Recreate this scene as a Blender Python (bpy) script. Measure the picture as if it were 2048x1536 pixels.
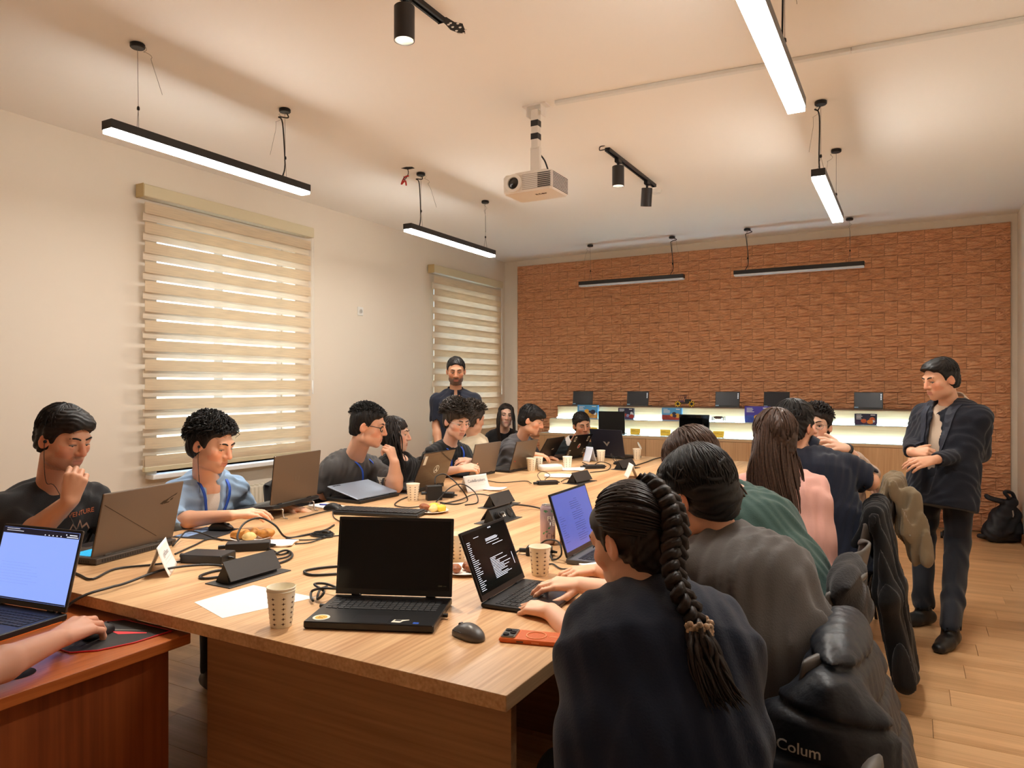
import bpy, math, random
import numpy as np
from mathutils import Vector, Matrix

for o in list(bpy.data.objects):
    bpy.data.objects.remove(o)
SC = bpy.context.scene
COL = SC.collection
PI = math.pi
rnd = random.Random(7)

# ------------------------------------------------------------------ camera
cd = bpy.data.cameras.new('camera')
cam = bpy.data.objects.new('camera', cd)
COL.objects.link(cam)
cam.location = (0, 0, 1.43)
cam.rotation_euler = (PI/2, 0, math.radians(29))
cd.sensor_width = 36
cd.lens = 1443/2048*36
cd.shift_y = (772-768)/2048
cd.clip_start = .05
SC.camera = cam

# ------------------------------------------------------------------ world / exposure
w = bpy.data.worlds.new('sky'); SC.world = w; w.use_nodes = True
nt = w.node_tree
bg = nt.nodes['Background']
sk = nt.nodes.new('ShaderNodeTexSky'); sk.sky_type = 'NISHITA'
sk.sun_elevation = math.radians(38); sk.sun_rotation = math.radians(200); sk.sun_disc = False
nt.links.new(sk.outputs[0], bg.inputs[0]); bg.inputs[1].default_value = .5
SC.view_settings.view_transform = 'Standard'
SC.view_settings.look = 'None'
SC.view_settings.exposure = 1.6
SC.view_settings.gamma = 1.0
SC.view_settings.use_curve_mapping = False
SC.cycles.max_bounces = 7
SC.cycles.diffuse_bounces = 5
SC.cycles.glossy_bounces = 3
SC.cycles.transmission_bounces = 6
SC.cycles.sample_clamp_indirect = 6
SC.cycles.use_light_tree = False
SC.cycles.use_adaptive_sampling = True
SC.cycles.adaptive_threshold = .08
SC.cycles.time_limit = 1150
SC.cycles.caustics_reflective = False
SC.cycles.caustics_refractive = False
LAMP = 30.0          # brightness of the pendant diffusers
STRIP = 18.0          # brightness of the shelf led strips

# ------------------------------------------------------------------ materials
def s2l(c):
    return tuple((x/12.92 if x <= .04045 else ((x+.055)/1.055)**2.4) for x in c)
def rgb(r, g, b):
    return s2l((r/255, g/255, b/255))
MATS = {}
def mat(name, col, rough=.5, metal=0, spec=.5, bump=None, var=None, emit=None, alpha=None, trans=0, sub=0, sheen=0, coat=0, vcol=False, coords='Object'):
    """col: linear rgb.  bump=(scale,strength[,stretch xyz]); var=(scale,amount[,stretch])"""
    if name in MATS: return MATS[name]
    m = bpy.data.materials.new(name); m.use_nodes = True
    n = m.node_tree.nodes; l = m.node_tree.links
    p = n['Principled BSDF']
    p.inputs['Base Color'].default_value = (*col, 1)
    p.inputs['Roughness'].default_value = rough
    p.inputs['Metallic'].default_value = metal
    p.inputs['Specular IOR Level'].default_value = spec
    if coat: p.inputs['Coat Weight'].default_value = coat; p.inputs['Coat Roughness'].default_value = .1
    if sheen: p.inputs['Sheen Weight'].default_value = sheen
    if trans: p.inputs['Transmission Weight'].default_value = trans
    if sub:
        p.inputs['Subsurface Weight'].default_value = sub
        p.inputs['Subsurface Radius'].default_value = (.012, .005, .003)
        p.inputs['Subsurface Scale'].default_value = 1.0
    if emit:
        p.inputs['Emission Color'].default_value = (*emit[0], 1)
        p.inputs['Emission Strength'].default_value = emit[1]
    tc = n.new('ShaderNodeTexCoord')
    src = None
    if vcol:
        a = n.new('ShaderNodeVertexColor'); a.layer_name = 'Col'; src = a.outputs[0]
        l.new(src, p.inputs['Base Color'])
    if var:
        mp = n.new('ShaderNodeMapping'); l.new(tc.outputs[coords], mp.inputs[0])
        if len(var) > 2: mp.inputs['Scale'].default_value = var[2]
        nz = n.new('ShaderNodeTexNoise'); nz.inputs['Scale'].default_value = var[0]; nz.inputs['Detail'].default_value = 3
        l.new(mp.outputs[0], nz.inputs[0])
        rp = n.new('ShaderNodeMapRange'); rp.inputs[1].default_value = .3; rp.inputs[2].default_value = .7
        rp.inputs[3].default_value = 1-var[1]; rp.inputs[4].default_value = 1+var[1]*.6
        l.new(nz.outputs[0], rp.inputs[0])
        mx = n.new('ShaderNodeMix'); mx.data_type = 'RGBA'; mx.blend_type = 'MULTIPLY'; mx.inputs[0].default_value = 1
        if src is None: mx.inputs[6].default_value = (*col, 1)
        else: l.new(src, mx.inputs[6])
        l.new(rp.outputs[0], mx.inputs[7]); l.new(mx.outputs[2], p.inputs['Base Color'])
    if bump:
        mp = n.new('ShaderNodeMapping'); l.new(tc.outputs[coords], mp.inputs[0])
        if len(bump) > 2: mp.inputs['Scale'].default_value = bump[2]
        nz = n.new('ShaderNodeTexNoise'); nz.inputs['Scale'].default_value = bump[0]; nz.inputs['Detail'].default_value = 2
        l.new(mp.outputs[0], nz.inputs[0])
        b = n.new('ShaderNodeBump'); b.inputs['Strength'].default_value = bump[1]; b.inputs['Distance'].default_value = .01
        l.new(nz.outputs[0], b.inputs['Height']); l.new(b.outputs[0], p.inputs['Normal'])
    if alpha is not None: p.inputs['Alpha'].default_value = alpha
    MATS[name] = m
    return m

def wood(name, c1, c2, axis=1, scale=1.0, rough=.42, plank=None, spec=.4, bump=.04, coat=0, ringmix=.5):
    """procedural wood: grain stretched along axis (0 x,1 y,2 z); colour per object random if plank"""
    if name in MATS: return MATS[name]
    m = bpy.data.materials.new(name); m.use_nodes = True
    n = m.node_tree.nodes; l = m.node_tree.links; p = n['Principled BSDF']
    tc = n.new('ShaderNodeTexCoord')
    oi = n.new('ShaderNodeObjectInfo')
    add = n.new('ShaderNodeVectorMath'); add.operation = 'ADD'
    l.new(tc.outputs['Object'], add.inputs[0])
    if plank:
        sc = n.new('ShaderNodeVectorMath'); sc.operation = 'SCALE'
        l.new(oi.outputs['Location'], sc.inputs[0]); sc.inputs['Scale'].default_value = 3.7
        l.new(sc.outputs[0], add.inputs[1])
    st = [9*scale]*3; st[axis] = .55*scale
    mp = n.new('ShaderNodeMapping'); mp.inputs['Scale'].default_value = st
    l.new(add.outputs[0], mp.inputs[0])
    n1 = n.new('ShaderNodeTexNoise'); n1.inputs['Scale'].default_value = 1.2; n1.inputs['Detail'].default_value = 2; n1.inputs['Distortion'].default_value = .6
    l.new(mp.outputs[0], n1.inputs[0])
    st2 = [70*scale]*3; st2[axis] = 2.2*scale
    mp2 = n.new('ShaderNodeMapping'); mp2.inputs['Scale'].default_value = st2
    l.new(add.outputs[0], mp2.inputs[0])
    n2 = n.new('ShaderNodeTexNoise'); n2.inputs['Scale'].default_value = 1.5; n2.inputs['Detail'].default_value = 2
    l.new(mp2.outputs[0], n2.inputs[0])
    mixf = n.new('ShaderNodeMix'); mixf.data_type = 'FLOAT'; mixf.inputs[0].default_value = ringmix
    l.new(n1.outputs[0], mixf.inputs[2]); l.new(n2.outputs[0], mixf.inputs[3])
    rp = n.new('ShaderNodeValToRGB')
    rp.color_ramp.elements[0].position = .34; rp.color_ramp.elements[0].color = (*c2, 1)
    rp.color_ramp.elements[1].position = .62; rp.color_ramp.elements[1].color = (*c1, 1)
    l.new(mixf.outputs[0], rp.inputs[0])
    out = rp.outputs[0]
    if plank:
        hs = n.new('ShaderNodeHueSaturation')
        mr = n.new('ShaderNodeMapRange'); mr.inputs[3].default_value = 1-plank; mr.inputs[4].default_value = 1+plank
        l.new(oi.outputs['Random'], mr.inputs[0]); l.new(mr.outputs[0], hs.inputs['Value']); l.new(out, hs.inputs['Color'])
        out = hs.outputs[0]
    l.new(out, p.inputs['Base Color'])
    p.inputs['Roughness'].default_value = rough; p.inputs['Specular IOR Level'].default_value = spec
    if coat: p.inputs['Coat Weight'].default_value = coat; p.inputs['Coat Roughness'].default_value = .15
    b = n.new('ShaderNodeBump'); b.inputs['Strength'].default_value = bump; b.inputs['Distance'].default_value = .003
    l.new(n2.outputs[0], b.inputs['Height']); l.new(b.outputs[0], p.inputs['Normal'])
    MATS[name] = m
    return m

# ------------------------------------------------------------------ mesh building
def rotm(rx=0, ry=0, rz=0):
    return Matrix.Rotation(rz, 4, 'Z') @ Matrix.Rotation(ry, 4, 'Y') @ Matrix.Rotation(rx, 4, 'X')
def TR(loc=(0, 0, 0), rx=0, ry=0, rz=0):
    return Matrix.Translation(loc) @ rotm(rx, ry, rz)

class MB:
    def __init__(s): s.v = []; s.f = []; s.M = Matrix.Identity(4)
    def _add(s, vs, fs):
        b = len(s.v)
        s.v += [tuple(s.M @ Vector(v)) for v in vs]
        s.f += [tuple(b+i for i in f) for f in fs]
        return s
    def box(s, x0, x1, y0, y1, z0, z1, ch=0):
        if not ch:
            return s._add([(x0,y0,z0),(x1,y0,z0),(x1,y1,z0),(x0,y1,z0),(x0,y0,z1),(x1,y0,z1),(x1,y1,z1),(x0,y1,z1)],
                [(3,2,1,0),(4,5,6,7),(0,1,5,4),(1,2,6,5),(2,3,7,6),(3,0,4,7)])
        c = ch
        def ring(i, z): return [(x0+i+c,y0+i,z),(x1-i-c,y0+i,z),(x1-i,y0+i+c,z),(x1-i,y1-i-c,z),(x1-i-c,y1-i,z),(x0+i+c,y1-i,z),(x0+i,y1-i-c,z),(x0+i,y0+i+c,z)]
        vs = ring(c*.6, z0)+ring(0, z0+c)+ring(0, z1-c)+ring(c*.6, z1)
        fs = [tuple(range(7, -1, -1)), tuple(range(24, 32))]
        for k in range(3):
            for i in range(8):
                j = (i+1) % 8
                fs.append((k*8+i, k*8+j, (k+1)*8+j, (k+1)*8+i))
        return s._add(vs, fs)
    def tube(s, pts, r, n=8, cap=True):
        pts = [Vector(p) for p in pts]; m = len(pts)
        rs = r if isinstance(r, (list, tuple)) else [r]*m
        vs = []; fs = []
        up = None
        for i, p in enumerate(pts):
            d = (pts[min(i+1, m-1)]-pts[max(i-1, 0)])
            if d.length < 1e-9: d = Vector((0, 0, 1))
            d.normalize()
            if up is None:
                up = Vector((0, 0, 1)) if abs(d.z) < .9 else Vector((1, 0, 0))
            a = d.cross(up)
            if a.length < 1e-6: a = d.orthogonal()
            a.normalize(); b = a.cross(d); up = b
            for k in range(n):
                t = 2*PI*k/n
                vs.append(p+(a*math.cos(t)+b*math.sin(t))*rs[i])
        for i in range(m-1):
            for k in range(n):
                j = (k+1) % n
                fs.append((i*n+k, i*n+j, (i+1)*n+j, (i+1)*n+k))
        if cap:
            fs.append(tuple(range(n-1, -1, -1))); fs.append(tuple((m-1)*n+k for k in range(n)))
        return s._add(vs, fs)
    def lathe(s, prof, n=24, capb=True, capt=True):
        vs = []; fs = []
        for r, z in prof:
            for k in range(n):
                t = 2*PI*k/n
                vs.append((r*math.cos(t), r*math.sin(t), z))
        for i in range(len(prof)-1):
            for k in range(n):
                j = (k+1) % n
                fs.append((i*n+k, i*n+j, (i+1)*n+j, (i+1)*n+k))
        if capb: fs.append(tuple(range(n-1, -1, -1)))
        if capt: fs.append(tuple((len(prof)-1)*n+k for k in range(n)))
        return s._add(vs, fs)
    def prism(s, poly, z0, z1):
        n = len(poly)
        vs = [(x, y, z0) for x, y in poly]+[(x, y, z1) for x, y in poly]
        fs = [tuple(range(n-1, -1, -1)), tuple(range(n, 2*n))]
        for i in range(n):
            j = (i+1) % n
            fs.append((i, j, n+j, n+i))
        return s._add(vs, fs)
    def grid(s, fn, nu, nv):
        vs = [fn(i/nu, j/nv) for j in range(nv+1) for i in range(nu+1)]
        fs = [(j*(nu+1)+i, j*(nu+1)+i+1, (j+1)*(nu+1)+i+1, (j+1)*(nu+1)+i) for j in range(nv) for i in range(nu)]
        return s._add(vs, fs)
    def ball(s, c, r, n=12, m=8):
        r = r if isinstance(r, (tuple, list)) else (r, r, r)
        vs = [(c[0], c[1], c[2]-r[2])]
        for j in range(1, m):
            a = -PI/2+PI*j/m
            for k in range(n):
                t = 2*PI*k/n
                vs.append((c[0]+r[0]*math.cos(a)*math.cos(t), c[1]+r[1]*math.cos(a)*math.sin(t), c[2]+r[2]*math.sin(a)))
        vs.append((c[0], c[1], c[2]+r[2]))
        fs = []
        for k in range(n): fs.append((0, 1+(k+1) % n, 1+k))
        for j in range(m-2):
            for k in range(n):
                a = 1+j*n
                fs.append((a+k, a+(k+1) % n, a+n+(k+1) % n, a+n+k))
        t = len(vs)-1
        for k in range(n): fs.append((t, 1+(m-2)*n+k, 1+(m-2)*n+(k+1) % n))
        return s._add(vs, fs)
    def mesh(s, name):
        me = bpy.data.meshes.new(name); me.from_pydata(s.v, [], s.f); me.update()
        return me
    def build(s, name, m, parent=None, smooth=False, bevel=0, auto=None):
        me = s.mesh(name)
        return link(name, me, m, parent, smooth, bevel, auto)

def link(name, me, m, parent=None, smooth=False, bevel=0, auto=None, loc=None):
    if m is not None and not me.materials: me.materials.append(m)
    o = bpy.data.objects.new(name, me); COL.objects.link(o)
    if parent is not None: o.parent = parent
    if loc is not None: o.location = loc
    if smooth or auto:
        me.polygons.foreach_set('use_smooth', [True]*len(me.polygons))
        if auto: me.set_sharp_from_angle(angle=math.radians(auto))
    if bevel:
        b = o.modifiers.new('bevel', 'BEVEL'); b.width = bevel; b.segments = 2; b.limit_method = 'ANGLE'
    return o

def tag(o, label=None, cat=None, group=None, kind=None):
    if label: o['label'] = label
    if cat: o['category'] = cat
    if group: o['group'] = group
    if kind: o['kind'] = kind
    return o
def thing(name, label, cat, loc=(0, 0, 0), rz=0, group=None):
    o = bpy.data.objects.new(name, None); COL.objects.link(o)
    o.empty_display_size = .05
    o.location = loc; o.rotation_euler = (0, 0, rz)
    return tag(o, label, cat, group)
def structure(o): o['kind'] = 'structure'; return o
def copy_tree(o, parent=None):
    c = o.copy(); COL.objects.link(c); c.parent = parent
    for ch in o.children: copy_tree(ch, c)
    return c
def text_mesh(txt, size, depth=.0006, align='CENTER', bold=0):
    cu = bpy.data.curves.new('lettering', 'FONT'); cu.body = txt; cu.size = size; cu.extrude = depth
    cu.align_x = align; cu.align_y = 'CENTER'; cu.offset = bold; cu.resolution_u = 3
    o = bpy.data.objects.new('lettering', cu); COL.objects.link(o)
    dg = bpy.context.evaluated_depsgraph_get()
    me = bpy.data.meshes.new_from_object(o.evaluated_get(dg))
    bpy.data.objects.remove(o); bpy.data.curves.remove(cu)
    return me
def catmull(pts, n=8):
    P = [Vector(p) for p in pts]
    P = [P[0]*2-P[1]]+P+[P[-1]*2-P[-2]]
    out = []
    for i in range(1, len(P)-2):
        p0, p1, p2, p3 = P[i-1:i+3]
        for k in range(n):
            t = k/n
            out.append(.5*((2*p1)+(p2-p0)*t+(2*p0-5*p1+4*p2-p3)*t*t+(3*p1-p0-3*p2+p3)*t**3))
    out.append(P[-2])
    return out
# ================================================================== ROOM SHELL
XL, XR, YB, YF, ZC = -4.78, .887, 8.42, -1.6, 3.09
M_wall = mat('wall_paint', rgb(226, 214, 198), .75, spec=.25, bump=(3.5, .05), var=(1.2, .03))
M_ceil = mat('ceiling_paint', rgb(244, 240, 234), .8, spec=.2, bump=(2.2, .06))
M_white = mat('white_plastic', rgb(228, 226, 220), .4)
M_black = mat('black_plastic', rgb(26, 26, 28), .45)
M_blackm = mat('black_metal', rgb(22, 22, 24), .38, metal=.3)
M_floorbase = mat('floor_underlay', rgb(90, 62, 40), .9)
M_floor = wood('floor_laminate', rgb(224, 180, 132), rgb(194, 148, 102), axis=0, scale=.8, rough=.33, plank=.07, spec=.45, ringmix=.35)
M_skirt = wood('skirting_wood', rgb(150, 100, 64), rgb(120, 76, 46), axis=1, rough=.5)
def thin_glass():
    m = bpy.data.materials.new('window_glass'); m.use_nodes = True
    n = m.node_tree.nodes; l = m.node_tree.links; n.remove(n['Principled BSDF'])
    a = n.new('ShaderNodeBsdfTransparent'); a.inputs[0].default_value = (.93, .96, .96, 1)
    g = n.new('ShaderNodeBsdfGlossy'); g.inputs['Roughness'].default_value = .02
    x = n.new('ShaderNodeMixShader'); x.inputs[0].default_value = .07
    l.new(a.outputs[0], x.inputs[1]); l.new(g.outputs[0], x.inputs[2]); l.new(x.outputs[0], n['Material Output'].inputs[0])
    return m
M_glass = thin_glass()
M_pvc = mat('window_pvc', rgb(232, 232, 230), .35)

# floor with individual planks
fl = MB().box(XL-.2, XR+.2, YF-.2, YB+.2, -.12, -.012).build('floor', M_floorbase)
structure(fl)
PW, PL = .192, 1.285
pm = MB().box(0, PL-.0016, 0, PW-.0016, -.0118, 0, ch=.0008).mesh('floor_plank')
row = 0; y = YF
while y < YB:
    x = XL-((row*.47) % 1)*PL
    while x < XR:
        x0, x1 = max(x, XL), min(x+PL, XR)
        if x1-x0 > .03:
            o = link('floor_plank', pm, M_floor, fl)
            o.location = (x0, y, 0); o.scale = ((x1-x0)/PL, min(1, (YB-y)/PW), 1)
        x += PL
    y += PW; row += 1

# ceiling: gently uneven plaster with a soft ridge in front of the far wall
def ceil_fn(u, v):
    x = XL-.1+(XR-XL+.2)*u; y = YF-.1+(YB-YF+.2)*v
    yr = 7.62+.05*math.sin(x*1.7)+.03*math.sin(x*3.9+1)
    z = ZC
    e = (y-yr)/.05
    z += .012*(1/(1+math.exp(max(-30, min(30, -e))))) * max(0, min(1, (x+4.3)/.8)) * max(0, min(1, (.3-x)/.9))
    return (x, y, z)
cb = MB(); cb.grid(ceil_fn, 60, 220)
cb.f = [f[::-1] for f in cb.f]
ce = cb.build('ceiling', M_ceil, smooth=True); structure(ce)
structure(MB().box(XL-.3, XR+.3, YF-.3, YB+.3, ZC+.03, ZC+.15).build('trim_1', M_ceil))

# left wall with two window openings
W1 = (3.32, 4.66, .80, 2.70); W2 = (6.78, 8.06, .80, 2.66)
lw = MB(); t0, t1 = XL-.32, XL
lw.box(t0, t1, YF, W1[0], 0, ZC+.03); lw.box(t0, t1, W1[1], W2[0], 0, ZC+.03); lw.box(t0, t1, W2[1], YB+.2, 0, ZC+.03)
for W in (W1, W2):
    lw.box(t0, t1, W[0], W[1], 0, W[2]); lw.box(t0, t1, W[0], W[1], W[3], ZC+.03)
structure(lw.build('wall_left', M_wall))
structure(MB().box(XL, XR, YB, YB+.2, 0, ZC+.03).build('wall_back', M_wall))
structure(MB().box(XR, XR+.2, YF, YB+.2, 0, ZC+.03).build('wall_right', M_wall))
structure(MB().box(XL, XR, YF-.2, YF, 0, ZC+.03).build('wall_front', M_wall))
structure(MB().box(XR-.018, XR, YF, YB, 0, .085).build('baseboard_right', M_skirt, bevel=.004))
structure(MB().box(XL, XL+.018, YF, YB, 0, .085).build('baseboard_left', M_skirt, bevel=.004))
structure(MB().box(-40, XL-.4, -30, 50, -3.2, -3.0).build('ground', mat('outside_ground', rgb(150, 150, 146), .9, var=(.3, .2))))

# windows
for i, W in enumerate((W1, W2)):
    y0, y1, z0, z1 = W; xg = XL-.2
    fr = MB()
    for a, b, c, d in ((y0, y0+.06, z0, z1), (y1-.06, y1, z0, z1), (y0+.06, y1-.06, z0, z0+.06), (y0+.06, y1-.06, z1-.06, z1), ((y0+y1)/2-.045, (y0+y1)/2+.045, z0+.06, z1-.06)):
        fr.box(xg-.03, xg+.03, a, b, c, d)
    wn = fr.build('window_%d' % (i+1), M_pvc, bevel=.004); structure(wn)
    ym = (y0+y1)/2
    for a, b in ((y0+.06, ym-.045), (ym+.045, y1-.06)):
        MB().box(xg-.004, xg+.004, a, b, z0+.06, z1-.06).build('pane', M_glass, wn)
    MB().box(XL-.17, XL+.09, y0-.09, y1+.09, z0-.035, z0).build('window_sill', M_pvc, wn, bevel=.006)

# brick-relief panelling on the far wall
def brick_mat():
    m = bpy.data.materials.new('brown_relief_panel'); m.use_nodes = True
    n = m.node_tree.nodes; l = m.node_tree.links; p = n['Principled BSDF']
    tc = n.new('ShaderNodeTexCoord')
    mp = n.new('ShaderNodeMapping'); mp.inputs['Scale'].default_value = (7, 7, 34); l.new(tc.outputs['Object'], mp.inputs[0])
    nz = n.new('ShaderNodeTexNoise'); nz.inputs['Scale'].default_value = 1.6; nz.inputs['Detail'].default_value = 2; nz.inputs['Distortion'].default_value = 1.1
    l.new(mp.outputs[0], nz.inputs[0])
    rp = n.new('ShaderNodeValToRGB')
    rp.color_ramp.elements[0].position = .3; rp.color_ramp.elements[0].color = (*rgb(222, 158, 116), 1)
    rp.color_ramp.elements[1].position = .75; rp.color_ramp.elements[1].color = (*rgb(246, 190, 146), 1)
    l.new(nz.outputs[0], rp.inputs[0]); l.new(rp.outputs[0], p.inputs['Base Color'])
    b = n.new('ShaderNodeBump'); b.inputs['Strength'].default_value = 1.0; b.inputs['Distance'].default_value = .042
    l.new(nz.outputs[0], b.inputs['Height']); l.new(b.outputs[0], p.inputs['Normal'])
    p.inputs['Roughness'].default_value = .62; p.inputs['Specular IOR Level'].default_value = .3
    return m
M_brick = brick_mat()
BW, BH = .24, .118
def brick_mb(ox=0, oz=0, w=BW, h=BH):
    """one panel in local xz, proud toward -y, with wavy horizontal ledges"""
    b = MB(); g = .0016
    ledge = [0, .012, .002, .012, .003, .011, 0]
    xs = [g, w*.28, w*.52, w*.76, w-g]; zs = [g, h*.13, h*.34, h*.38, h*.66, h*.70, h-g]
    vs = []; fs = []
    for j, z in enumerate(zs):
        for i, x in enumerate(xs):
            e = 0 if j in (0, 6) or i in (0, 4) else ledge[j]
            wob = .010*math.sin(i*2.1+j*1.3) if 0 < j < 6 else 0
            vs.append((ox+x, -.006-e*1.5, oz+z+wob))
    for j in range(6):
        for i in range(4):
            fs.append((j*5+i, j*5+i+1, (j+1)*5+i+1, (j+1)*5+i))
    b._add(vs, fs)
    return b
bw = MB().box(-4.575, .832, YB-.012, YB, .01, 3.012).build('brick_panelling', mat('panel_joint', rgb(160, 112, 82), .8))
tag(bw, kind='structure')
bm_ = brick_mb().mesh('brick')
slots = []
nr = int(3.0/BH)+1
for r in range(nr):
    z = 3.012-(r+1)*BH
    x = .832-BW+(r % 2)*BW*.5
    while x > -4.575-BW:
        x0, x1 = max(x, -4.575), min(x+BW, .832); z0 = max(z, .012)
        if x1-x0 > .02 and z+BH-z0 > .02:
            hid = z+BH < 1.19 and -3.8 < (x0+x1)/2 < .02
            d = math.hypot(x, YB)
            slots.append((hid, d, x0, x1, z0, z+BH))
        x -= BW
slots.sort(key=lambda s: (s[0], s[1]))
rest = MB()
for k, (hid, d, x0, x1, z0, z1) in enumerate(slots):
    if k < 300:
        o = link('brick', bm_, M_brick, bw)
        o.location = (x0, YB-.012, z0); o.scale = ((x1-x0)/BW, 1, (z1-z0)/BH)
    else:
        rest.M = TR((x0, YB-.012, z0)) @ Matrix.Diagonal(((x1-x0)/BW, 1, (z1-z0)/BH, 1))
        b = brick_mb(); rest._add(b.v, b.f)
tag(rest.build('brick_field', M_brick, bw), kind='stuff')

# wall outlet between the windows
t = thing('wall_outlet', 'white square power socket high on the pale wall between the blinds', 'outlet', (XL, 5.52, 2.17))
MB().box(0, .008, -.042, .042, -.042, .042, ch=.004).build('cover_plate', M_white, t)
b = MB(); b.M = TR((.006, 0, 0), ry=PI/2); b.lathe([(.021, 0), (.026, .006), (.026, .008), (.02, .008), (.02, .003)], 20, capt=False)
b.build('socket_ring', M_white, t, smooth=False)
b = MB(); b.M = TR((.009, 0, 0), ry=PI/2); b.lathe([(.0195, 0), (.0195, .0008)], 20); b.build('socket_face', mat('outlet_grey', rgb(170, 168, 162), .5), t)

# ================================================================== BLINDS
def cloth_mat(name, c, tr):
    m = bpy.data.materials.new(name); m.use_nodes = True
    n = m.node_tree.nodes; l = m.node_tree.links
    out = n['Material Output']; n.remove(n['Principled BSDF'])
    tc = n.new('ShaderNodeTexCoord'); mp = n.new('ShaderNodeMapping'); mp.inputs['Scale'].default_value = (1, 6, 140)
    l.new(tc.outputs['Object'], mp.inputs[0])
    nz = n.new('ShaderNodeTexNoise'); nz.inputs['Scale'].default_value = 1; nz.inputs['Detail'].default_value = 2; l.new(mp.outputs[0], nz.inputs[0])
    rp = n.new('ShaderNodeValToRGB')
    rp.color_ramp.elements[0].position = .3; rp.color_ramp.elements[0].color = (*[x*.86 for x in c], 1)
    rp.color_ramp.elements[1].position = .7; rp.color_ramp.elements[1].color = (*c, 1)
    l.new(nz.outputs[0], rp.inputs[0])
    d = n.new('ShaderNodeBsdfDiffuse'); t = n.new('ShaderNodeBsdfTranslucent'); mx = n.new('ShaderNodeMixShader')
    l.new(rp.outputs[0], d.inputs[0]); l.new(rp.outputs[0], t.inputs[0])
    mx.inputs[0].default_value = tr
    l.new(d.outputs[0], mx.inputs[1]); l.new(t.outputs[0], mx.inputs[2]); l.new(mx.outputs[0], out.inputs[0])
    return m
M_bl1 = cloth_mat('blind_weave', rgb(238, 220, 192), .42)
M_bl2 = cloth_mat('blind_weave_back', rgb(246, 234, 216), .48)
M_rail = mat('blind_rail', rgb(206, 193, 160), .45)
def blind(label, y0, y1, z0, z1, slit, xoff=.075):
    t = thing('zebra_blind', label, 'blind', (XL+xoff, y0, z0))
    W, H = y1-y0, z1-z0
    MB().box(-.05, .03, -.02, W+.03, H-.075, H+.012, ch=.006).build('headrail', M_rail, t)
    MB().box(-.052, .034, -.028, -.02, H-.08, H+.014, ch=.003).build('end_cap', mat('cap_tan', rgb(190, 168, 120), .5), t)
    per = .138; f = MB().box(-.001, .001, 0, W, 0, .078).mesh('front_band')
    bh = per-.078-slit+.012
    g = MB().box(-.001, .001, .0, W, 0, bh).mesh('back_band')
    z = H-.11
    while z > .02:
        o = link('front_band', f, M_bl1, t); o.location = (.012, 0, max(z-.078, .0))
        o = link('back_band', g, M_bl2, t); o.location = (-.012, .0, max(z-.078-bh+.006, .0))
        z -= per
    MB().box(-.016, .016, -.004, W+.004, -.035, .0, ch=.004).build('bottom_rail', M_rail, t)
    b = MB(); b.tube([(.0, W+.03, H-.06), (.0, W+.03, .55)], .0018, 5); b.tube([(.01, W+.04, H-.06), (.01, W+.04, .55)], .0018, 5)
    b.tube([(.005, W+.035, .62), (.005, W+.035, .5)], .007, 8)
    b.build('pull_chain', M_white, t)
    return t
blind('large cream striped zebra blind on the near window behind the blue shirt', 3.17, 4.76, .86, 2.83, .02)
blind('narrower cream striped zebra blind on the far window behind the navy polo', 6.66, 8.17, .82, 2.78, -.006)

# radiator below the near window
t = thing('radiator', 'cream panel radiator under the near window', 'radiator', (XL, 3.45, .1))
M_rad = mat('radiator_enamel', rgb(226, 218, 200), .35)
b = MB(); b.box(.03, .05, 0, 1.1, .02, .52); b.build('back_panel', M_rad, t, bevel=.004)
b = MB().box(.11, .125, 0, 1.1, .02, .52).build('front_panel', M_rad, t, bevel=.004)
fin = MB().box(0, .006, 0, .025, 0, .46, ch=.002).mesh('fin')
for k in range(27):
    o = link('fin', fin, M_rad, t); o.location = (.126, .01+k*.04, .05)
gb = MB().box(0, .056, 0, .02, 0, .007).mesh('grille_bar')
for k in range(22): link('grille_bar', gb, M_rad, t).location = (.052, .01+k*.05, .515)
MB().tube([(.08, 0, .06), (.08, -.08, .06), (.08, -.08, -.1)], .011, 10).build('pipe', M_rad, t, smooth=True)

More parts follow.
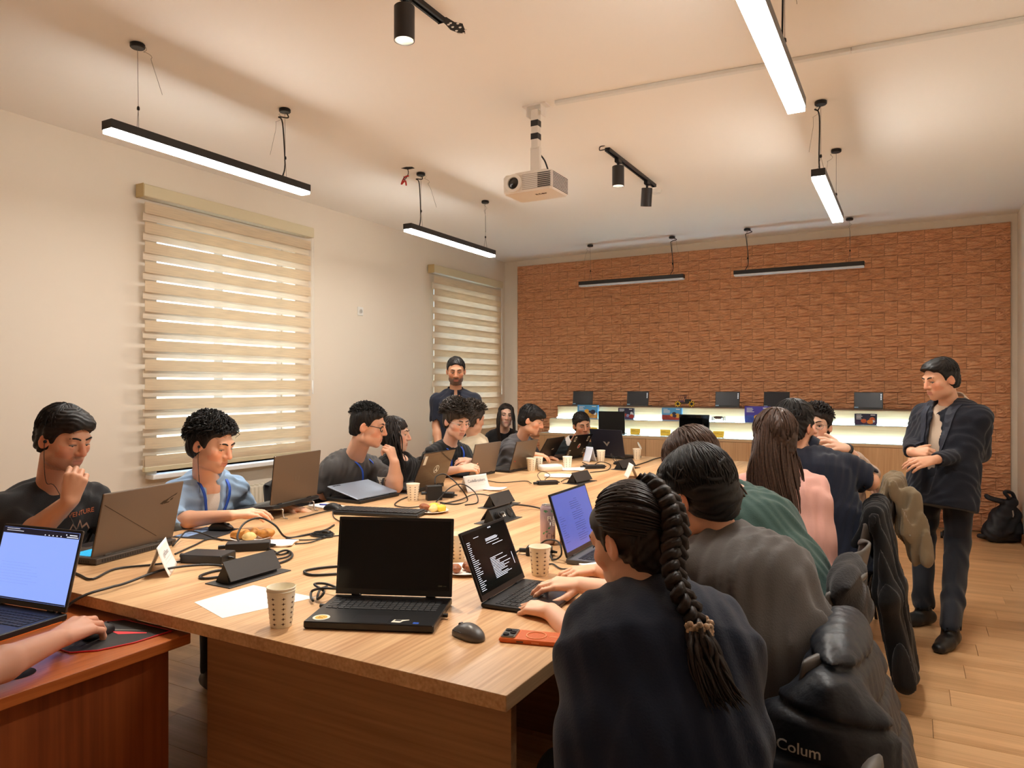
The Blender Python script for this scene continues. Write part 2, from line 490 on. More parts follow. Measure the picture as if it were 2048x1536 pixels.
# ================================================================== PENDANT LAMPS
M_diff = mat('lamp_diffuser_on', (1, .97, .9), .4, emit=((1.0, .965, .90), LAMP))
M_off = mat('lamp_diffuser_off', rgb(215, 226, 236), .35)
M_wire = mat('steel_wire', rgb(120, 116, 112), .4, metal=.6)
M_lampb = mat('lamp_housing', rgb(34, 33, 34), .35, metal=.2)
def pendant(label, cx, cy, L, along, zb, on=True, drops=(.16, .16), seed=0, cord=0):
    """bar lamp hung from the ceiling on two wire drops; along 'x' or 'y'"""
    rz = PI/2 if along == 'y' else 0
    t = thing('pendant_lamp', label, 'lamp', (cx, cy, zb), rz, 'bar pendant lamps')
    r = random.Random(seed)
    h, wd = .042, .075
    b = MB()
    b.box(-L/2, L/2, -wd/2, -wd/2+.003, 0, h); b.box(-L/2, L/2, wd/2-.003, wd/2, 0, h); b.box(-L/2, L/2, -wd/2+.003, wd/2-.003, h-.004, h)
    b.box(-L/2-.004, -L/2, -wd/2, wd/2, 0, h); b.box(L/2, L/2+.004, -wd/2, wd/2, 0, h)
    b.build('housing', M_lampb, t)
    MB().box(-L/2, L/2, -wd/2+.0035, wd/2-.0035, -.016, .008).build('diffuser', M_diff if on else M_off, t)
    H = ZC-zb
    for i, sx in enumerate((-1, 1)):
        X = sx*(L/2-drops[i])
        b = MB(); b.M = TR((X, 0, H-.022)); b.lathe([(.03, 0), (.034, .004), (.034, .018), (.03, .022)], 20)
        b.build('ceiling_rose', M_blackm, t, auto=40)
        kz = h+.10+.03*r.random()
        b = MB(); b.tube([(X, 0, H-.02), (X+.004, 0, kz)], .0012, 5)
        b.tube([(X+.004, 0, kz), (X+.012, .024, h)], .0012, 5); b.tube([(X+.004, 0, kz), (X-.010, -.024, h)], .0012, 5)
        b.build('wire_drop', M_wire, t)
        MB().lathe([(.004, 0), (.007, .004), (.006, .016), (.003, .02)], 8).build('wire_grip', M_blackm, t).location = (X+.004, 0, kz-.008)
        a0 = r.random()*6
        pts = [(X+.02*math.cos(a0), .02*math.sin(a0), H-.015)]
        for k in range(10):
            a = a0+k*.9
            pts.append((X+(.03+.004*k)*math.cos(a0)+.012*math.cos(a), (.03+.004*k)*math.sin(a0)+.012*math.sin(a), H-.02-.006*k))
        for k in range(1, 6):
            pts.append((X+(.07+.012*k)*math.cos(a0), (.07+.012*k)*math.sin(a0), H-.08-.035*k))
        MB().tube(catmull(pts, 3), .001, 4).build('loose_wire', M_wire, t)
        if cord == i+1:
            pts = [(X+.01, .0, H-.015), (X+.045, .02, H-.035), (X-.02, .03, H-.05), (X-.012, .006, H-.09), (X+.01, .01, h+.09), (X-.02, 0, h+.003)]
            MB().tube(catmull(pts, 6), .004, 7).build('power_cord', M_blackm, t, smooth=True)
    return t
pendant('lit bar pendant lamp above the near window and blue-shirted man', -3.285, 2.66, 1.26, 'y', 2.63, True, (.15, .17), 1, 2)
pendant('lit bar pendant lamp on the left before the far window', -3.345, 5.03, 1.26, 'y', 2.62, True, (.17, .12), 2, 1)
pendant('largest lit bar pendant lamp cut by the top edge of the picture', -.43, 2.64, 1.27, 'y', 2.61, True, (.15, .33), 3, 2)
pendant('lit bar pendant lamp on the right, seen end-on before the brick wall', -.465, 5.04, 1.24, 'y', 2.62, True, (.13, .13), 4, 1)
pendant('unlit black bar pendant lamp by the brick wall on its left half', -2.82, 7.87, 1.24, 'x', 2.62, False, (.13, .13), 5, 2)
pendant('unlit black bar pendant lamp by the brick wall on its right half', -1.03, 7.86, 1.24, 'x', 2.61, False, (.13, .13), 6, 1)

# ================================================================== TRACK SPOTS
M_spot = mat('spot_black', rgb(38, 33, 32), .5)
M_refl = mat('spot_reflector', rgb(235, 225, 205), .2, metal=.7)
M_led = mat('spot_led', (1, .95, .85), .4, emit=((1, .93, .82), 22))
def track(label, x, y0, y1, spots, wires=None):
    t = thing('track_light', label, 'track light', (x, y0, ZC))
    L = y1-y0
    b = MB(); b.box(-.018, -.007, 0, L, -.022, 0); b.box(.007, .018, 0, L, -.022, 0); b.box(-.007, .007, 0, L, -.008, 0)
    b.box(-.018, .018, -.004, .0, -.024, 0); b.box(-.018, .018, L, L+.004, -.024, 0)
    b.build('rail', M_blackm, t)
    for (yy, tilt, az, on) in spots:
        s = yy-y0
        b = MB(); b.box(-.016, .016, s-.035, s+.035, -.05, -.02, ch=.004); b.tube([(0, s, -.05), (0, s, -.075)], .009, 10)
        ad = b.build('adapter', M_blackm, t)
        M = TR((0, s, -.072), rz=az) @ rotm(rx=tilt)
        b = MB(); b.M = M; R = .043; Hh = .145
        b.lathe([(.004, 0), (R-.003, -.001), (R, -.004), (R, -Hh), (R-.003, -Hh), (R-.003, -Hh+.03)], 28, capb=True, capt=False)
        b.f = [f[::-1] for f in b.f]
        c = b.build('spot_head', M_spot, t, auto=35)
        b = MB(); b.M = M; b.lathe([(R-.0035, -Hh+.003), (.024, -Hh+.035)], 28, capb=False, capt=False); b.build('reflector', M_refl, c, smooth=True)
        b = MB(); b.M = M; b.lathe([(.025, -Hh+.036), (.025, -Hh+.034)], 24); b.build('bulb', M_led if on else M_refl, c)
        if on:
            ld = bpy.data.lights.new('spot_beam', 'SPOT'); ld.energy = 55; ld.color = (1, .9, .76); ld.spot_size = math.radians(75); ld.spot_blend = .6; ld.shadow_soft_size = .03
            lo = bpy.data.objects.new('spot_beam', ld); COL.objects.link(lo); lo.parent = t
            lo.matrix_local = M @ Matrix.Translation((0, 0, -Hh-.004))
    return t
tk = track('black ceiling track with two small spotlights beyond the projector', -1.856, 4.72, 5.76, [(4.93, 0, 0, True), (5.58, .22, .6, False)])
b = MB(); b.tube(catmull([(0, 0, -.01), (-.02, -.03, -.02), (-.05, -.02, -.015), (-.03, -.06, -.006), (0, -.05, -.0)], 4), .004, 6); b.build('loose_wire', M_blackm, tk)
tk = track('black ceiling track with one spotlight at the top edge of the picture', -1.856, 1.5, 2.69, [(2.42, 0, 0, True)])
# broken plaster hole where the near track ends
t = thing('ceiling_hole', 'jagged dark hole in the ceiling at the end of the near track', 'hole', (-1.85, 2.78, ZC))
poly = [(-.018, -.085), (.018, -.085), (.025, -.03), (.05, .0), (.03, .05), (.01, .085), (-.015, .06), (-.03, .02), (-.022, -.03)]
MB().prism(poly, -.0015, 0).build('hole_edge', mat('hole_dark', rgb(30, 27, 24), .9), t)
b = MB()
for k in range(9):
    a = k*.7; b.ball((.04*math.cos(a)*(.6+.5*math.sin(k)), .02+.055*math.sin(a), -.002), (.008, .006, .004), 6, 4)
b.build('plaster_crumb', M_ceil, t)
t = thing('ceiling_hole', 'small ceiling hole with red and black wires by the left far lamp', 'hole', (-3.36, 4.42, ZC))
MB().prism([(-.045, -.02), (.01, -.03), (.05, -.01), (.045, .03), (-.02, .03)], -.0015, 0).build('hole_edge', MATS['hole_dark'], t)
MB().tube(catmull([(0, 0, 0), (.0, .01, -.04), (-.02, -.01, -.09), (-.035, .0, -.06)], 5), .003, 6).build('black_wire', M_blackm, t)
MB().tube(catmull([(.01, 0, -.06), (-.03, .0, -.07), (-.05, -.01, -.12), (-.03, .01, -.09), (-.012, 0, -.13)], 5), .006, 6).build('red_tape', mat('red_tape', rgb(190, 40, 34), .5), t)

# smoke detector
t = thing('smoke_detector', 'small white round smoke detector behind the far track spotlight', 'detector', (-1.9, 5.94, ZC))
MB().lathe([(.03, -.03), (.045, -.026), (.05, -.012), (.05, 0)], 24).build('body', M_white, t, auto=40)
MB().lathe([(.01, -.034), (.014, -.03)], 12).build('sensor', M_pvc, t)

# cable duct on the ceiling
t = thing('cable_duct', 'white plastic cable duct running across the ceiling to the projector', 'cable duct', (-1.86, 3.80, ZC-.0005), math.atan2(.164, 2.344))
MB().box(.04, 1.60, -.018, .018, -.02, 0).build('duct_section', M_white, t, bevel=.003)
MB().box(1.602, 2.75, -.019, .017, -.021, 0).build('duct_section', M_white, t, bevel=.003)

# ================================================================== PROJECTOR
t = thing('projector', 'white ceiling projector on a striped mount pole, lens toward the camera', 'projector', (-1.945, 3.80, 2.5))
M_proj = mat('projector_white', rgb(230, 222, 212), .4)
b = MB(); b.box(-.075, .075, -.03, .04, .58, .59); b.box(-.05, -.044, -.03, .03, .52, .58); b.box(.044, .05, -.03, .03, .52, .58)
b.build('ceiling_bracket', M_proj, t)
b = MB().box(-.022, .022, -.02, .02, .33, .56).build('mount_pole', M_proj, t, bevel=.003)
for z in (.462, .385): MB().box(-.0235, .0235, -.0215, .0215, z, z+.035).build('tape_band', M_black, b)
MB().box(-.03, .03, -.015, .015, .19, .34).build('lower_bracket', M_proj, t, bevel=.003)
b = MB()
for sx in (-1, 1):
    for sy in (-1, 1): b.tube([(0, 0, .2), (sx*.1, sy*.07, .175), (sx*.1, sy*.07, .165)], .009, 8)
b.build('mount_arm', M_proj, t)
bd = MB(); bd.box(-.16, .16, -.115, .115, .055, .165, ch=.012); body = bd.build('body', M_proj, t, auto=30)
b = MB(); b.M = TR((-.085, -.115, .11), rx=PI/2); b.lathe([(.052, -.002), (.052, .012), (.045, .014), (.036, .014), (.033, .0)], 28, capb=False, capt=False); b.build('lens_ring', M_proj, t, auto=40)
b = MB(); b.M = TR((-.085, -.115, .11), rx=PI/2); b.lathe([(.034, .002), (.034, .006), (.024, .004), (.018, .009), (.001, .011)], 24); b.build('lens', mat('lens_glass', rgb(10, 11, 16), .08, coat=.5), t, smooth=True)
b = MB()
for k in range(9):
    b.box(-.03, .155, -.1165, -.114, .066+k*.0105, .069+k*.0105)
b.build('front_grille', mat('grille_grey', rgb(172, 160, 150), .6), t)
b = MB()
for k in range(11): b.box(.159, .1615, -.1, .1, .066+k*.0085, .0695+k*.0085)
b.build('side_vent', mat('vent_dark', rgb(66, 60, 56), .7), t)
b = MB()
for k in range(8): b.box(.07, .15, -.1175, -.115, .07+k*.011, .075+k*.011)
b.build('front_vent', MATS['vent_dark'], t)
me = text_mesh('acer', .045); o = link('maker_name', me, mat('print_grey', rgb(110, 98, 90), .5), t); o.rotation_euler = (PI, 0, 0); o.location = (.05, -.03, .054)
MB().tube(catmull([(.02, .02, .3), (.045, .03, .26), (.06, .05, .2), (.07, .06, .165)], 6), .005, 7).build('signal_cable', M_black, t, smooth=True)
# ================================================================== CONFERENCE TABLE
TZ = .76
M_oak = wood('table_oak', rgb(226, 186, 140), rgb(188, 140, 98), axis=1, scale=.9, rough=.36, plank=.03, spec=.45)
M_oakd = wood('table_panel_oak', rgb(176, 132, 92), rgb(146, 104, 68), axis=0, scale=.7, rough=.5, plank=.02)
TX0, TXC, TX1, TY0, TY1 = -2.97, -1.885, -.766, 1.357, 6.62
t = thing('conference_table', 'long light oak conference table with papers, cups and laptops on it', 'table', (TXC, TY0, 0))
NS = 4; SL = (TY1-TY0)/NS
for k in range(NS):
    for a, b_ in ((TX0, TXC), (TXC, TX1)):
        MB().box(a-TXC+.0007, b_-TXC-.0007, k*SL+.0007, (k+1)*SL-.0007, TZ-.036, TZ, ch=.0015).build('tabletop', M_oak, t)
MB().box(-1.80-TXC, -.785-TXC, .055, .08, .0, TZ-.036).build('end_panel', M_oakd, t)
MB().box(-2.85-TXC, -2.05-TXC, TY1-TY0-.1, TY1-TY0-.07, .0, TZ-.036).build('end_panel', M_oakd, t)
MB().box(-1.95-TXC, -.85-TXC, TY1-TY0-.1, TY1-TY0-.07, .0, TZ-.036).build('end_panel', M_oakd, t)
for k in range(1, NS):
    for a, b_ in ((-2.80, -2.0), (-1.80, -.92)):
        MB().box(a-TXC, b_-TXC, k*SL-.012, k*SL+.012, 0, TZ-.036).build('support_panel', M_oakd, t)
for a in (-2.88,):
    MB().box(a-TXC-.02, a-TXC+.02, .06, .10, 0, TZ-.036).build('leg', M_blackm, t)

# ================================================================== BROWN DESK
M_desk = wood('desk_cherry', rgb(196, 112, 56), rgb(158, 80, 34), axis=1, scale=.8, rough=.3, spec=.5)
M_deskp = wood('desk_cherry_panel', rgb(150, 78, 38), rgb(118, 56, 24), axis=2, scale=.6, rough=.45)
t = thing('desk', 'reddish cherry-wood desk pushed under the end of the oak table', 'desk', (-1.85, .2, 0))
DZ = .705
MB().box(-1.3, 0, -.6, 1.195, DZ-.03, DZ, ch=.002).build('desktop', M_desk, t)
MB().box(-.06, -.04, -.55, 1.15, .04, DZ-.03).build('side_panel', M_deskp, t)
MB().box(-1.25, -.08, 1.1, 1.12, .25, DZ-.03).build('modesty_panel', M_deskp, t)
MB().box(-1.28, -1.25, -.55, 1.12, .0, DZ-.03).build('side_panel', M_deskp, t)
b = MB(); b.M = TR((-.12, .785, DZ)); b.lathe([(.04, .0008), (.04, .0003)], 24); b.build('cable_hole', mat('hole_black', rgb(14, 10, 8), .8), t)

# ================================================================== DISPLAY CABINET
M_cab = wood('cabinet_oak', rgb(214, 172, 128), rgb(190, 146, 102), axis=2, scale=.8, rough=.45)
M_cabh = wood('cabinet_oak_horizontal', rgb(222, 190, 150), rgb(200, 164, 124), axis=0, scale=.8, rough=.45)
M_strip = mat('led_strip', (.9, 1, 1), .5, emit=((.50, .82, 1.0), STRIP))
M_sglass = mat('shelf_glass', rgb(206, 224, 224), .15, spec=.6)
CX0, CX1 = -3.80, .06
t = thing('display_cabinet', 'light oak stepped display cabinet with glowing shelf strips along the brick wall', 'cabinet', (CX0, 7.51, 0))
W = CX1-CX0
MB().box(.0, W, .02, .9-.012, .0, .06).build('plinth', M_cabh, t)
MB().box(.0, W, .0, .9-.012, .86, .885).build('counter_top', M_cabh, t, bevel=.002)
MB().box(0, W, .02, .88, .06, .86).build('carcass', M_cab, t)
nd = 6; dw = W/nd
for k in range(nd):
    d = MB().box(k*dw+.002, (k+1)*dw-.002, 0, .018, .07, .857, ch=.001).build('door', M_cab, t)
MB().box(0, W, .27, .9-.012, .885, 1.04).build('middle_step', M_cabh, t, bevel=.002)
MB().box(.0, W, .50, .9-.012, 1.04, 1.185).build('top_step', M_cabh, t, bevel=.002)
MB().box(-.0, W, .48, .9-.012, 1.185, 1.195).build('top_board', mat('top_board_brown', rgb(120, 86, 62), .5), t)
MB().box(.01, W-.01, .01, .268, .886, .891).build('glass_shelf', M_sglass, t)
MB().box(.01, W-.01, .28, .498, 1.041, 1.046).build('glass_shelf', M_sglass, t)
MB().box(.01, W-.01, .235, .243, .8915, .8985).build('led_strip', M_strip, t)
MB().box(.01, W-.01, .465, .473, 1.0465, 1.0535).build('led_strip', M_strip, t)
# ================================================================== LAPTOPS
M_key = mat('key_black', rgb(30, 30, 33), .5)
M_keyedge = mat('key_legend', rgb(150, 152, 156), .5)
M_scr_off = mat('screen_off', rgb(5, 5, 6), .16, spec=.3)
M_deck = mat('laptop_deck_black', rgb(24, 24, 26), .38)
def lapmat(name, c, rough=.38, metal=.35): return mat(name, c, rough, metal=metal)
M_taupe = lapmat('lid_taupe', rgb(112, 98, 86))
M_taupe2 = lapmat('lid_warm_grey', rgb(122, 108, 96))
M_bronze = lapmat('lid_bronze', rgb(104, 88, 74), .3)
M_gloss = mat('lid_gloss_brown', rgb(70, 58, 48), .08, metal=.5, coat=.6)
M_lblack = mat('lid_black', rgb(26, 25, 26), .35, metal=.2)
M_navy = mat('lid_navy', rgb(33, 36, 50), .4, metal=.2)
M_blueg = lapmat('lid_blue_grey', rgb(150, 162, 180), .4, .3)
M_blk2 = mat('laptop_black', rgb(20, 20, 22), .33)
M_sblue = mat('screen_blue_page', rgb(120, 150, 220), .3, emit=(rgb(126, 152, 226), .42))
M_sdark = mat('screen_dark_bar', rgb(24, 24, 40), .3, emit=(rgb(24, 24, 40), .25))
M_sblue2 = mat('screen_blue_doc', rgb(80, 92, 170), .3, emit=(rgb(74, 88, 172), .22))
M_stext = mat('screen_text_white', rgb(220, 224, 235), .4, emit=(rgb(200, 208, 225), .5))
M_stextd = mat('screen_text_dark', rgb(34, 40, 92), .4)
M_cyank = mat('key_backlight', rgb(40, 150, 190), .4, emit=(rgb(40, 170, 220), .3))

def keyboard(parent, W, D, zt, each, numpad=False, km=None, kw=.0165):
    """keys on the deck; local y from -D (front) to 0 (hinge)"""
    km = km or M_key
    cols = int((W-.03)/(kw+.0025)); x0 = -cols*(kw+.0025)/2
    r0 = -.035
    one = MB().box(0, kw, 0, .0145, 0, .0016, ch=.0006).mesh('key')
    allk = MB()
    for r in range(6):
        y = r0-.0175*(r+1)
        c = 0; off = (0, 0, .3, .5, .8, 0)[r]
        while c < cols:
            wide = 1
            if r == 5 and 4 <= c < 9: wide = 5
            if r in (2, 3, 4) and c == 0: wide = 1.6
            if c+wide > cols: break
            X = x0+c*(kw+.0025)
            if each:
                o = link('key', one, km, parent); o.location = (X, y, zt); o.scale = ((wide*(kw+.0025)-.0025)/kw, 1 if r else .7, 1)
            else:
                allk.box(X, X+wide*(kw+.0025)-.0025, y, y+.0145*(1 if r else .7), zt, zt+.0016)
            c += wide if wide == 1 or wide == 5 else 2
    if not each:
        tag(allk.build('keys', km, parent), kind='stuff')

def laptop(label, loc, rz, W=.36, D=.245, ang=108, lidm=None, deckm=None, th=.018, screen='off', each=False, H=None, rear=0, group=None, kw=.0165, pitch=0, name='laptop', km=None):
    t = thing(name, label, 'laptop', loc, rz, group)
    if pitch: t.rotation_euler = (pitch, 0, rz)
    lidm = lidm or M_lblack; deckm = deckm or M_deck; H = H or D-.01
    base = MB().box(-W/2, W/2, -D, rear, .002, th, ch=.003).build('base', deckm, t)
    MB().box(-W*.14, W*.14, -D+.008, -D+.072, th, th+.0004).build('touchpad', mat('touchpad_dark', rgb(34, 34, 37), .3), t)
    keyboard(t, W, D, th, each, km=km, kw=kw)
    hb = MB(); hb.M = TR((0, -.004, th), ry=PI/2)
    MB().box(-W*.36, -W*.28, -.010, .004, th-.002, th+.006, ch=.002).build('hinge', deckm, t)
    MB().box(W*.28, W*.36, -.010, .004, th-.002, th+.006, ch=.002).build('hinge', deckm, t)
    lid = MB().box(-W/2, W/2, -.0015, .006, 0, H, ch=.0025).build('lid', lidm, t)
    lid.location = (0, -.006 if not rear else -.004, th+.003); lid.rotation_euler = (-math.radians(ang-90), 0, 0)
    if ang > 45:
        MB().box(-W/2+.001, W/2-.001, -.0026, -.0016, .001, H-.001).build('bezel', M_blk2, lid)
        sm = {'off': M_scr_off, 'page': M_sblue, 'doc': M_sblue2, 'chat': M_scr_off}[screen]
        MB().box(-W/2+.008, W/2-.008, -.0032, -.0026, .018, H-.009).build('screen', sm, lid)
    return t, lid
def strokes(parent, name, m, rects, y=-.0036, kind=True):
    b = MB()
    for x0, x1, z0, z1 in rects: b.box(x0, x1, y, y+.0003, z0, z1)
    o = b.build(name, m, parent)
    if kind: o['kind'] = 'stuff'
    return o
def logo(parent, pts, m, name='emblem', y=.0064, dy=.0005):
    """outline in the lid plane, x flipped because it is seen from behind"""
    b = MB(); b.M = Matrix(((-1, 0, 0, 0), (0, 0, -1, y), (0, 1, 0, 0), (0, 0, 0, 1)))
    b.prism(pts, -dy, 0)
    b.f = [f[::-1] for f in b.f]
    return b.build(name, m, parent)

d2 = math.radians
# --- black laptop at the front edge
t, lid = laptop('open black laptop with yellow face sticker and blank screen at the near table edge', (-1.400, 1.772, TZ), d2(22.8), .366, .262, 99, M_lblack, M_blk2, .022, 'off', True, .236, kw=.0158)
b = MB(); b.M = TR((-.145, -.225, .0222)); b.lathe([(.024, 0), (.024, .0005)], 28); st = b.build('round_sticker', mat('sticker_white', rgb(226, 222, 205), .5), t)
b = MB(); b.M = TR((-.145, -.225, .0227)); b.lathe([(.017, 0), (.017, .0004)], 24); b.build('sticker_face', mat('sticker_yellow', rgb(228, 168, 48), .5), st)
b = MB()
for x in (-.006, .006): b.M = TR((-.145+x, -.221, .0231)); b.lathe([(.0017, 0), (.0017, .0004)], 10)
b.M = Matrix.Identity(4); b.tube([(-.145+.007*math.cos(a), -.234+.005*math.sin(a), .0233) for a in (PI*k/6 for k in range(7))], .0007, 5)
b.build('sticker_features', mat('sticker_brown', rgb(110, 66, 20), .5), st)
b = MB(); b.prism([(.06, -.245), (.085, -.247), (.092, -.233), (.107, -.225), (.105, -.221), (.092, -.223), (.064, -.222)], .0222, .0227); sp = b.build('cartoon_sticker', MATS['sticker_white'], t)
b = MB(); b.prism([(.067, -.234), (.085, -.235), (.086, -.225), (.069, -.224)], .0228, .0231); b.build('sticker_panel', mat('sticker_grey', rgb(64, 60, 60), .5), sp)
MB().box(.122, .138, -.252, -.240, .0222, .0226).build('blue_sticker', mat('sticker_blue', rgb(34, 84, 190), .4), t)
strokes(lid, 'screen_badge', mat('badge_green', rgb(74, 80, 60), .5), [(.140, .153, .03, .034), (.155, .166, .031, .0325)])
MB().box(.184, .196, -.14, -.128, .006, .014).build('usb_receiver', M_black, t)
MB().tube([(-.187, -.085, .011), (-.203, -.085, .011)], .006, 8).build('power_plug', M_black, t)

# --- dark chat laptop being typed on
t, lid = laptop('slim black laptop with white chat text on a dark screen under typing hands', (-1.150, 2.015, TZ), d2(94), .312, .222, 112, M_lblack, M_deck, .014, 'chat', True, .216, kw=.0150)
rr = random.Random(3); R = []
for k in range(9): 
    z = .17-k*.0035
    if k in (0, 1, 2, 4): R.append((-.02, .05+.03*rr.random(), z, z+.0014))
for k in range(15): R.append((-.03, .0+.1*rr.random(), .108-k*.0046, .1094-k*.0046))
for k in range(26): R.append((-.14, -.126+.03*rr.random()*(1 if k > 9 else .3), .178-k*.006, .1793-k*.006))
R += [(.015, .09, .146, .1474), (-.09, -.055, .186, .1872), (.02, .024, .200, .204), (.028, .032, .200, .204), (.036, .040, .200, .204), (.12, .122, .06, .1)]
strokes(lid, 'screen_text', M_stext, R)

# --- grey laptop of the second man on the right
t, lid = laptop('grey laptop with a blue document on screen in front of the grey-shirted man', (-1.145, 2.655, TZ), d2(92), .37, .25, 108, M_lblack, mat('deck_grey', rgb(84, 84, 86), .45), .02, 'doc', False, .245, kw=.0165)
R = []
for k in range(20): R.append((-.03+.05*(k % 5 == 0), .03+.05*rr.random(), .20-k*.0085, .2012-k*.0085))
for k in range(12): R.append((-.16, -.16+.02+.03*rr.random(), .15-k*.009, .151-k*.009))
strokes(lid, 'screen_text', M_stextd, R)

# --- angular taupe laptop with eye emblem (near left)
t, lid = laptop('taupe gaming laptop with slashed eye emblem seen from behind, near the paper tent card', (-2.713, 1.788, TZ), d2(-80.3), .39, .262, 104, M_taupe, mat('deck_taupe', rgb(72, 64, 58), .4), .024, 'off', False, .25, rear=.022, km=M_cyank)
b = MB()
for k in range(30): b.box(-.17+k*.0115, -.163+k*.0115, .0222, .0226, .006, .018)
tag(b.build('rear_vents', M_black, t), kind='stuff')
b = MB()
for k in range(6): b.box(.1952, .1956, -.02-k*.011, -.013-k*.011, .007, .016)
tag(b.build('side_vents', M_black, t), kind='stuff')
M_emb = mat('emblem_dark', rgb(66, 57, 50), .25, metal=.5)
logo(lid, [(.105, .165), (.13, .168), (.155, .185), (.17, .205), (.15, .197), (.125, .186), (.105, .178)], M_emb)
logo(lid, [(.118, .172), (.14, .174), (.155, .182), (.165, .197), (.148, .192), (.13, .184)], M_taupe, 'emblem_gap', .0068)
logo(lid, [(.132, .176), (.146, .178), (.152, .188), (.140, .184)], M_emb, 'emblem_pupil', .0072)
logo(lid, [(.085, .168), (.1, .164), (.112, .18), (.104, .18)], M_emb)
logo(lid, [(-.185, .205), (-.183, .207), (.10, .03), (.10, .027)], M_emb, 'lid_groove')
# --- blue shirt man's laptop on a wire riser
t, lid = laptop('brown-grey laptop raised on a wire stand before the man in light blue', (-2.815, 2.745, TZ+.052), d2(-81), .385, .255, 103, M_bronze, M_deck, .02, 'off', False, .248, rear=.014, pitch=d2(7))
b = MB()
for k in range(8): b.box(-.17+k*.007, -.166+k*.007, .0142, .0146, .005, .015); b.box(.12+k*.007, .124+k*.007, .0142, .0146, .005, .015)
tag(b.build('rear_vents', M_black, t), kind='stuff')
for i, x in enumerate((-.07, .07)): logo(lid, [(x*.1-.012+i*.014, .105), (x*.1-.004+i*.014, .105), (x*.1-.002+i*.014, .128), (x*.1-.010+i*.014, .128)], M_taupe, 'emblem')
s = thing('laptop_stand', 'bent silver wire laptop stand on the table', 'laptop stand', (-2.815, 2.745, TZ), d2(-81))
M_silver = mat('silver_wire', rgb(200, 196, 190), .3, metal=.8)
for x in (-.13, .13):
    MB().tube(catmull([(x, .05, .004), (x, .03, .005), (x, .022, .03), (x, .02, .047), (x, -.02, .046), (x, -.22, .02), (x, -.235, .005)], 5), .004, 8).build('wire_leg', M_silver, s, smooth=True)
MB().tube([(-.13, -.1, .031), (.13, -.1, .031)], .004, 8).build('cross_wire', M_silver, s)
# --- half closed blue grey laptop
t, lid = laptop('nearly closed blue-grey laptop in front of the man with glasses and hand on cheek', (-2.745, 3.335, TZ), d2(-90), .36, .245, 14, M_blueg, M_deck, .02, 'off', False, .24, rear=.012)
me = text_mesh('GAMING', .016); o = link('maker_name', me, M_emb, lid); o.rotation_euler = (PI/2, 0, PI); o.location = (.12, .0066, .222)
# --- glossy laptop with white stickers
t, lid = laptop('glossy dark brown laptop with a white label and round emblem on its lid', (-2.72, 3.80, TZ), d2(-87), .38, .25, 112, M_gloss, M_deck, .024, 'off', False, .245)
logo(lid, [(-.165, .165), (-.135, .165), (-.135, .225), (-.165, .225)], MATS['sticker_white'], 'label_sticker', .0066, .0004)
ring = [(.03*math.cos(2*PI*k/20)-.0, .028*math.sin(2*PI*k/20)+.12) for k in range(20)]
logo(lid, [(x+.02, z) for x, z in ring], MATS['sticker_white'], 'round_emblem')
logo(lid, [(x*.84+.02, .12+(z-.12)*.84) for x, z in ring], M_gloss, 'emblem_field', .0068)
logo(lid, [(.016, .14), (.024, .14), (.026, .12), (.040, .104), (.034, .100), (.02, .112), (.006, .100), (.002, .106), (.014, .12)], MATS['sticker_white'], 'emblem_star', .0072)
# --- two warm grey laptops further down the left side
t, lid = laptop('plain warm-grey laptop lid in front of the man in black with clear glasses', (-2.80, 4.60, TZ), d2(-92), .35, .24, 104, M_taupe2, M_deck, .018, 'off', False, .235)
t, lid = laptop('bronze-grey laptop with a small red mark on the lid before the grey hoodie', (-2.70, 5.02, TZ), d2(-92), .34, .24, 106, M_bronze, M_deck, .018, 'off', False, .23)
logo(lid, [(-.14, .07), (-.12, .066), (-.118, .070), (-.138, .076)], mat('mark_red', rgb(180, 30, 36), .4), 'red_mark')
t, lid = laptop('plain black laptop with a small white mark beside the stickered one', (-2.86, 5.76, TZ), d2(-92), .33, .23, 122, M_lblack, M_deck, .018, 'off', False, .23)
logo(lid, [(.03, .10), (.06, .108), (.06, .114), (.03, .106)], MATS['sticker_white'], 'white_mark')
t, lid = laptop('black laptop covered with white and red stickers near the far table end', (-2.72, 6.08, TZ), d2(-96), .34, .235, 118, M_lblack, M_deck, .02, 'off', False, .232)
for x, z in ((-.14, .17), (-.145, .03), (.10, .16), (.12, .03)): logo(lid, [(x, z), (x+.028, z), (x+.028, z+.05), (x, z+.05)], MATS['sticker_white'], 'white_sticker')
for x, z in ((-.136, .178), (-.141, .038), (.104, .168), (.124, .038)): logo(lid, [(x, z), (x+.02, z), (x+.02, z+.034), (x, z+.034)], mat('sticker_ink', rgb(60, 56, 58), .5), 'sticker_print', .0068)
logo(lid, [(.022*math.cos(2*PI*k/14), .115+.026*math.sin(2*PI*k/14)) for k in range(14)], MATS['sticker_white'], 'round_sticker')
logo(lid, [(.014*math.cos(2*PI*k/14), .112+.017*math.sin(2*PI*k/14)) for k in range(14)], MATS['mark_red'], 'red_badge', .0068)
# --- navy laptop with V emblem
t, lid = laptop('navy blue laptop with a silver V emblem, back to the camera at the far end', (-2.46, 6.28, TZ), d2(163), .375, .255, 102, M_navy, M_deck, .022, 'off', False, .25)
M_vs = mat('emblem_silver', rgb(196, 190, 180), .3, metal=.6)
logo(lid, [(-.04, .135), (-.018, .135), (0, .112), (0, .09)], M_vs); logo(lid, [(.04, .135), (.018, .135), (0, .112), (0, .09)][::-1], M_vs)
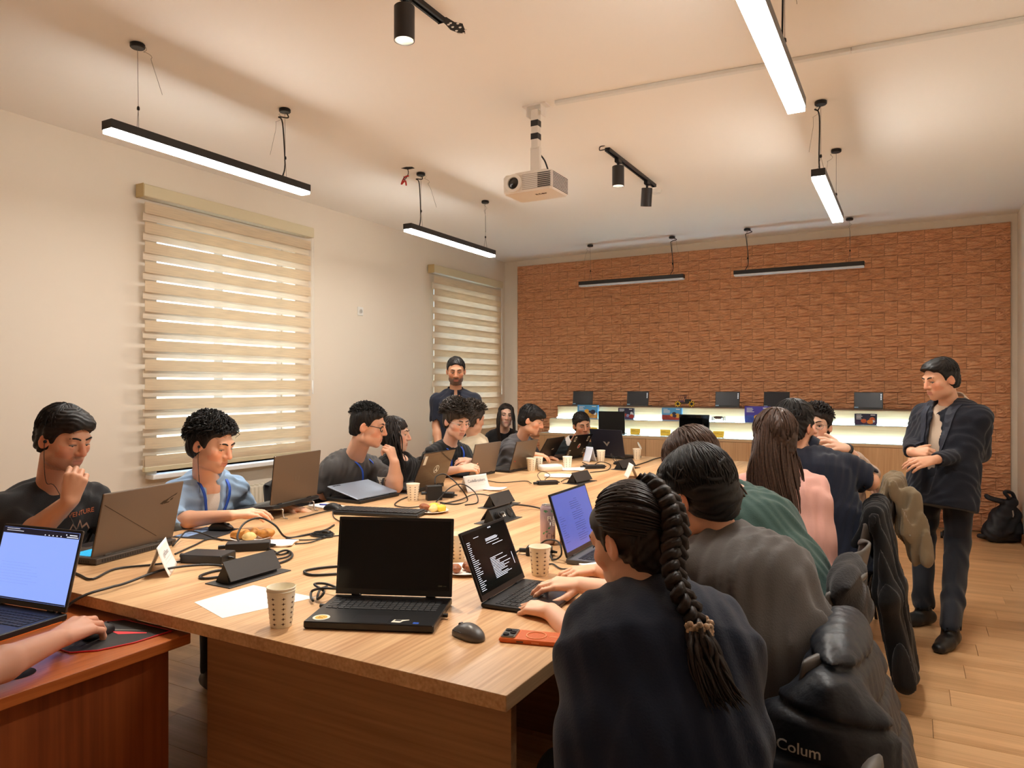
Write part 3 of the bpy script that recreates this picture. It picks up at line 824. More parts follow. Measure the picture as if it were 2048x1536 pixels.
# --- laptop on the brown desk
t, lid = laptop('black laptop with a pale blue web page on the brown desk at left', (-2.468, 1.262, DZ), d2(8), .365, .255, 104, mat('lid_rim_grey', rgb(96, 90, 86), .35, metal=.4), M_deck, .02, 'page', True, .25, kw=.016)
strokes(lid, 'browser_bar', M_sdark, [(-.174, .174, .222, .2405)], -.0035, False)
R = [(.02+k*.018, .024+k*.018, .2245, .2275) for k in range(5)]+[(.12, .17, .225, .2272), (.115, .12, .231, .234), (.132, .165, .231, .2335), (-.16, -.1, .236, .2372), (-.16, -.08, .230, .2312)]
strokes(lid, 'browser_icons', M_stext, R, -.0039)
strokes(lid, 'task_bar', M_sdark, [(-.174, .174, .0185, .0225)], -.0035, False)
M_sblue3 = mat('screen_grey_text', rgb(108, 132, 200), .3, emit=(rgb(112, 136, 208), .42))
strokes(lid, 'page_text', M_sblue3, [(-.15, -.02+.05*rr.random(), .13-k*.009, .1312-k*.009) for k in range(8)])
m = mat('cover_orange', rgb(232, 120, 50), .6)
MB().box(-.10, .186, -.26, -.02, .0002, .0018).build('orange_underlay', m, t)

# ================================================================== POP-UP SOCKETS
M_sock = mat('socket_anthracite', rgb(52, 48, 46), .5, metal=.1)
def popup(label, loc, rz, plug=False):
    t = thing('table_socket', label, 'socket', loc, rz, 'pop-up table sockets')
    b = MB(); b.box(-.062, .062, -.135, .135, .0, .003, ch=.001); b.build('frame_plate', M_sock, t)
    b = MB(); b.M = TR((0, 0, .003), rx=PI/2)
    b.prism([(-.045, 0), (.022, 0), (.004, .062), (-.006, .062)], -.105, .105); b.build('housing', mat('socket_black', rgb(18, 18, 18), .5), t)
    b = MB(); b.M = TR((0, 0, .003), rx=PI/2)
    b.prism([(.036, .010), (.039, .012), (-.002, .073), (-.006, .071)], -.11, .11); b.build('flap', M_sock, t)
    n = Vector((-.062, 0, .039)).normalized()
    for y in (-.06, .0, .06):
        b = MB(); M = Matrix.Translation((-.0265, y, .034)) @ n.to_track_quat('Z', 'Y').to_matrix().to_4x4(); b.M = M
        if y == 0:
            b.box(-.016, -.004, -.012, .012, .0, .001); b.box(.004, .016, -.012, .012, 0, .001); b.build('usb_port', M_white, t)
        else:
            b.lathe([(.024, 0), (.024, .003), (.02, .003), (.019, .0015)], 24, capt=True); b.build('outlet', mat('socket_ring_black', rgb(28, 28, 28), .35), t)
            if plug and y > 0:
                p = MB(); p.M = M; p.tube([(0, 0, .003), (0, 0, .022)], .018, 14); p.tube([(0, 0, .022), (.012, .0, .036)], .008, 10); p.build('plug', M_black, t)
    return t
popup('anthracite pop-up socket box nearest the camera, behind the white paper', (-2.03, 1.765, TZ), 0)
popup('anthracite pop-up socket with closed side to the camera behind the open one', (-2.02, 3.50, TZ), 0)
popup('open pop-up socket showing outlets with a black plug in it', (-1.80, 3.11, TZ), PI, True)
popup('anthracite pop-up socket beside the thin black power brick', (-2.02, 4.62, TZ), d2(-6))
popup('farthest anthracite pop-up socket near the white cup and navy laptop', (-2.03, 5.56, TZ), d2(-10))

# ================================================================== CUPS, CAN, BOTTLE
M_cup = mat('paper_cup', rgb(250, 242, 222), .6)
M_star = mat('cup_star', rgb(70, 42, 34), .6)
def cup_mesh():
    b = MB(); b.lathe([(.0, .003), (.0275, .003), (.0285, 0), (.0292, .001), (.0385, .098), (.0398, .0985), (.0402, .1005), (.039, .102), (.0378, .1), (.0285, .005), (.0, .005)], 28, capb=False, capt=False)
    return b.mesh('cup_body')
cup_me = cup_mesh()
def star_mesh():
    b = MB(); n = 8
    for r in range(6):
        z = .012+r*.0142
        for k in range(n):
            a = 2*PI*k/n; R = .0294+.0094*z/.098+.0004
            vs = []
            for j in range(8):
                rr_ = 1 if j % 2 == 0 else .34
                th_ = j*PI/4
                du, dz = rr_*math.cos(th_)*.0068, rr_*math.sin(th_)*.0042
                RR = .0294+.0094*(z+dz)/.098+.0004
                vs.append((RR*math.cos(a+du/R), RR*math.sin(a+du/R), z+dz))
            vs.append((R*math.cos(a), R*math.sin(a), z))
            b._add(vs, [(j, (j+1) % 8, 8) for j in range(8)])
    return b.mesh('star_print')
star_me = star_mesh()
def cup(label, x, y, z=TZ, stars=True, lid=False, rz=.2):
    t = thing('paper_cup', label, 'cup', (x, y, z), rz, 'white paper cups with brown stars')
    link('cup_body', cup_me, M_cup, t, auto=40)
    if stars: tag(link('star_print', star_me, M_star, t), kind='stuff')
    if lid:
        b = MB(); b.M = TR((.02, 0, .125), ry=1.1); b.lathe([(.0, 0), (.036, .0), (.038, .003), (.036, .006), (.0, .005)], 20, capb=False, capt=False); b.build('lid', M_white, t, auto=40)
    return t
cup('paper cup with brown stars in front of the black laptop on the white sheet', -1.543, 1.452)
cup('upper paper cup nested in the near cup beside the black laptop', -1.543, 1.452, TZ+.0085, stars=False)
cup('paper cup with brown stars beside the typing hands', -1.156, 2.29)
cup('paper cup partly hidden behind the edge of the black laptop screen', -1.535, 2.33)
cup('paper cup hidden behind the tall purple drink can', -1.285, 2.80)
cup('paper cup by the elbow of the man with hand on cheek', -2.90, 3.57)
cup('paper cup standing before the glossy brown laptop', -2.545, 3.40)
cup('paper cup on the left beside the white tissue pack', -2.626, 5.05)
cup('paper cup behind another by the tissue pack', -2.62, 5.16)
cup('paper cup standing on crumpled napkins', -2.432, 5.31)
cup('paper cup in front of the navy laptop with V emblem', -2.413, 5.98)
cup('farthest paper cup with a clear round lid tilted on it', -2.19, 6.30, lid=True)

t = thing('drink_can', 'tall lilac and green iced tea can on the table', 'can', (-1.352, 2.752, TZ), d2(-62))
M_can = mat('can_lilac', rgb(190, 168, 178), .3, metal=.5)
MB().lathe([(.024, 0), (.030, .006), (.0325, .012), (.0325, .150), (.030, .158), (.0265, .163), (.0262, .166)], 32, capt=False).build('can_body', M_can, t, auto=30)
MB().lathe([(.0262, .1655), (.0255, .167), (.0245, .166), (.024, .163), (.0, .163)], 28, capb=False, capt=False).build('can_top', mat('can_alu', rgb(200, 198, 196), .25, metal=.9), t, auto=40)
MB().box(-.004, .010, -.007, .007, .1635, .165).build('ring_pull', MATS['can_alu'], t)
M_green = mat('can_green', rgb(58, 142, 96), .35); M_plum = mat('can_plum', rgb(92, 72, 96), .35)
def wrap(parent, name, m, pts, R=.0327):
    b = MB(); b._add([(R*math.cos(x/R), R*math.sin(x/R), z) for x, z in pts], [tuple(range(len(pts)))])
    return b.build(name, m, parent)
rr = random.Random(11)
def leaf(x, z, a, L=.014, W=.006):
    return [(x+L*u*math.cos(a)-W*v*math.sin(a), z+L*u*math.sin(a)+W*v*math.cos(a)) for u, v in ((0, 0), (.3, .5), (.6, .5), (1, 0), (.6, -.5), (.3, -.5))]
for x, z, a in ((-.02, .142, .5), (-.006, .138, 2.6), (.012, .143, .2), (.022, .138, 2.2), (-.012, .146, -.4), (.0, .069, .7), (-.022, .045, 1.0), (-.012, .056, .3)): wrap(t, 'leaf', M_green, leaf(x, z, a))
wrap(t, 'green_band', M_green, [(-.022, .132), (.03, .132), (.03, .126), (.008, .112), (-.014, .108), (-.016, .118)], .0326)
wrap(t, 'plum_fruit', M_plum, [(.006+.013*math.cos(k*PI/6), .038+.015*math.sin(k*PI/6)) for k in range(12)], .0327)
wrap(t, 'plum_fruit', M_plum, [(.026+.011*math.cos(k*PI/6), .030+.012*math.sin(k*PI/6)) for k in range(12)], .0327)
wrap(t, 'base_band', mat('can_purple', rgb(84, 62, 110), .35), [(-.012, .013), (.032, .013), (.034, .026), (.012, .026), (-.002, .022)], .0328)
def wrap_text(parent, txt, size, x, z, m, R=.0331, bold=.0006):
    me = text_mesh(txt, size, .0, 'LEFT', bold)
    for v in me.vertices:
        X, Z_ = v.co.x+x, v.co.y+z
        v.co = (R*math.cos(X/R), R*math.sin(X/R), Z_)
    return link('lettering', me, m, parent)
M_cream = mat('can_cream', rgb(240, 234, 222), .4)
wrap_text(t, 'FUZE', .026, -.004, .112, M_cream); wrap_text(t, 'TEA', .026, .002, .090, M_cream)
wrap_text(t, 'BLUEB', .008, .008, .02, M_cream, .0333, .0002)

t = thing('yogurt_bottle', 'small clear bottle with black cap and yellow drink beside the pink top', 'bottle', (-.86, 4.05, TZ))
MB().lathe([(.026, 0), (.029, .004), (.029, .055)], 20).build('yellow_drink', mat('drink_yellow', rgb(232, 196, 40), .3), t, auto=40)
MB().lathe([(.0295, .055), (.0295, .1), (.024, .13), (.014, .15), (.014, .157)], 20).build('bottle_wall', mat('bottle_white', rgb(222, 222, 224), .25), t, auto=40)
MB().lathe([(.016, .155), (.016, .175)], 16).build('cap', M_black, t)

# ================================================================== PLATES WITH FOOD
M_plate = mat('paper_plate', rgb(238, 232, 222), .55)
M_bread = mat('pastry', rgb(204, 138, 62), .6, bump=(60, .4), var=(30, .25))
M_bread2 = mat('pastry_pale', rgb(232, 196, 130), .6, bump=(50, .3), var=(30, .15))
M_yel = mat('snack_yellow', rgb(240, 200, 70), .55, bump=(50, .3))
M_brn = mat('snack_brown', rgb(150, 84, 44), .55, bump=(60, .5), var=(50, .4))
plate_me = MB().lathe([(.0, 0), (.05, 0), (.055, .002), (.085, .012), (.087, .0128), (.085, .014), (.054, .004), (.0, .003)], 32, capb=False, capt=False).mesh('paper_plate')
def lump(m, seed, r):
    b = MB(); b.ball((0, 0, 0), (1, 1, 1), 12, 8)
    q = random.Random(seed); ph = [q.random()*6 for _ in range(6)]
    b.v = [tuple(c*(1+.09*math.sin(3*v[0]+ph[0])+.08*math.sin(4*v[1]+ph[1])+.06*math.sin(5*v[2]+ph[2])) for c in v) for v in b.v]
    b.v = [(v[0]*r[0], v[1]*r[1], v[2]*r[2]) for v in b.v]
    return b
def plate(label, x, y): 
    o = link('paper_plate', plate_me, M_plate, None, auto=40); o.location = (x, y, TZ)
    return tag(o, label, 'plate', 'white paper plates')
def food(name, label, cat, x, y, z, rz, m, r, seed, group=None):
    o = lump(m, seed, r).build(name, m, None, smooth=True); o.location = (x, y, TZ+z); o.rotation_euler = (0, 0, rz)
    return tag(o, label, cat, group)
plate('white plate of golden pastries near the wire laptop stand', -2.52, 2.20)
food('pastry', 'golden oblong pastry at the left of the near plate', 'pastry', -2.555, 2.17, .026, .9, M_bread, (.05, .024, .02), 1, 'pastries on the near plate')
food('pastry', 'dark golden pastry at the right of the near plate', 'pastry', -2.475, 2.235, .026, .4, M_bread, (.04, .028, .022), 2, 'pastries on the near plate')
food('pastry', 'pale round bun in the middle of the near plate', 'pastry', -2.495, 2.165, .022, 1.4, M_bread2, (.034, .026, .018), 3, 'pastries on the near plate')
food('pastry', 'folded pastry behind the others on the near plate', 'pastry', -2.535, 2.235, .024, 2.2, M_bread, (.034, .022, .018), 4, 'pastries on the near plate')
plate('white plate of snacks half hidden behind the dark chat laptop', -1.41, 2.19)
for k, (dx, dy) in enumerate(((-.03, -.02), (.0, .02), (-.01, -.035), (.03, .0))):
    food('fried_snack', ('left', 'middle', 'front', 'right')[k]+' brown fried snack on the plate behind the chat laptop', 'snack', -1.41+dx, 2.19+dy, .018, k, M_brn, (.024, .018, .014), 20+k, 'fried snacks')
plate('white plate with yellow chips behind the keyboard', -2.225, 3.14)
for k, (dx, dy, mm, nm) in enumerate(((-.045, .0, M_brn, 'brown snack at the left'), (-.012, .03, M_yel, 'yellow chip heap at the back'), (.018, -.015, M_bread2, 'pale bun in front'), (.045, .02, M_yel, 'yellow chip at the right'))):
    food('snack', nm+' of the plate behind the keyboard', 'snack', -2.225+dx, 3.14+dy, .024, k*.8, mm, (.034, .024, .02), 30+k, 'snacks behind the keyboard')
plate('white plate with a napkin beside the grey laptop on the right', -.98, 2.39)
food('snack', 'yellow snack on the plate beside the grey laptop', 'snack', -.95, 2.36, .02, 0, M_yel, (.03, .022, .016), 41)
food('snack', 'small yellow heap between elbow and glossy laptop', 'snack', -2.90, 4.10, .02, 0, M_yel, (.03, .03, .02), 42)
# ================================================================== PAPER THINGS
M_paper = mat('paper_white', rgb(238, 235, 232), .7)
M_ink = mat('print_ink', rgb(130, 130, 138), .7)
b = MB(); b._add([(-1.943, 1.476, 0), (-1.738, 1.414, 0), (-1.651, 1.698, 0), (-1.936, 1.70, 0), (-1.943, 1.476, .0006), (-1.738, 1.414, .0006), (-1.651, 1.698, .0006), (-1.936, 1.70, .0006)], [(3, 2, 1, 0), (4, 5, 6, 7), (0, 1, 5, 4), (1, 2, 6, 5), (2, 3, 7, 6), (3, 0, 4, 7)])
b.v = [(x+1.8, y-1.55, z) for x, y, z in b.v]
o = b.build('paper_sheet', M_paper); o.location = (-1.8, 1.55, TZ+.0003); tag(o, 'white sheet of paper lying by the near paper cup', 'paper')
def tent(label, x, y, rz, L, Hh, Wd, txt=None, m=None):
    t = thing('tent_card', label, 'card', (x, y, TZ), rz, 'folded paper tent cards')
    for s, nm in ((1, 'front_leaf'), (-1, 'back_leaf')):
        def fn(u, v, s=s):
            return (s*(Wd/2*(1-v)**1.25+.0004), L*(u-.5), .0005+Hh*v)
        g = MB(); g.grid(fn, 6, 8); n0 = len(g.v)
        o = g.build(nm, m or M_paper, t, smooth=True)
        sm = o.modifiers.new('thick', 'SOLIDIFY'); sm.thickness = .0005
        if s == 1 and txt:
            a = math.atan2(Hh, Wd/2)
            me = text_mesh(txt, L*.13, 0); lt = link('lettering', me, mat('print_grey_text', rgb(96, 98, 110), .7), o)
            lt.rotation_euler = (a*1.02, 0, PI/2); lt.location = (Wd*.16+.0016, 0, Hh*.66)
            g2 = MB(); g2.box(-L*.3, L*.3, -.0004, .0004, 0, .0002); g2.box(-L*.36, L*.36, -.0124, -.0118, 0, .0002)
            ln = g2.build('printed_line', mat('print_light', rgb(176, 178, 186), .7), o); tag(ln, kind='stuff'); ln.rotation_euler = (a*1.02, 0, PI/2); ln.location = (Wd*.25+.0022, 0, Hh*.5)
    return t
tent('white folded tent card with small print beside the taupe gaming laptop', -2.37, 1.665, d2(46), .19, .105, .08, 'gitDocta')
tent('white tent card with a printed team name among the cables', -2.45, 3.93, d2(-12), .21, .10, .08, 'CodeBreakers')
tent('small pale blue tent card in front of the navy laptop', -2.50, 5.93, d2(60), .10, .13, .08, None, mat('paper_bluish', rgb(212, 222, 240), .7))
tent('white tent card half hidden behind the dark hair on the right', -1.80, 5.05, d2(30), .18, .10, .08)
def napkin(label, x, y, rz, w=.13, d=.12, seed=0, name='napkin'):
    q = random.Random(seed); p = [q.random()*6 for _ in range(4)]
    b = MB()
    def fn(u, v): return ((u-.5)*w*(1+.05*math.sin(7*v+p[0])), (v-.5)*d*(1+.05*math.sin(6*u+p[1])), .006+.003*math.sin(9*u+p[2])*math.sin(8*v+p[3]))
    b.grid(fn, 10, 10)
    o = b.build(name, M_paper, None, smooth=True); sm = o.modifiers.new('thick', 'SOLIDIFY'); sm.thickness = .006; sm.offset = -1
    o.location = (x, y, TZ+.004); o.rotation_euler = (0, 0, rz)
    return tag(o, label, 'napkin', 'white paper napkins')
napkin('folded white napkin right of the near pastry plate', -2.34, 2.19, .5, .13, .11, 1)
napkin('crumpled napkin under the far paper cup', -2.40, 5.28, .2, .24, .2, 2)
napkin('white napkin beside the team name tent card', -2.40, 4.02, .1, .2, .12, 3)
napkin('crumpled clear-white napkin on the plate by the grey laptop', -.99, 2.42, .8, .1, .09, 4).location.z = TZ+.018
napkin('flat printed paper between the sockets on the far half', -2.25, 4.85, .3, .28, .18, 5, 'paper_slip')
b = MB().box(-.09, .09, -.055, .055, 0, .05, ch=.012)
o = b.build('tissue_pack', mat('tissue_plastic', rgb(236, 232, 226), .3), None, auto=50); o.location = (-2.50, 5.13, TZ); o.rotation_euler = (0, 0, .9); tag(o, 'white soft pack of tissues behind two paper cups', 'tissue pack')
t = thing('notebook', 'open white notebook with blue pen behind the wire stand', 'notebook', (-2.84, 3.0, TZ), -.2)
MB().box(-.09, .09, -.06, .06, 0, .008).build('page_block', M_paper, t)
o = MB().tube([(-.06, -.01, 0), (.06, .015, 0)], .004, 8).build('pen', mat('pen_blue', rgb(40, 64, 170), .4)); o.location = (-2.82, 3.0, TZ+.012); tag(o, 'blue ballpoint pen lying on the white notebook', 'pen')

# ================================================================== MICE, KEYBOARD, PHONE
def mouse(label, loc, rz, m, L=.115, W=.066, H=.038):
    t = thing('computer_mouse', label, 'mouse', loc, rz)
    b = MB(); b.ball((0, 0, 0), 1, 24, 16)
    vs = []
    for x, y, z in b.v:
        zz = max(z, -.25)
        ww = 1-.16*math.cos(PI*y*.9)*.6+.06*y
        vs.append((x*W/2*ww, y*L/2, (zz+.25)/1.25*H*(1-.28*y*y-.10*y)))
    b.v = vs; b.build('shell', m, t, smooth=True)
    MB().tube([(-.004, L*.28, H*.62), (.004, L*.28, H*.62)], .008, 14).build('scroll_wheel', M_black, t)
    b = MB(); b.box(-W*.515, -W*.47, -.012, .008, H*.48, H*.56, ch=.001); b.box(-W*.515, -W*.475, .010, .028, H*.46, H*.54, ch=.001); b.build('side_button', M_black, t)
    return t
mouse('dark grey wireless mouse beside the orange phone', (-1.035, 1.628, TZ), d2(70), mat('mouse_grey', rgb(84, 80, 78), .35))
mouse('black mouse on the picture mouse pad of the man in light blue', (-2.80, 2.27, TZ+.004), d2(-60), M_black)
mouse('black mouse beside the black external keyboard', (-2.735, 2.945, TZ), d2(-70), M_black)
t = thing('external_keyboard', 'black external keyboard lying behind the black laptop screen', 'keyboard', (-2.43, 2.965, TZ), math.atan2(.123, .464))
MB().box(-.235, .235, -.075, .075, .002, .02, ch=.005).build('case', M_black, t, auto=40)
b = MB()
for r in range(6):
    for c in range(21): b.box(-.226+c*.0216, -.2075+c*.0216, -.064+r*.0212, -.047+r*.0212, .02, .026)
tag(b.build('keys', M_key, t), kind='stuff')
t = thing('mouse_pad', 'black mouse pad with pale blue artwork by the gaming laptop', 'mouse pad', (-2.80, 2.20, TZ), d2(-75))
MB().box(-.12, .12, -.10, .10, 0, .003, ch=.001).build('pad', mat('pad_black', rgb(36, 38, 44), .8), t)
MB().box(-.10, .10, -.095, -.03, .003, .0034).build('artwork', mat('pad_blue', rgb(130, 160, 205), .7, var=(25, .6)), t)
t = thing('mouse_pad', 'black mouse pad with a red stitched rim and red artwork on the brown desk', 'mouse pad', (-2.08, 1.24, DZ), 0)
out = [(.17, .135), (.165, .02), (.135, -.065), (.085, -.11), (-.09, -.11), (-.11, -.05), (-.12, .04), (-.05, .13)]
MB().prism(out, 0, .003).build('pad', mat('pad_dark', rgb(38, 34, 34), .7, var=(14, .5)), t)
MB().tube([(x, y, .0025) for x, y in out+[out[0]]], .0024, 6, cap=False).build('red_rim', mat('rim_red', rgb(198, 30, 34), .5), t)
MB().prism([(.02, .045), (.06, .04), (.125, .085), (.12, .09), (.06, .065)], .003, .0034).build('red_artwork', mat('art_red', rgb(226, 50, 60), .6), t)
MB().prism([(-.03, .03), (.10, .10), (.105, .105), (-.03, .045)], .003, .0033).build('grey_artwork', mat('art_grey', rgb(120, 114, 108), .6), t)
b = MB(); b.ball((0, 0, 0), (.03, .05, .03), 16, 10)
mo = mouse('dark mouse under the hand on the brown desk', (-2.065, 1.25, DZ+.003), d2(20), M_black, .11, .06, .034)

t = thing('smartphone', 'phone in a perforated orange case lying face down', 'phone', (-.880, 1.690, TZ), math.atan2(.255, .967))
M_or = mat('case_orange', rgb(222, 106, 44), .45)
MB().box(-.078, .078, -.039, .039, 0, .012, ch=.004).build('case', M_or, t, auto=40)
MB().box(-.074, -.036, -.034, .030, .012, .0155, ch=.003).build('camera_frame', mat('cam_frame', rgb(150, 140, 130), .3, metal=.7), t)
MB().box(-.071, -.039, -.031, .027, .0150, .0162, ch=.001).build('camera_panel', mat('cam_panel', rgb(34, 30, 34), .2), t)
for x, y in ((-.063, .014), (-.063, -.018), (-.047, -.002)):
    b = MB(); b.M = TR((x, y, .016)); b.lathe([(.0085, 0), (.0085, .0018), (.007, .0018), (.006, .001)], 16); b.build('camera_lens', mat('cam_lens', rgb(16, 16, 20), .1, metal=.3), t)
M_or2 = mat('case_orange_light', rgb(238, 150, 100), .45)
b = MB(); b.tube([(.015+.026*math.cos(2*PI*k/32), .026*math.sin(2*PI*k/32), .0122) for k in range(33)], .0022, 6, cap=False); b.build('charging_ring', M_or2, t)
MB().box(.05, .072, -.002, .002, .0118, .0126).build('charging_bar', M_or2, t)
b = MB()
for i in range(30):
    for j in range(18):
        x, y = -.03+i*.0035, -.032+j*.0037
        if x < .073: b.box(x, x+.0016, y, y+.0016, .0119, .0121)
tag(b.build('perforations', mat('perf_dark', rgb(150, 62, 20), .6), t), kind='stuff')
MB().box(-.03, -.012, -.0396, -.0385, .004, .0075).build('side_button', mat('btn_dark', rgb(40, 18, 8), .4), t)
MB().box(.01, .03, -.0396, -.0385, .004, .0075).build('side_button', M_or2, t)

# ================================================================== POWER BRICKS
def brick_box(label, x, y, rz, L, W, H, rx=0):
    t = thing('power_adapter', label, 'power adapter', (x, y, TZ), rz, 'black laptop power adapters')
    MB().box(-L/2, L/2, -W/2, W/2, 0, H, ch=.003).build('case', M_black, t)
    MB().tube([(L/2, 0, H*.5), (L/2+.022, 0, H*.45)], [.007, .004], 8).build('strain_relief', M_black, t)
    MB().tube([(-L/2, 0, H*.5), (-L/2-.03, 0, H*.5)], .009, 8).build('inlet_plug', M_black, t)
    return t
brick_box('large flat square power adapter behind the nearest pop-up socket', -2.36, 1.855, .35, .17, .105, .032)
brick_box('rounded long power adapter behind the flat square one', -2.37, 2.055, .75, .17, .062, .034)
brick_box('power adapter standing upright before the glossy brown laptop', -2.46, 3.49, .9, .09, .05, .085)
brick_box('thin power adapter in the middle of the far table half', -2.17, 4.41, .85, .14, .055, .026)
brick_box('power adapter beneath the purple can beside the cup', -1.29, 2.55, .3, .10, .055, .034)
brick_box('power adapter among the cables before the navy laptop', -2.26, 5.45, .75, .17, .07, .03)
brick_box('dark power adapter lying beside the cup at the glossy laptop', -2.47, 3.60, .4, .13, .06, .03)
brick_box('power adapter hidden near the farthest socket', -2.16, 5.85, 1.0, .13, .06, .028)
# ================================================================== CABLES
M_cable = mat('cable_black', rgb(24, 23, 24), .45)
CABLES = [
 ('thick black cable from the brown desk up to the nearest socket', .0045, [(-2.325, 1.26, .712),(-2.29, 1.33, .765),(-2.28, 1.42, .775),(-2.294, 1.478, .772),(-2.309, 1.636, .782),(-2.278, 1.756, .775),(-2.236, 1.808, .766),(-2.181, 1.797, .765),(-2.193, 1.742, .765),(-2.179, 1.679, .765),(-2.136, 1.666, .765),(-2.103, 1.722, .765)]),
 ('black cable running under the white tent card', .004, [(-2.684, 1.51, .765),(-2.56, 1.483, .765),(-2.469, 1.474, .765),(-2.533, 1.594, .765),(-2.476, 1.692, .765),(-2.416, 1.796, .765)]),
 ('black cable crossing behind the flat square adapter', .0035, [(-2.551, 1.851, .765),(-2.623, 1.996, .765),(-2.668, 2.106, .765),(-2.532, 2.124, .765),(-2.277, 2.083, .768),(-2.175, 2.04, .766),(-2.186, 2.103, .765),(-2.13, 2.037, .765),(-2.137, 1.968, .765)]),
 ('short raised cable arch behind the gaming laptop', .0035, [(-2.688, 1.939, .765),(-2.704, 1.986, .79),(-2.747, 2.049, .80),(-2.696, 2.065, .80),(-2.685, 2.133, .766),(-2.604, 2.119, .765)]),
 ('black cable arching high over the pastry plate', .0045, [(-2.383, 2.024, .79),(-2.492, 2.104, .80),(-2.515, 2.162, .84),(-2.506, 2.237, .85),(-2.402, 2.225, .83),(-2.403, 2.289, .766),(-2.369, 2.368, .765),(-2.371, 2.495, .765),(-2.418, 2.606, .765)]),
 ('thin black cable right of the pastry plate with a knot', .003, [(-2.387, 2.274, .765),(-2.311, 2.281, .765),(-2.26, 2.333, .765),(-2.271, 2.448, .765),(-2.30, 2.42, .765),(-2.25, 2.36, .77),(-2.29, 2.36, .766)]),
 ('thin black cable ending in a grey plug by the napkin', .003, [(-2.271, 2.213, .765),(-2.237, 2.265, .765),(-2.253, 2.372, .765),(-2.241, 2.415, .765),(-2.10, 2.60, .765)]),
 ('black cable loop left of the black laptop screen', .0045, [(-1.80, 2.05, .765),(-1.862, 2.007, .765),(-1.902, 1.951, .765),(-1.906, 1.901, .765),(-1.845, 1.88, .765),(-1.78, 1.932, .765)]),
 ('tight coil of black cable beside the black laptop hinge', .004, [(-1.70, 1.80, .765),(-1.65, 1.714, .78),(-1.61, 1.662, .77),(-1.60, 1.68, .79),(-1.66, 1.70, .80),(-1.66, 1.75, .79),(-1.60, 1.74, .785),(-1.605, 1.68, .80),(-1.65, 1.68, .785),(-1.635, 1.66, .772),(-1.607, 1.64, .771)]),
 ('loop of black cable right of the two near adapters', .0045, [(-2.289, 1.902, .77),(-2.163, 1.883, .765),(-2.086, 1.908, .765),(-2.087, 1.996, .765),(-2.132, 2.064, .768),(-2.203, 2.093, .77),(-2.196, 2.01, .765)]),
 ('black cable from the open socket past the purple can', .0045, [(-1.80, 3.19, .80),(-1.84, 3.35, .80),(-1.80, 3.48, .775),(-1.70, 3.45, .766),(-1.60, 3.35, .765),(-1.50, 3.22, .765)]),
 ('curled black cable left of the cup by the typing hands', .0035, [(-1.39, 2.575, .765),(-1.323, 2.372, .79),(-1.333, 2.343, .765),(-1.268, 2.254, .765),(-1.205, 2.25, .765)]),
 ('small cable loop rising beside the purple can', .0035, [(-1.293, 2.553, .80),(-1.242, 2.527, .83),(-1.184, 2.508, .83),(-1.162, 2.48, .79),(-1.201, 2.487, .766),(-1.235, 2.531, .79)]),
 ('black cable plugged into the grey laptop', .003, [(-1.194, 2.386, .765),(-1.174, 2.431, .765),(-1.111, 2.382, .765),(-1.06, 2.43, .768),(-1.05, 2.47, .77)]),
 ('black cable looping by the cup at the half-closed laptop', .0035, [(-2.76, 3.53, .77),(-2.68, 3.58, .765),(-2.612, 3.364, .765),(-2.527, 3.209, .765),(-2.415, 3.177, .765),(-2.36, 3.263, .765)]),
 ('black cable rising in a loop before the glossy laptop', .004, [(-2.468, 3.512, .85),(-2.48, 3.54, .89),(-2.45, 3.591, .90),(-2.30, 3.50, .86),(-2.267, 3.555, .766),(-2.246, 3.40, .765),(-2.356, 3.403, .765)]),
 ('second black cable loop in front of the team name card', .0035, [(-2.382, 3.40, .766),(-2.421, 3.60, .82),(-2.36, 3.647, .84),(-2.261, 3.627, .80),(-2.169, 3.507, .766),(-2.184, 3.399, .765)]),
 ('black cable along the foot of the team name card', .0035, [(-2.314, 3.366, .765),(-2.306, 3.534, .766),(-2.34, 3.75, .768),(-2.225, 3.75, .765),(-2.08, 3.58, .766)]),
 ('black cable leading right to the thin far adapter', .003, [(-2.69, 4.40, .765),(-2.483, 4.309, .765),(-2.369, 4.461, .765),(-2.25, 4.33, .772)]),
 ('black cable from the thin adapter to the next socket', .003, [(-2.10, 4.48, .775),(-2.16, 4.68, .765),(-2.12, 4.78, .765),(-2.054, 4.697, .768)]),
 ('thin cable curl standing over the thin adapter', .0025, [(-2.271, 4.516, .765),(-2.355, 4.627, .79),(-2.343, 4.683, .81),(-2.276, 4.67, .79),(-2.27, 4.577, .768),(-2.207, 4.50, .766)]),
 ('tangled cable in front of the navy laptop', .0035, [(-2.505, 5.783, .765),(-2.34, 5.60, .765),(-2.393, 5.90, .765),(-2.239, 5.75, .766),(-2.108, 5.362, .765),(-2.165, 5.142, .765)]),
 ('thin cable loop standing by the farthest socket', .0025, [(-2.139, 5.608, .80),(-2.25, 5.80, .85),(-2.20, 5.80, .80),(-2.149, 5.753, .766)]),
 ('thick cable running away on the far right of the table', .005, [(-2.02, 5.80, .766),(-2.03, 6.1, .766),(-2.05, 6.35, .766),(-2.04, 6.55, .766)]),
 ('black mouse cable behind the external keyboard', .0025, [(-2.70, 2.90, .768),(-2.556, 2.755, .765),(-2.389, 2.651, .765)]),
 ('thin cable between wire stand and notebook', .003, [(-2.70, 2.66, .765),(-2.72, 2.85, .765),(-2.69, 3.02, .765)]),
]
for k, (lb, r, pts) in enumerate(CABLES):
    p0 = Vector(pts[0]); b = MB(); b.tube([Vector(p)-p0 for p in catmull(pts, 6)], r, 7)
    o = b.build('power_cable', M_cable, None, smooth=True); o.location = p0; tag(o, lb, 'cable', 'black cables on the table')
t = thing('cable_bundle', 'bundle of looped black cable tied beside the raised laptop', 'cable', (-2.30, 2.40, TZ))
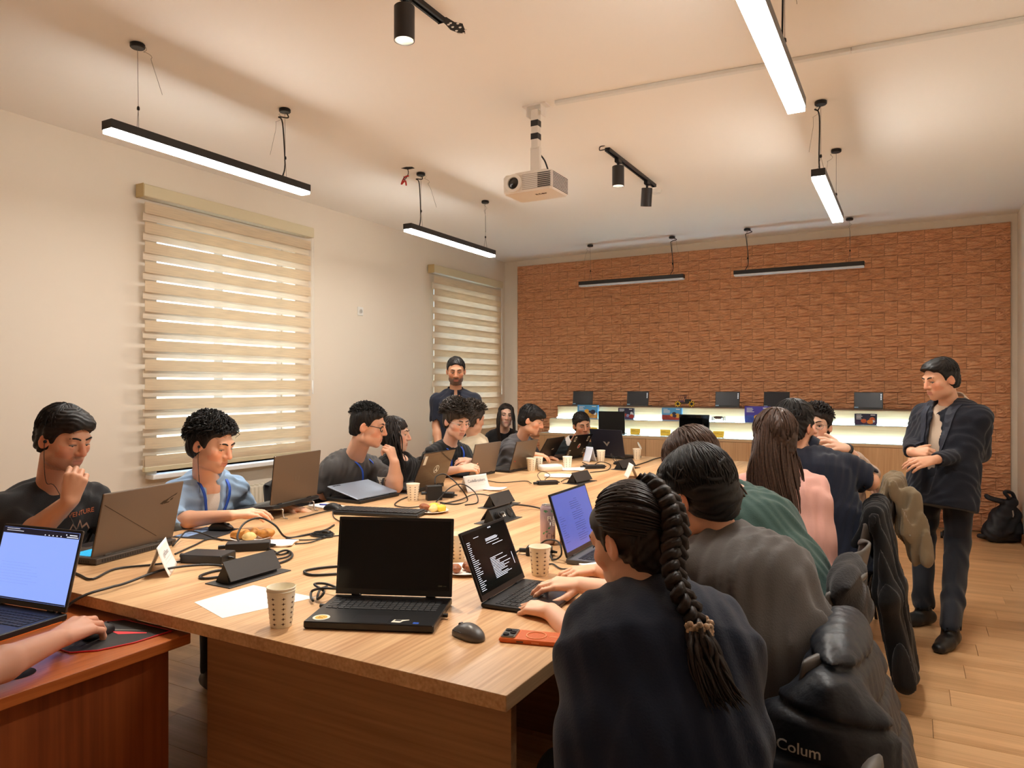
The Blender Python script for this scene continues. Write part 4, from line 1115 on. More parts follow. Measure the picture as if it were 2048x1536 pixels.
b = MB()
for k in range(3): b.tube([(.06*math.cos(a)*(1-.1*k), .03*math.sin(a)+.006*k, .006+.004*k) for a in (2*PI*j/20 for j in range(21))], .0035, 6, cap=False)
b.build('loops', M_cable, t); MB().box(-.02, .02, .02, .045, 0, .02, ch=.004).build('cable_tie', M_black, t)

# ================================================================== DISPLAY SHELF ITEMS
M_disp = mat('display_screen_dark', rgb(34, 38, 46), .25)
M_icon = mat('display_icons', rgb(215, 220, 226), .4, emit=(rgb(215, 220, 226), .3))
def shelf_laptop(label, x, icons, lean=.12, W=.26):
    t = thing('display_laptop', label, 'laptop', (x, 7.99, 1.1955), 0, 'small dark laptops on the top shelf')
    MB().box(-W/2, W/2, -.0, .16, 0, .012, ch=.002).build('base', mat('mini_grey', rgb(70, 68, 68), .4), t)
    l = MB().box(-W/2, W/2, 0, .006, 0, .162, ch=.002).build('lid', M_black, t); l.location = (0, .02, .012); l.rotation_euler = (-lean, 0, 0)
    MB().box(-W/2+.006, W/2-.006, -.001, .0, .008, .156).build('screen', M_disp, l)
    MB().box(-W/2+.004, -W/2+.04, -.002, -.001, .004, .014).build('blue_tag', mat('tag_blue', rgb(150, 190, 220), .5), l)
    if icons:
        b = MB()
        for k in range(4): b.box(W/2-.022, W/2-.012, -.002, -.001, .086+k*.016, .095+k*.016)
        tag(b.build('desktop_icons', M_icon, l), kind='stuff')
for k, (x, ic, nm) in enumerate(((-3.47, False, 'leftmost small dark laptop on the top shelf above the blue box'), (-2.78, True, 'small dark laptop with icons left of the toy robot car'), (-1.76, True, 'small dark laptop with icons right of the toy robot car'), (-1.25, False, 'small dark laptop behind the head of the bearded man'), (-.38, True, 'rightmost small dark laptop with icons on the top shelf'))):
    shelf_laptop(nm, x, ic)
# product boxes on the middle shelf
def box_item(label, x0, x1, z1, cols, seed, y=7.93):
    w = x1-x0; h = z1-1.046
    t = thing('product_box', label, 'box', ((x0+x1)/2, y, 1.0465), 0, 'illustrated kit boxes')
    MB().box(-w/2, w/2, 0, .04, 0, h, ch=.001).build('carton', mat('carton_%d' % seed, cols[0], .5), t)
    q = random.Random(seed)
    b = MB(); b.box(-w/2+.004, w/2-.004, -.0006, 0, .004, h*.42); b.build('printed_ground', mat('art_a_%d' % seed, cols[1], .5, var=(18, .5)), t)
    for k in range(5):
        cx, cz = -w*.1+q.random()*w*.5, h*(.2+.4*q.random()); r = .012+.016*q.random()
        p = [(cx+r*(1+.5*q.random())*math.cos(j*PI/4), cz+r*math.sin(j*PI/4)) for j in range(8)]
        bb = MB(); bb.M = TR((0, -.0008-.0002*k, 0), rx=PI/2); bb.prism(p, 0, .0002); bb.build('printed_shape', mat('art_b_%d_%d' % (seed, k % 3), cols[2+k % 3], .5), t)
    b = MB()
    for k in range(4): b.box(-w*.42, -w*.42+w*(.2+.15*q.random()), -.0022, -.002, h*.86-k*.013, h*.86-k*.013+.006)
    b.box(w*.22, w*.42, -.0022, -.002, h*.86, h*.92)
    tag(b.build('printed_heading', mat('print_white', rgb(232, 236, 240), .5), t), kind='stuff')
sky = rgb(84, 160, 216); red = rgb(170, 60, 48); yel = rgb(232, 170, 60); drk = rgb(40, 42, 70); pur = rgb(72, 62, 168); wh = rgb(220, 226, 236)
box_item('blue illustrated kit box above the man in the dark sweater', -3.50, -3.24, 1.205, (sky, rgb(206, 150, 80), yel, drk, wh), 1)
box_item('dark purple kit box behind the black lid of the far laptop', -2.985, -2.80, 1.175, (drk, rgb(80, 60, 110), wh, red, rgb(150, 150, 190)), 2)
box_item('sky blue kit box with red robot picture left of the black monitor', -2.465, -2.24, 1.185, (sky, red, yel, drk, wh), 3)
box_item('bright purple kit box left of the long-haired girl in pink', -1.56, -1.30, 1.215, (pur, rgb(60, 90, 190), wh, yel, wh), 4)
box_item('narrow dark kit box partly behind the raised hand', -.91, -.80, 1.155, (drk, rgb(50, 60, 110), wh, red, wh), 5)
box_item('dark kit box with orange picture right of the raised hand', -.50, -.30, 1.155, (drk, rgb(70, 50, 90), rgb(226, 130, 50), rgb(200, 90, 50), wh), 6)
# yellow price cards
for k, (x, lb) in enumerate(((-3.17, 'yellow card hidden by the man in the dark sweater'), (-2.665, 'yellow card right of the navy laptop'), (-2.325, 'yellow card left of the black monitor'), (-1.76, 'yellow card right of the black monitor'))):
    t = thing('yellow_card', lb, 'card', (x, 7.60, .892), 0, 'yellow cards on the counter')
    b = MB(); b.M = TR(rx=-.12); b.box(-.056, .056, 0, .0015, 0, .068); b.build('card', mat('card_yellow', rgb(244, 208, 70), .5), t)
    b = MB(); b.M = TR(rx=-.12); b.box(-.045, .0, -.0005, 0, .045, .049); b.box(-.045, .04, -.0005, 0, .034, .037); b.box(.02, .05, -.0005, 0, .006, .011); tag(b.build('card_print', mat('card_ink', rgb(170, 132, 30), .6), t), kind='stuff')
    MB().box(-.06, .06, .0, .04, 0, .003).build('acrylic_foot', M_sglass, t)
# monitor on the counter
t = thing('desktop_monitor', 'black glossy monitor on the counter reflecting the window', 'monitor', (-2.02, 7.62, .892))
MB().box(-.16, .16, 0, .018, .03, .235, ch=.003).build('frame', M_black, t)
MB().box(-.153, .153, -.001, 0, .037, .228).build('screen', mat('monitor_gloss', rgb(8, 9, 11), .03, spec=.8), t)
MB().box(-.03, .03, .018, .03, 0, .1).build('neck', M_black, t); MB().box(-.09, .09, -.03, .09, 0, .006).build('foot', M_black, t)
# black laptop between the navy laptop and the shelves
t, lid = laptop('black laptop lid standing behind the navy laptop with V emblem', (-2.92, 7.55, .892), d2(180), .31, .1, 92, M_lblack, M_deck, .014, 'off', False, .24)
# toy robot car
t = thing('robot_car', 'toy robot car with yellow spoked wheels on the top shelf', 'toy robot', (-2.24, 8.06, 1.1955), .25)
MB().box(-.09, .09, -.045, .045, .035, .05).build('chassis', M_black, t)
for x in (-.075, .075):
    for y in (-.06, .06):
        b = MB(); b.M = TR((x, y, .034), rx=PI/2); b.lathe([(.033, -.012), (.034, .012)], 16); wl = b.build('wheel', M_black, t)
        for k in range(8):
            bb = MB(); bb.M = TR((x, y-.0125 if y < 0 else y+.0125, .034)) @ rotm(ry=k*PI/4); bb.box(-.006, .006, -.003, .003, .016, .034); bb.build('wheel_roller', mat('wheel_yellow', rgb(240, 190, 40), .5), wl)
MB().box(.0, .07, -.035, .035, .05, .085).build('battery_box', M_black, t)
MB().box(-.07, -.01, -.03, .03, .055, .07).build('circuit_board', mat('pcb_purple', rgb(88, 60, 100), .5), t)
b = MB()
for k in range(5): b.tube(catmull([(-.05+k*.02, -.02, .07), (-.07+k*.02, -.01+.02*(k % 2), .12), (-.02+k*.012, .02, .13), (0, 0, .085)], 5), .002, 5)
tag(b.build('wires', mat('wire_mauve', rgb(90, 56, 70), .5), t), kind='stuff')
# spider robot
t = thing('walking_robot', 'small dark walking robot with thin legs on the middle shelf', 'toy robot', (-1.82, 7.87, 1.0465))
MB().box(-.035, .035, -.03, .03, .03, .058, ch=.004).build('body', mat('robot_brown', rgb(92, 66, 66), .5), t)
for x in (-1, 1):
    for y in (-1, 1): MB().tube([(x*.035, y*.025, .045), (x*.058, y*.035, .052), (x*.06, y*.04, .0)], .005, 6).build('leg', M_black, t)
# ================================================================== ORGANIC MODELLING (distance fields -> surface nets)
f4 = np.float32
BIG = f4(.5)
def V3(*a): return np.array(a if len(a) == 3 else a[0], dtype=np.float64)
def unit(v):
    v = np.asarray(v, float); return v/max(1e-9, np.linalg.norm(v))
class Field:
    def __init__(s, lo, hi, h):
        s.h = h; s.lo = np.asarray(lo, float)-2*h
        n = np.ceil((np.asarray(hi, float)-s.lo)/h).astype(int)+3
        s.n = n
        s.ax = [(s.lo[i]+h*np.arange(n[i])).astype(f4) for i in range(3)]
        s.D = np.full(tuple(n), BIG, f4)
    def _sl(s, lo, hi):
        a = np.clip(np.floor((np.asarray(lo)-s.lo)/s.h).astype(int), 0, s.n-1)
        b = np.clip(np.ceil((np.asarray(hi)-s.lo)/s.h).astype(int)+1, 1, s.n)
        return tuple(slice(a[i], max(a[i]+1, b[i])) for i in range(3))
    def _pts(s, sl):
        return s.ax[0][sl[0]][:, None, None], s.ax[1][sl[1]][None, :, None], s.ax[2][sl[2]][None, None, :]
    def add(s, prim, k=.0):
        fn, lo, hi = prim; m = k+3*s.h
        sl = s._sl(np.asarray(lo)-m, np.asarray(hi)+m)
        d = fn(*s._pts(sl)).astype(f4); a = s.D[sl]
        if k > 0:
            h = np.clip(.5+.5*(a-d)/k, 0, 1)
            s.D[sl] = a+(d-a)*h-k*h*(1-h)
        else: s.D[sl] = np.minimum(a, d)
        return s
    def cut(s, prim, k=.0):
        fn, lo, hi = prim; m = k+3*s.h
        sl = s._sl(np.asarray(lo)-m, np.asarray(hi)+m)
        d = -fn(*s._pts(sl)).astype(f4); a = s.D[sl]
        if k > 0:
            h = np.clip(.5-.5*(a-d)/k, 0, 1)
            s.D[sl] = a+(d-a)*h+k*h*(1-h)
        else: s.D[sl] = np.maximum(a, d)
        return s
    def plane(s, p, n):
        """keep the side where (x-p).n < 0"""
        x, y, z = s._pts((slice(None),)*3); n = unit(n)
        s.D = np.maximum(s.D, ((x-p[0])*n[0]+(y-p[1])*n[1]+(z-p[2])*n[2]).astype(f4)); return s
    def disp(s, fn):
        s.D += fn(*s._pts((slice(None),)*3)).astype(f4); return s
    def mesh(s, name):
        v, q = surface_nets(s.D, s.lo, s.h)
        me = bpy.data.meshes.new(name)
        me.vertices.add(len(v)); me.vertices.foreach_set('co', v.astype(f4).ravel())
        me.loops.add(q.size); me.loops.foreach_set('vertex_index', q.astype(np.int32).ravel())
        me.polygons.add(len(q)); me.polygons.foreach_set('loop_start', np.arange(0, q.size, 4, dtype=np.int32)); 
        me.polygons.foreach_set('use_smooth', np.ones(len(q), bool))
        me.update(calc_edges=True); me.validate()
        return me, v
CORN = np.array([[i, j, k] for i in (0, 1) for j in (0, 1) for k in (0, 1)])
EDG = [(a, b) for a in range(8) for b in range(a+1, 8) if np.abs(CORN[a]-CORN[b]).sum() == 1]
def surface_nets(D, lo, h):
    S = D < 0
    nx, ny, nz = D.shape
    cnt = np.zeros((nx-1, ny-1, nz-1), np.int8)
    for c in CORN: cnt += S[c[0]:nx-1+c[0], c[1]:ny-1+c[1], c[2]:nz-1+c[2]]
    I = np.argwhere((cnt > 0) & (cnt < 8))
    vals = np.stack([D[I[:, 0]+c[0], I[:, 1]+c[1], I[:, 2]+c[2]] for c in CORN], 1).astype(np.float64)
    acc = np.zeros((len(I), 3)); n = np.zeros(len(I))
    for a, b in EDG:
        va, vb = vals[:, a], vals[:, b]; m = (va < 0) != (vb < 0)
        t = np.where(m, va/np.where(m, va-vb, 1), 0)
        acc += np.where(m[:, None], CORN[a]+t[:, None]*(CORN[b]-CORN[a]), 0); n += m
    P = lo+h*(I+acc/n[:, None])
    idx = np.full((nx-1, ny-1, nz-1), -1, np.int32); idx[I[:, 0], I[:, 1], I[:, 2]] = np.arange(len(I))
    Q = []
    for ax in range(3):
        sl0 = [slice(None)]*3; sl1 = [slice(None)]*3
        sl0[ax] = slice(0, -1); sl1[ax] = slice(1, None)
        A, B = S[tuple(sl0)], S[tuple(sl1)]
        E = np.argwhere(A != B); flip = A[E[:, 0], E[:, 1], E[:, 2]]
        u, w = [(1, 2), (2, 0), (0, 1)][ax]
        ok = (E[:, u] > 0) & (E[:, w] > 0) & (E[:, u] < D.shape[u]-1) & (E[:, w] < D.shape[w]-1)
        E, flip = E[ok], flip[ok]
        def g(du, dw):
            J = E.copy(); J[:, u] += du; J[:, w] += dw
            return idx[J[:, 0], J[:, 1], J[:, 2]]
        q = np.stack([g(-1, -1), g(0, -1), g(0, 0), g(-1, 0)], 1)
        q[~flip] = q[~flip][:, ::-1]
        Q.append(q)
    Q = np.concatenate(Q); Q = Q[(Q >= 0).all(1)]
    return P, Q
def cap(a, b, ra, rb=None, sq=None):
    """rounded cone; sq=(axis, factor) flattens distances along axis (factor<1 widens the shape there)"""
    rb = ra if rb is None else rb
    a = np.asarray(a, float); b = np.asarray(b, float)
    w = max(ra, rb)*(1/sq[1] if sq else 1)
    lo, hi = np.minimum(a, b)-w, np.maximum(a, b)+w
    ax, q = (unit(sq[0]), sq[1]) if sq else (None, 1)
    def fn(x, y, z):
        px, py, pz = x-f4(a[0]), y-f4(a[1]), z-f4(a[2])
        d = b-a
        if sq:
            dt = (px*f4(ax[0])+py*f4(ax[1])+pz*f4(ax[2]))*f4(q-1)
            px, py, pz = px+dt*f4(ax[0]), py+dt*f4(ax[1]), pz+dt*f4(ax[2])
            d = d+ax*np.dot(d, ax)*(q-1)
        dd = max(1e-9, float(d @ d))
        t = np.clip((px*f4(d[0])+py*f4(d[1])+pz*f4(d[2]))/f4(dd), 0, 1)
        return np.sqrt((px-t*f4(d[0]))**2+(py-t*f4(d[1]))**2+(pz-t*f4(d[2]))**2)-(f4(ra)+t*f4(rb-ra))
    return fn, lo, hi
def ell(c, r, M=None):
    c = np.asarray(c, float); r = np.asarray(r, float); M = np.eye(3) if M is None else M
    e = np.sqrt(((M*r[None, :])**2).sum(1)); A = (M/r[None, :]).T
    rm = f4(r.min())
    def fn(x, y, z):
        px, py, pz = x-f4(c[0]), y-f4(c[1]), z-f4(c[2])
        u = [px*f4(A[i, 0])+py*f4(A[i, 1])+pz*f4(A[i, 2]) for i in range(3)]
        k0 = np.sqrt(u[0]**2+u[1]**2+u[2]**2)
        k1 = np.sqrt((u[0]/f4(r[0]))**2+(u[1]/f4(r[1]))**2+(u[2]/f4(r[2]))**2)
        return np.where(k1 > 1e-6, k0*(k0-1)/np.maximum(k1, 1e-6), -rm)
    return fn, c-e, c+e
def bbox(prims, pad=.0):
    lo = np.min([p[1] for p in prims], 0)-pad; hi = np.max([p[2] for p in prims], 0)+pad
    return lo, hi
def wrinkles(A, seed, fr=38):
    q = np.random.RandomState(seed); K = q.normal(size=(4, 3)); K /= np.linalg.norm(K, axis=1)[:, None]; ph = q.rand(4)*6
    K[:, 2] *= .7
    def fn(x, y, z):
        w = np.sin((K[1, 0]*x+K[1, 1]*y+K[1, 2]*z)*fr*.45+ph[1])*1.6
        return A*np.sin((K[0, 0]*x+K[0, 1]*y+K[0, 2]*z)*fr+ph[0]+w)*(.6+.4*np.sin((K[2, 0]*x+K[2, 1]*y+K[2, 2]*z)*fr*.33+ph[2])) + A*.5*np.sin((K[3, 0]*x+K[3, 1]*y+K[3, 2]*z)*fr*1.9+ph[3]+w)
    return fn
def place(name, me, m, parent, base, smooth=True):
    """world-space mesh -> child of an unrotated Empty at base"""
    me.transform(Matrix.Translation((-base[0], -base[1], -base[2])))
    return link(name, me, m, parent)
def strands(paths, r0, n=4):
    """many tapered hair clumps as one mesh; paths: list of (k,3) arrays"""
    VV = []; FF = []; off = 0
    for p in paths:
        p = np.asarray(p, float); m = len(p)
        d = np.gradient(p, axis=0); d /= np.maximum(1e-9, np.linalg.norm(d, axis=1))[:, None]
        up = np.array([.31, .17, .93]); a = np.cross(d, up); a /= np.maximum(1e-9, np.linalg.norm(a, axis=1))[:, None]; b = np.cross(a, d)
        t = np.linspace(0, 1, m); rad = r0*(.55+.45*np.sin(PI*np.minimum(1, t*1.6+.12)))*(1-t**3*.92)
        ring = []
        for k in range(n):
            an = 2*PI*k/n; ring.append(p+(a*math.cos(an)+b*math.sin(an))*rad[:, None])
        VV.append(np.stack(ring, 1).reshape(-1, 3))
        i = np.arange(m-1)[:, None]*n; k = np.arange(n)[None, :]; k2 = (k+1) % n
        FF.append((np.stack([i+k, i+k2, i+n+k2, i+n+k], -1).reshape(-1, 4))+off); off += m*n
    v = np.concatenate(VV); q = np.concatenate(FF)
    return v, q
def raw_mesh(name, parts):
    """join (verts, quads) arrays into one mesh"""
    off = 0; vs = []; qs = []
    for v, q in parts:
        vs.append(v); qs.append(q+off); off += len(v)
    v = np.concatenate(vs); q = np.concatenate(qs)
    me = bpy.data.meshes.new(name)
    me.vertices.add(len(v)); me.vertices.foreach_set('co', v.astype(f4).ravel())
    me.loops.add(q.size); me.loops.foreach_set('vertex_index', q.astype(np.int32).ravel())
    me.polygons.add(len(q)); me.polygons.foreach_set('loop_start', np.arange(0, q.size, 4, dtype=np.int32))
    me.polygons.foreach_set('use_smooth', np.ones(len(q), bool))
    me.update(calc_edges=True)
    return me
# ================================================================== PEOPLE
def skin_mat():
    return mat('skin', (1, 1, 1), .48, spec=.4, sub=.12, vcol=True)
M_skin = skin_mat()
M_eye = mat('eye_white', rgb(225, 218, 210), .2)
M_lash = mat('eyelash_dark', rgb(34, 24, 20), .7)
M_iris = mat('eye_iris', rgb(40, 24, 16), .15)
def hairmat(name, c, r=.5): return mat(name, c, r, spec=.35, var=(130, .45))
M_hblack = hairmat('hair_black', rgb(24, 20, 19))
M_hdark = hairmat('hair_dark_brown', rgb(38, 28, 24))
M_hbrown = hairmat('hair_brown', rgb(72, 50, 38), .45)
M_hgrey = hairmat('hair_grey_brown', rgb(64, 54, 46))
def head_matrix(yaw, pitch, roll):
    y, p, r = map(math.radians, (yaw, pitch, roll))
    F = V3(math.cos(y), math.sin(y), 0); R = V3(F[1], -F[0], 0); Z = V3(0, 0, 1)
    F2 = F*math.cos(p)-Z*math.sin(p); U = Z*math.cos(p)+F*math.sin(p)
    R2 = R*math.cos(r)-U*math.sin(r); U2 = U*math.cos(r)+R*math.sin(r)
    return np.stack([R2, F2, U2], 1)          # columns: right, forward, up
def head_field(Fd, c, M, s=1.0, fem=False, jaw=1.0, lidz=.005):
    w = lambda x, y, z: c+M @ (V3(x, y, z)*s)
    E = lambda p, r: ell(w(*p), np.array(r)*s, M)
    C = lambda a, b, ra, rb: cap(w(*a), w(*b), ra*s, rb*s)
    j = .92 if fem else 1.0
    Fd.add(E((0, -.014, .030), (.075, .094, .084)), 0)
    Fd.add(E((0, .026, -.028), (.061*j, .064, .082)), .03)
    Fd.add(E((0, .030, -.072), (.052*j*jaw, .050, .042)), .025)
    Fd.add(E((0, .070, -.100), (.022*j, .018, .018)), .025)
    for x in (-1, 1):
        Fd.add(E((x*.043, .052, -.022), (.022, .026, .022)), .02)
        Fd.add(E((x*.046*jaw, .008, -.072), (.018, .03, .026)), .02)
    Fd.add(C((-.034, .076, .026), (.034, .076, .026), .013, .013), .018)
    for x in (-1, 1): Fd.cut(E((x*.031, .097, .007), (.019, .015, .0125)), .012)
    for x in (-1, 1):
        Fd.add(E((x*.0305, .0735, lidz+.0085), (.0165, .0132, .0075)), .003)     # upper lid
        Fd.add(E((x*.0305, .0715, -.0090), (.0155, .0125, .0058)), .004)    # lower lid
    Fd.add(C((0, .088, .016), (0, .108, -.026), .0085, .0125), .012)
    for x in (-1, 1): Fd.add(E((x*.0115, .096, -.031), (.0095, .011, .0085)), .007)
    Fd.add(E((0, .080, -.064), (.026, .014, .020)), .016)
    Fd.add(C((-.017, .0865, -.0595), (.017, .0865, -.0595), .0052, .0052), .006)
    Fd.add(C((-.014, .0865, -.0705), (.014, .0865, -.0705), .0062, .0062), .006)
    Fd.cut(C((-.022, .0955, -.0652), (.022, .0955, -.0652), .0032, .0032), .004)
    for x in (-1, 1):
        Me = M @ np.array(Matrix.Rotation(x*.35, 3, 'Z') @ Matrix.Rotation(-.22, 3, 'X'))
        Fd.add(ell(w(x*.079, -.008, -.008), np.array((.0085, .021, .032))*s, Me), .008)
        Fd.cut(ell(w(x*.088, -.004, -.004), np.array((.006, .011, .016))*s, Me), .006)
def hand_prims(W, d, n, right, curl=.5, s=1.0, thumb=.0, spread=.10, fingers=None):
    d = unit(d); n = unit(np.asarray(n)-d*np.dot(n, d)); t = np.cross(n, d) if right else np.cross(d, n)
    W = np.asarray(W, float); pr = []; fp = []
    K = []
    for i, (o, L) in enumerate(((.029, .086), (.010, .091), (-.010, .086), (-.028, .076))):
        k = W+(t*o+d*L+n*(.002-.004*abs(i-1.2)))*s; K.append(k)
        pr.append(cap(W+(t*o*.55+d*.012)*s, k, .0145*s, .0115*s))
    pr.append(cap(W+(d*.03-n*.006+t*.010)*s, W+(d*.066-n*.007)*s, .018*s, .016*s))
    cs = fingers or [curl]*4
    for i, k in enumerate(K):
        f = (.94, 1.04, .97, .78)[i]; c = cs[i]
        sp = spread*(1.5-i)*.5*max(0, 1-c*.6)
        dd = unit(d+t*sp); p = k; A = 0
        for L, a, r0, r1 in ((.044, c*.75, .0095, .0086), (.027, c*1.0, .0088, .0078), (.021, c*.65, .0078, .0064)):
            A += a; q = p+(dd*math.cos(A)-n*math.sin(A))*L*f*s
            fp.append(cap(p, q, r0*s, r1*s)); p = q
    B = W+(t*.020+d*.016-n*.006)*s
    v = unit(d*(.62+.3*thumb)+t*(.72-.55*thumb)-n*(.30+.25*thumb))
    for L, r0, r1, bd in ((.044, .0145, .0118, 0), (.032, .0115, .0100, .30), (.026, .0100, .0078, .30)):
        v = unit(v+d*bd-t*bd*.35); q = B+v*L*s; fp.append(cap(B, q, r0*s, r1*s)); B = q
    return pr, fp
def ik(S, W, l1, l2, pole):
    S, W = np.asarray(S, float), np.asarray(W, float); v = W-S; L = np.linalg.norm(v); d = min(L, (l1+l2)*.999)
    a = (l1*l1-l2*l2+d*d)/(2*d); h = math.sqrt(max(0, l1*l1-a*a)); u = v/L
    p = np.asarray(pole, float); p = unit(p-u*np.dot(p, u))
    return S+u*a+p*h
def scalp_strands(c, M, s, q, n, v, wave=.0, lens=(.5, 1.0), front=55, side=80, back=118, part=0.0, r0=.0035, gravity=None, lift=.004, crown=(0, -.02)):
    """clumps flowing from the crown over the skull; angles in degrees from the pole"""
    out = []
    R = np.array((.083, .104, .090))*v; cc = V3(0, -.014, .034)
    for _ in range(n):
        ph = q.rand()*2*PI
        cf = math.cos(ph)   # +1 = front
        th1 = math.radians(side+(front-side)*max(0, cf)**1.3+(back-side)*max(0, -cf)**.8)
        a = (q.rand()**.8)*th1*.75; b = min(th1*(1.0+.08*q.randn()), a+th1*(lens[0]+(lens[1]-lens[0])*q.rand()))
        m = 7; pts = []
        tw = q.randn()*.18; jl = lift*q.rand(); w0 = q.rand()*6; wf = 7+5*q.rand()
        for i in range(m):
            t = i/(m-1); th = a+(b-a)*t; p2 = ph+tw*t+wave*.10*math.sin(w0+wf*t)
            e = 1+(jl+wave*.012*(1+math.sin(w0+wf*t*1.3)))/.09*(1 if t < .85 else .8)
            d = V3(math.sin(th)*math.sin(p2), math.sin(th)*math.cos(p2), math.cos(th))
            l = cc+d*R*e+V3(0, crown[1]*(1-math.sin(th)), 0)
            pts.append(c+M @ (l*s))
        out.append(pts)
    return out
def hair_cap(c, M, s, v, h, front=.066, nape=-.072, top=None, side=-.012, noise=None, fringe=0, longside=False):
    w = lambda x, y, z: c+M @ (V3(x, y, z)*s)
    E = lambda p, r: ell(w(*p), np.array(r)*s, M)
    prims = [E((0, -.016, .036), np.array((.083, .104, .090))*v)]
    if top: prims.append(E(*top))
    prims.append(E((0, -.055, -.02), (.070*v, .060*v, .075)))
    lo, hi = bbox(prims, .02)
    Fd = Field(lo, hi, h)
    for i, p in enumerate(prims): Fd.add(p, .025 if i else 0)
    if noise: Fd.disp(noise)
    Fd.cut(E((0, .118, front-.088), (.095, .084, .098)), .006)
    for x in (-1, 1): Fd.cut(E((x*.066, .086, front-.094), (.050, .062, .090)), .006)
    if not longside:
        for x in (-1, 1):
            Fd.cut(E((x*.088, .035, -.052+side+.012), (.035, .050, .050)), .01)
            Fd.cut(E((x*.092, -.012, -.030+side+.012), (.024, .026, .036)), .006)
    Fd.plane(w(0, 0, nape), -M[:, 2])
    return surface_nets(Fd.D, Fd.lo, Fd.h)

def seated_person(sp):
    return person(sp)
def person(sp):
    N, P, hc = V3(sp['N']), V3(sp['P']), V3(sp['head'])
    fb = math.radians(sp['byaw']); F = V3(math.cos(fb), math.sin(fb), 0); R = V3(F[1], -F[0], 0); Z = V3(0, 0, 1)
    hs = sp.get('hs', 1.0); bs = sp.get('bs', 1.0); fat = sp.get('fat', 1.0)
    M = head_matrix(*sp['hrot'])
    base = (P[0], P[1], 0.0)
    T = thing('person', sp['label'], 'person', base)
    seed = sp['seed']; q = np.random.RandomState(seed)
    up = unit(N-P)
    sw = sp.get('sw', .150 if sp.get('fem') else .168)*bs
    S = {1: N+R*sw-up*.062*bs+F*.012, -1: N-R*sw-up*.062*bs+F*.012}
    for k in (1, -1):
        if sp.get('S%+d' % k) is not None: S[k] = V3(sp['S%+d' % k])
    arms = {}
    for k, key in ((1, 'R'), (-1, 'L')):
        a = sp.get(key)
        if a is None: continue
        W = V3(a['w']); E_ = V3(a['e']) if 'e' in a else ik(S[k], W, .285*bs, .25*bs, a.get('pole', -Z*.8+R*k*.6-F*.2))
        arms[k] = (E_, W, a)
    # ---------------- skin (one continuous surface)
    neck_t = hc+M @ (V3(0, -.022, -.07)*hs)
    prims = [(cap(N-up*.05, neck_t, .058*sp.get('nk', 1), .052*sp.get('nk', 1)), .02)]
    prims.append((cap(P, N-up*.05, .08, .085, (R, .75)), .03))
    for k in (1, -1): prims.append((cap(N-up*.06, S[k]-up*.01, .045, .042), .03))
    hp = []
    for k, (E_, W, a) in arms.items():
        g = a.get('g', 1.0)
        prims.append((cap(S[k], E_, .043*bs*g, .037*bs*g), .02))
        m1 = E_+(W-E_)*.3
        prims.append((cap(E_, m1, .037*bs*g, .039*bs*g), .015)); prims.append((cap(m1, W, .039*bs*g, .0255*g), .015))
        if a.get('hand', True):
            pr, fp = hand_prims(W, a['d'], a['n'], k == 1, a.get('curl', .5), a.get('s', 1.0), a.get('thumb', 0), a.get('spread', .1), a.get('fingers'))
            hp += [(p, .012) for p in pr]+[(p, .0035) for p in fp]
    lo, hi = bbox([p for p, _ in prims+hp]+[(None, hc-.16, hc+.16)], .01)
    hv = sp.get('h', .0045)
    Fd = Field(lo, hi, hv)
    for p, k in prims: Fd.add(p, k)
    hd = Field(hc-.165*hs, hc+.165*hs, hv)
    off = np.round((hd.lo-Fd.lo)/hv).astype(int); hd.lo = Fd.lo+off*hv
    for i in range(3): hd.ax[i] = (hd.lo[i]+hv*np.arange(hd.n[i])).astype(f4)
    lz = sp.get('lid', .0055+.0045*sp.get('gaze', -.25))
    head_field(hd, hc, M, hs, sp.get('fem', False), sp.get('jaw', 1.0), lz)
    a0 = np.maximum(off, 0); b0 = np.minimum(off+hd.n, Fd.n)
    sl = tuple(slice(a0[i], b0[i]) for i in range(3)); sh = tuple(slice(a0[i]-off[i], b0[i]-off[i]) for i in range(3))
    A, B = Fd.D[sl], hd.D[sh]; k = f4(.018); hh = np.clip(.5+.5*(A-B)/k, 0, 1); Fd.D[sl] = A+(B-A)*hh-k*hh*(1-hh)
    for p, k in hp: Fd.add(p, k)
    me, v = Fd.mesh('body')
    col = np.tile(np.array(sp.get('skin', rgb(214, 158, 128))), (len(v), 1))
    L = ((v-hc) @ M)/hs
    inh = np.linalg.norm(L, axis=1) < .15
    lip = inh & (np.abs(L[:, 0]) < .021) & (L[:, 2] > -.076) & (L[:, 2] < -.0555) & (L[:, 1] > .082)
    blush = inh & (((np.abs(np.abs(L[:, 0])-.045) < .02) & (L[:, 1] > .04) & (np.abs(L[:, 2]+.03) < .025)) | (np.abs(L[:, 0]) > .076) | ((L[:, 1] > .098)))
    col[blush] *= np.array((1.03, .86, .82))
    bd = sp.get('beard', 0)
    if bd:
        wgt = np.clip((-.040-L[:, 2]-.9*np.clip(.03-L[:, 1], 0, .1))/.02, 0, 1)*np.clip((L[:, 1]+.03)/.03, 0, 1)
        mus = (np.abs(L[:, 0]) < .027) & (L[:, 2] < -.042) & (L[:, 2] > -.058) & (L[:, 1] > .075)
        wgt = np.maximum(wgt*(np.abs(L[:, 0]) > -1), mus*1.0)*inh*(L[:, 2] > -.125)*bd
        wgt *= .82+.18*np.sin(L[:, 0]*900)*np.sin(L[:, 2]*800)
        col = col*(1-wgt[:, None])+np.array(sp.get('beardc', rgb(40, 30, 26)))*wgt[:, None]
    col[lip] = col[lip]*.35+np.array(sp.get('lips', rgb(184, 108, 96)))*.65
    ca = me.color_attributes.new('Col', 'FLOAT_COLOR', 'POINT')
    ca.data.foreach_set('color', np.concatenate([col, np.ones((len(v), 1))], 1).astype(f4).ravel())
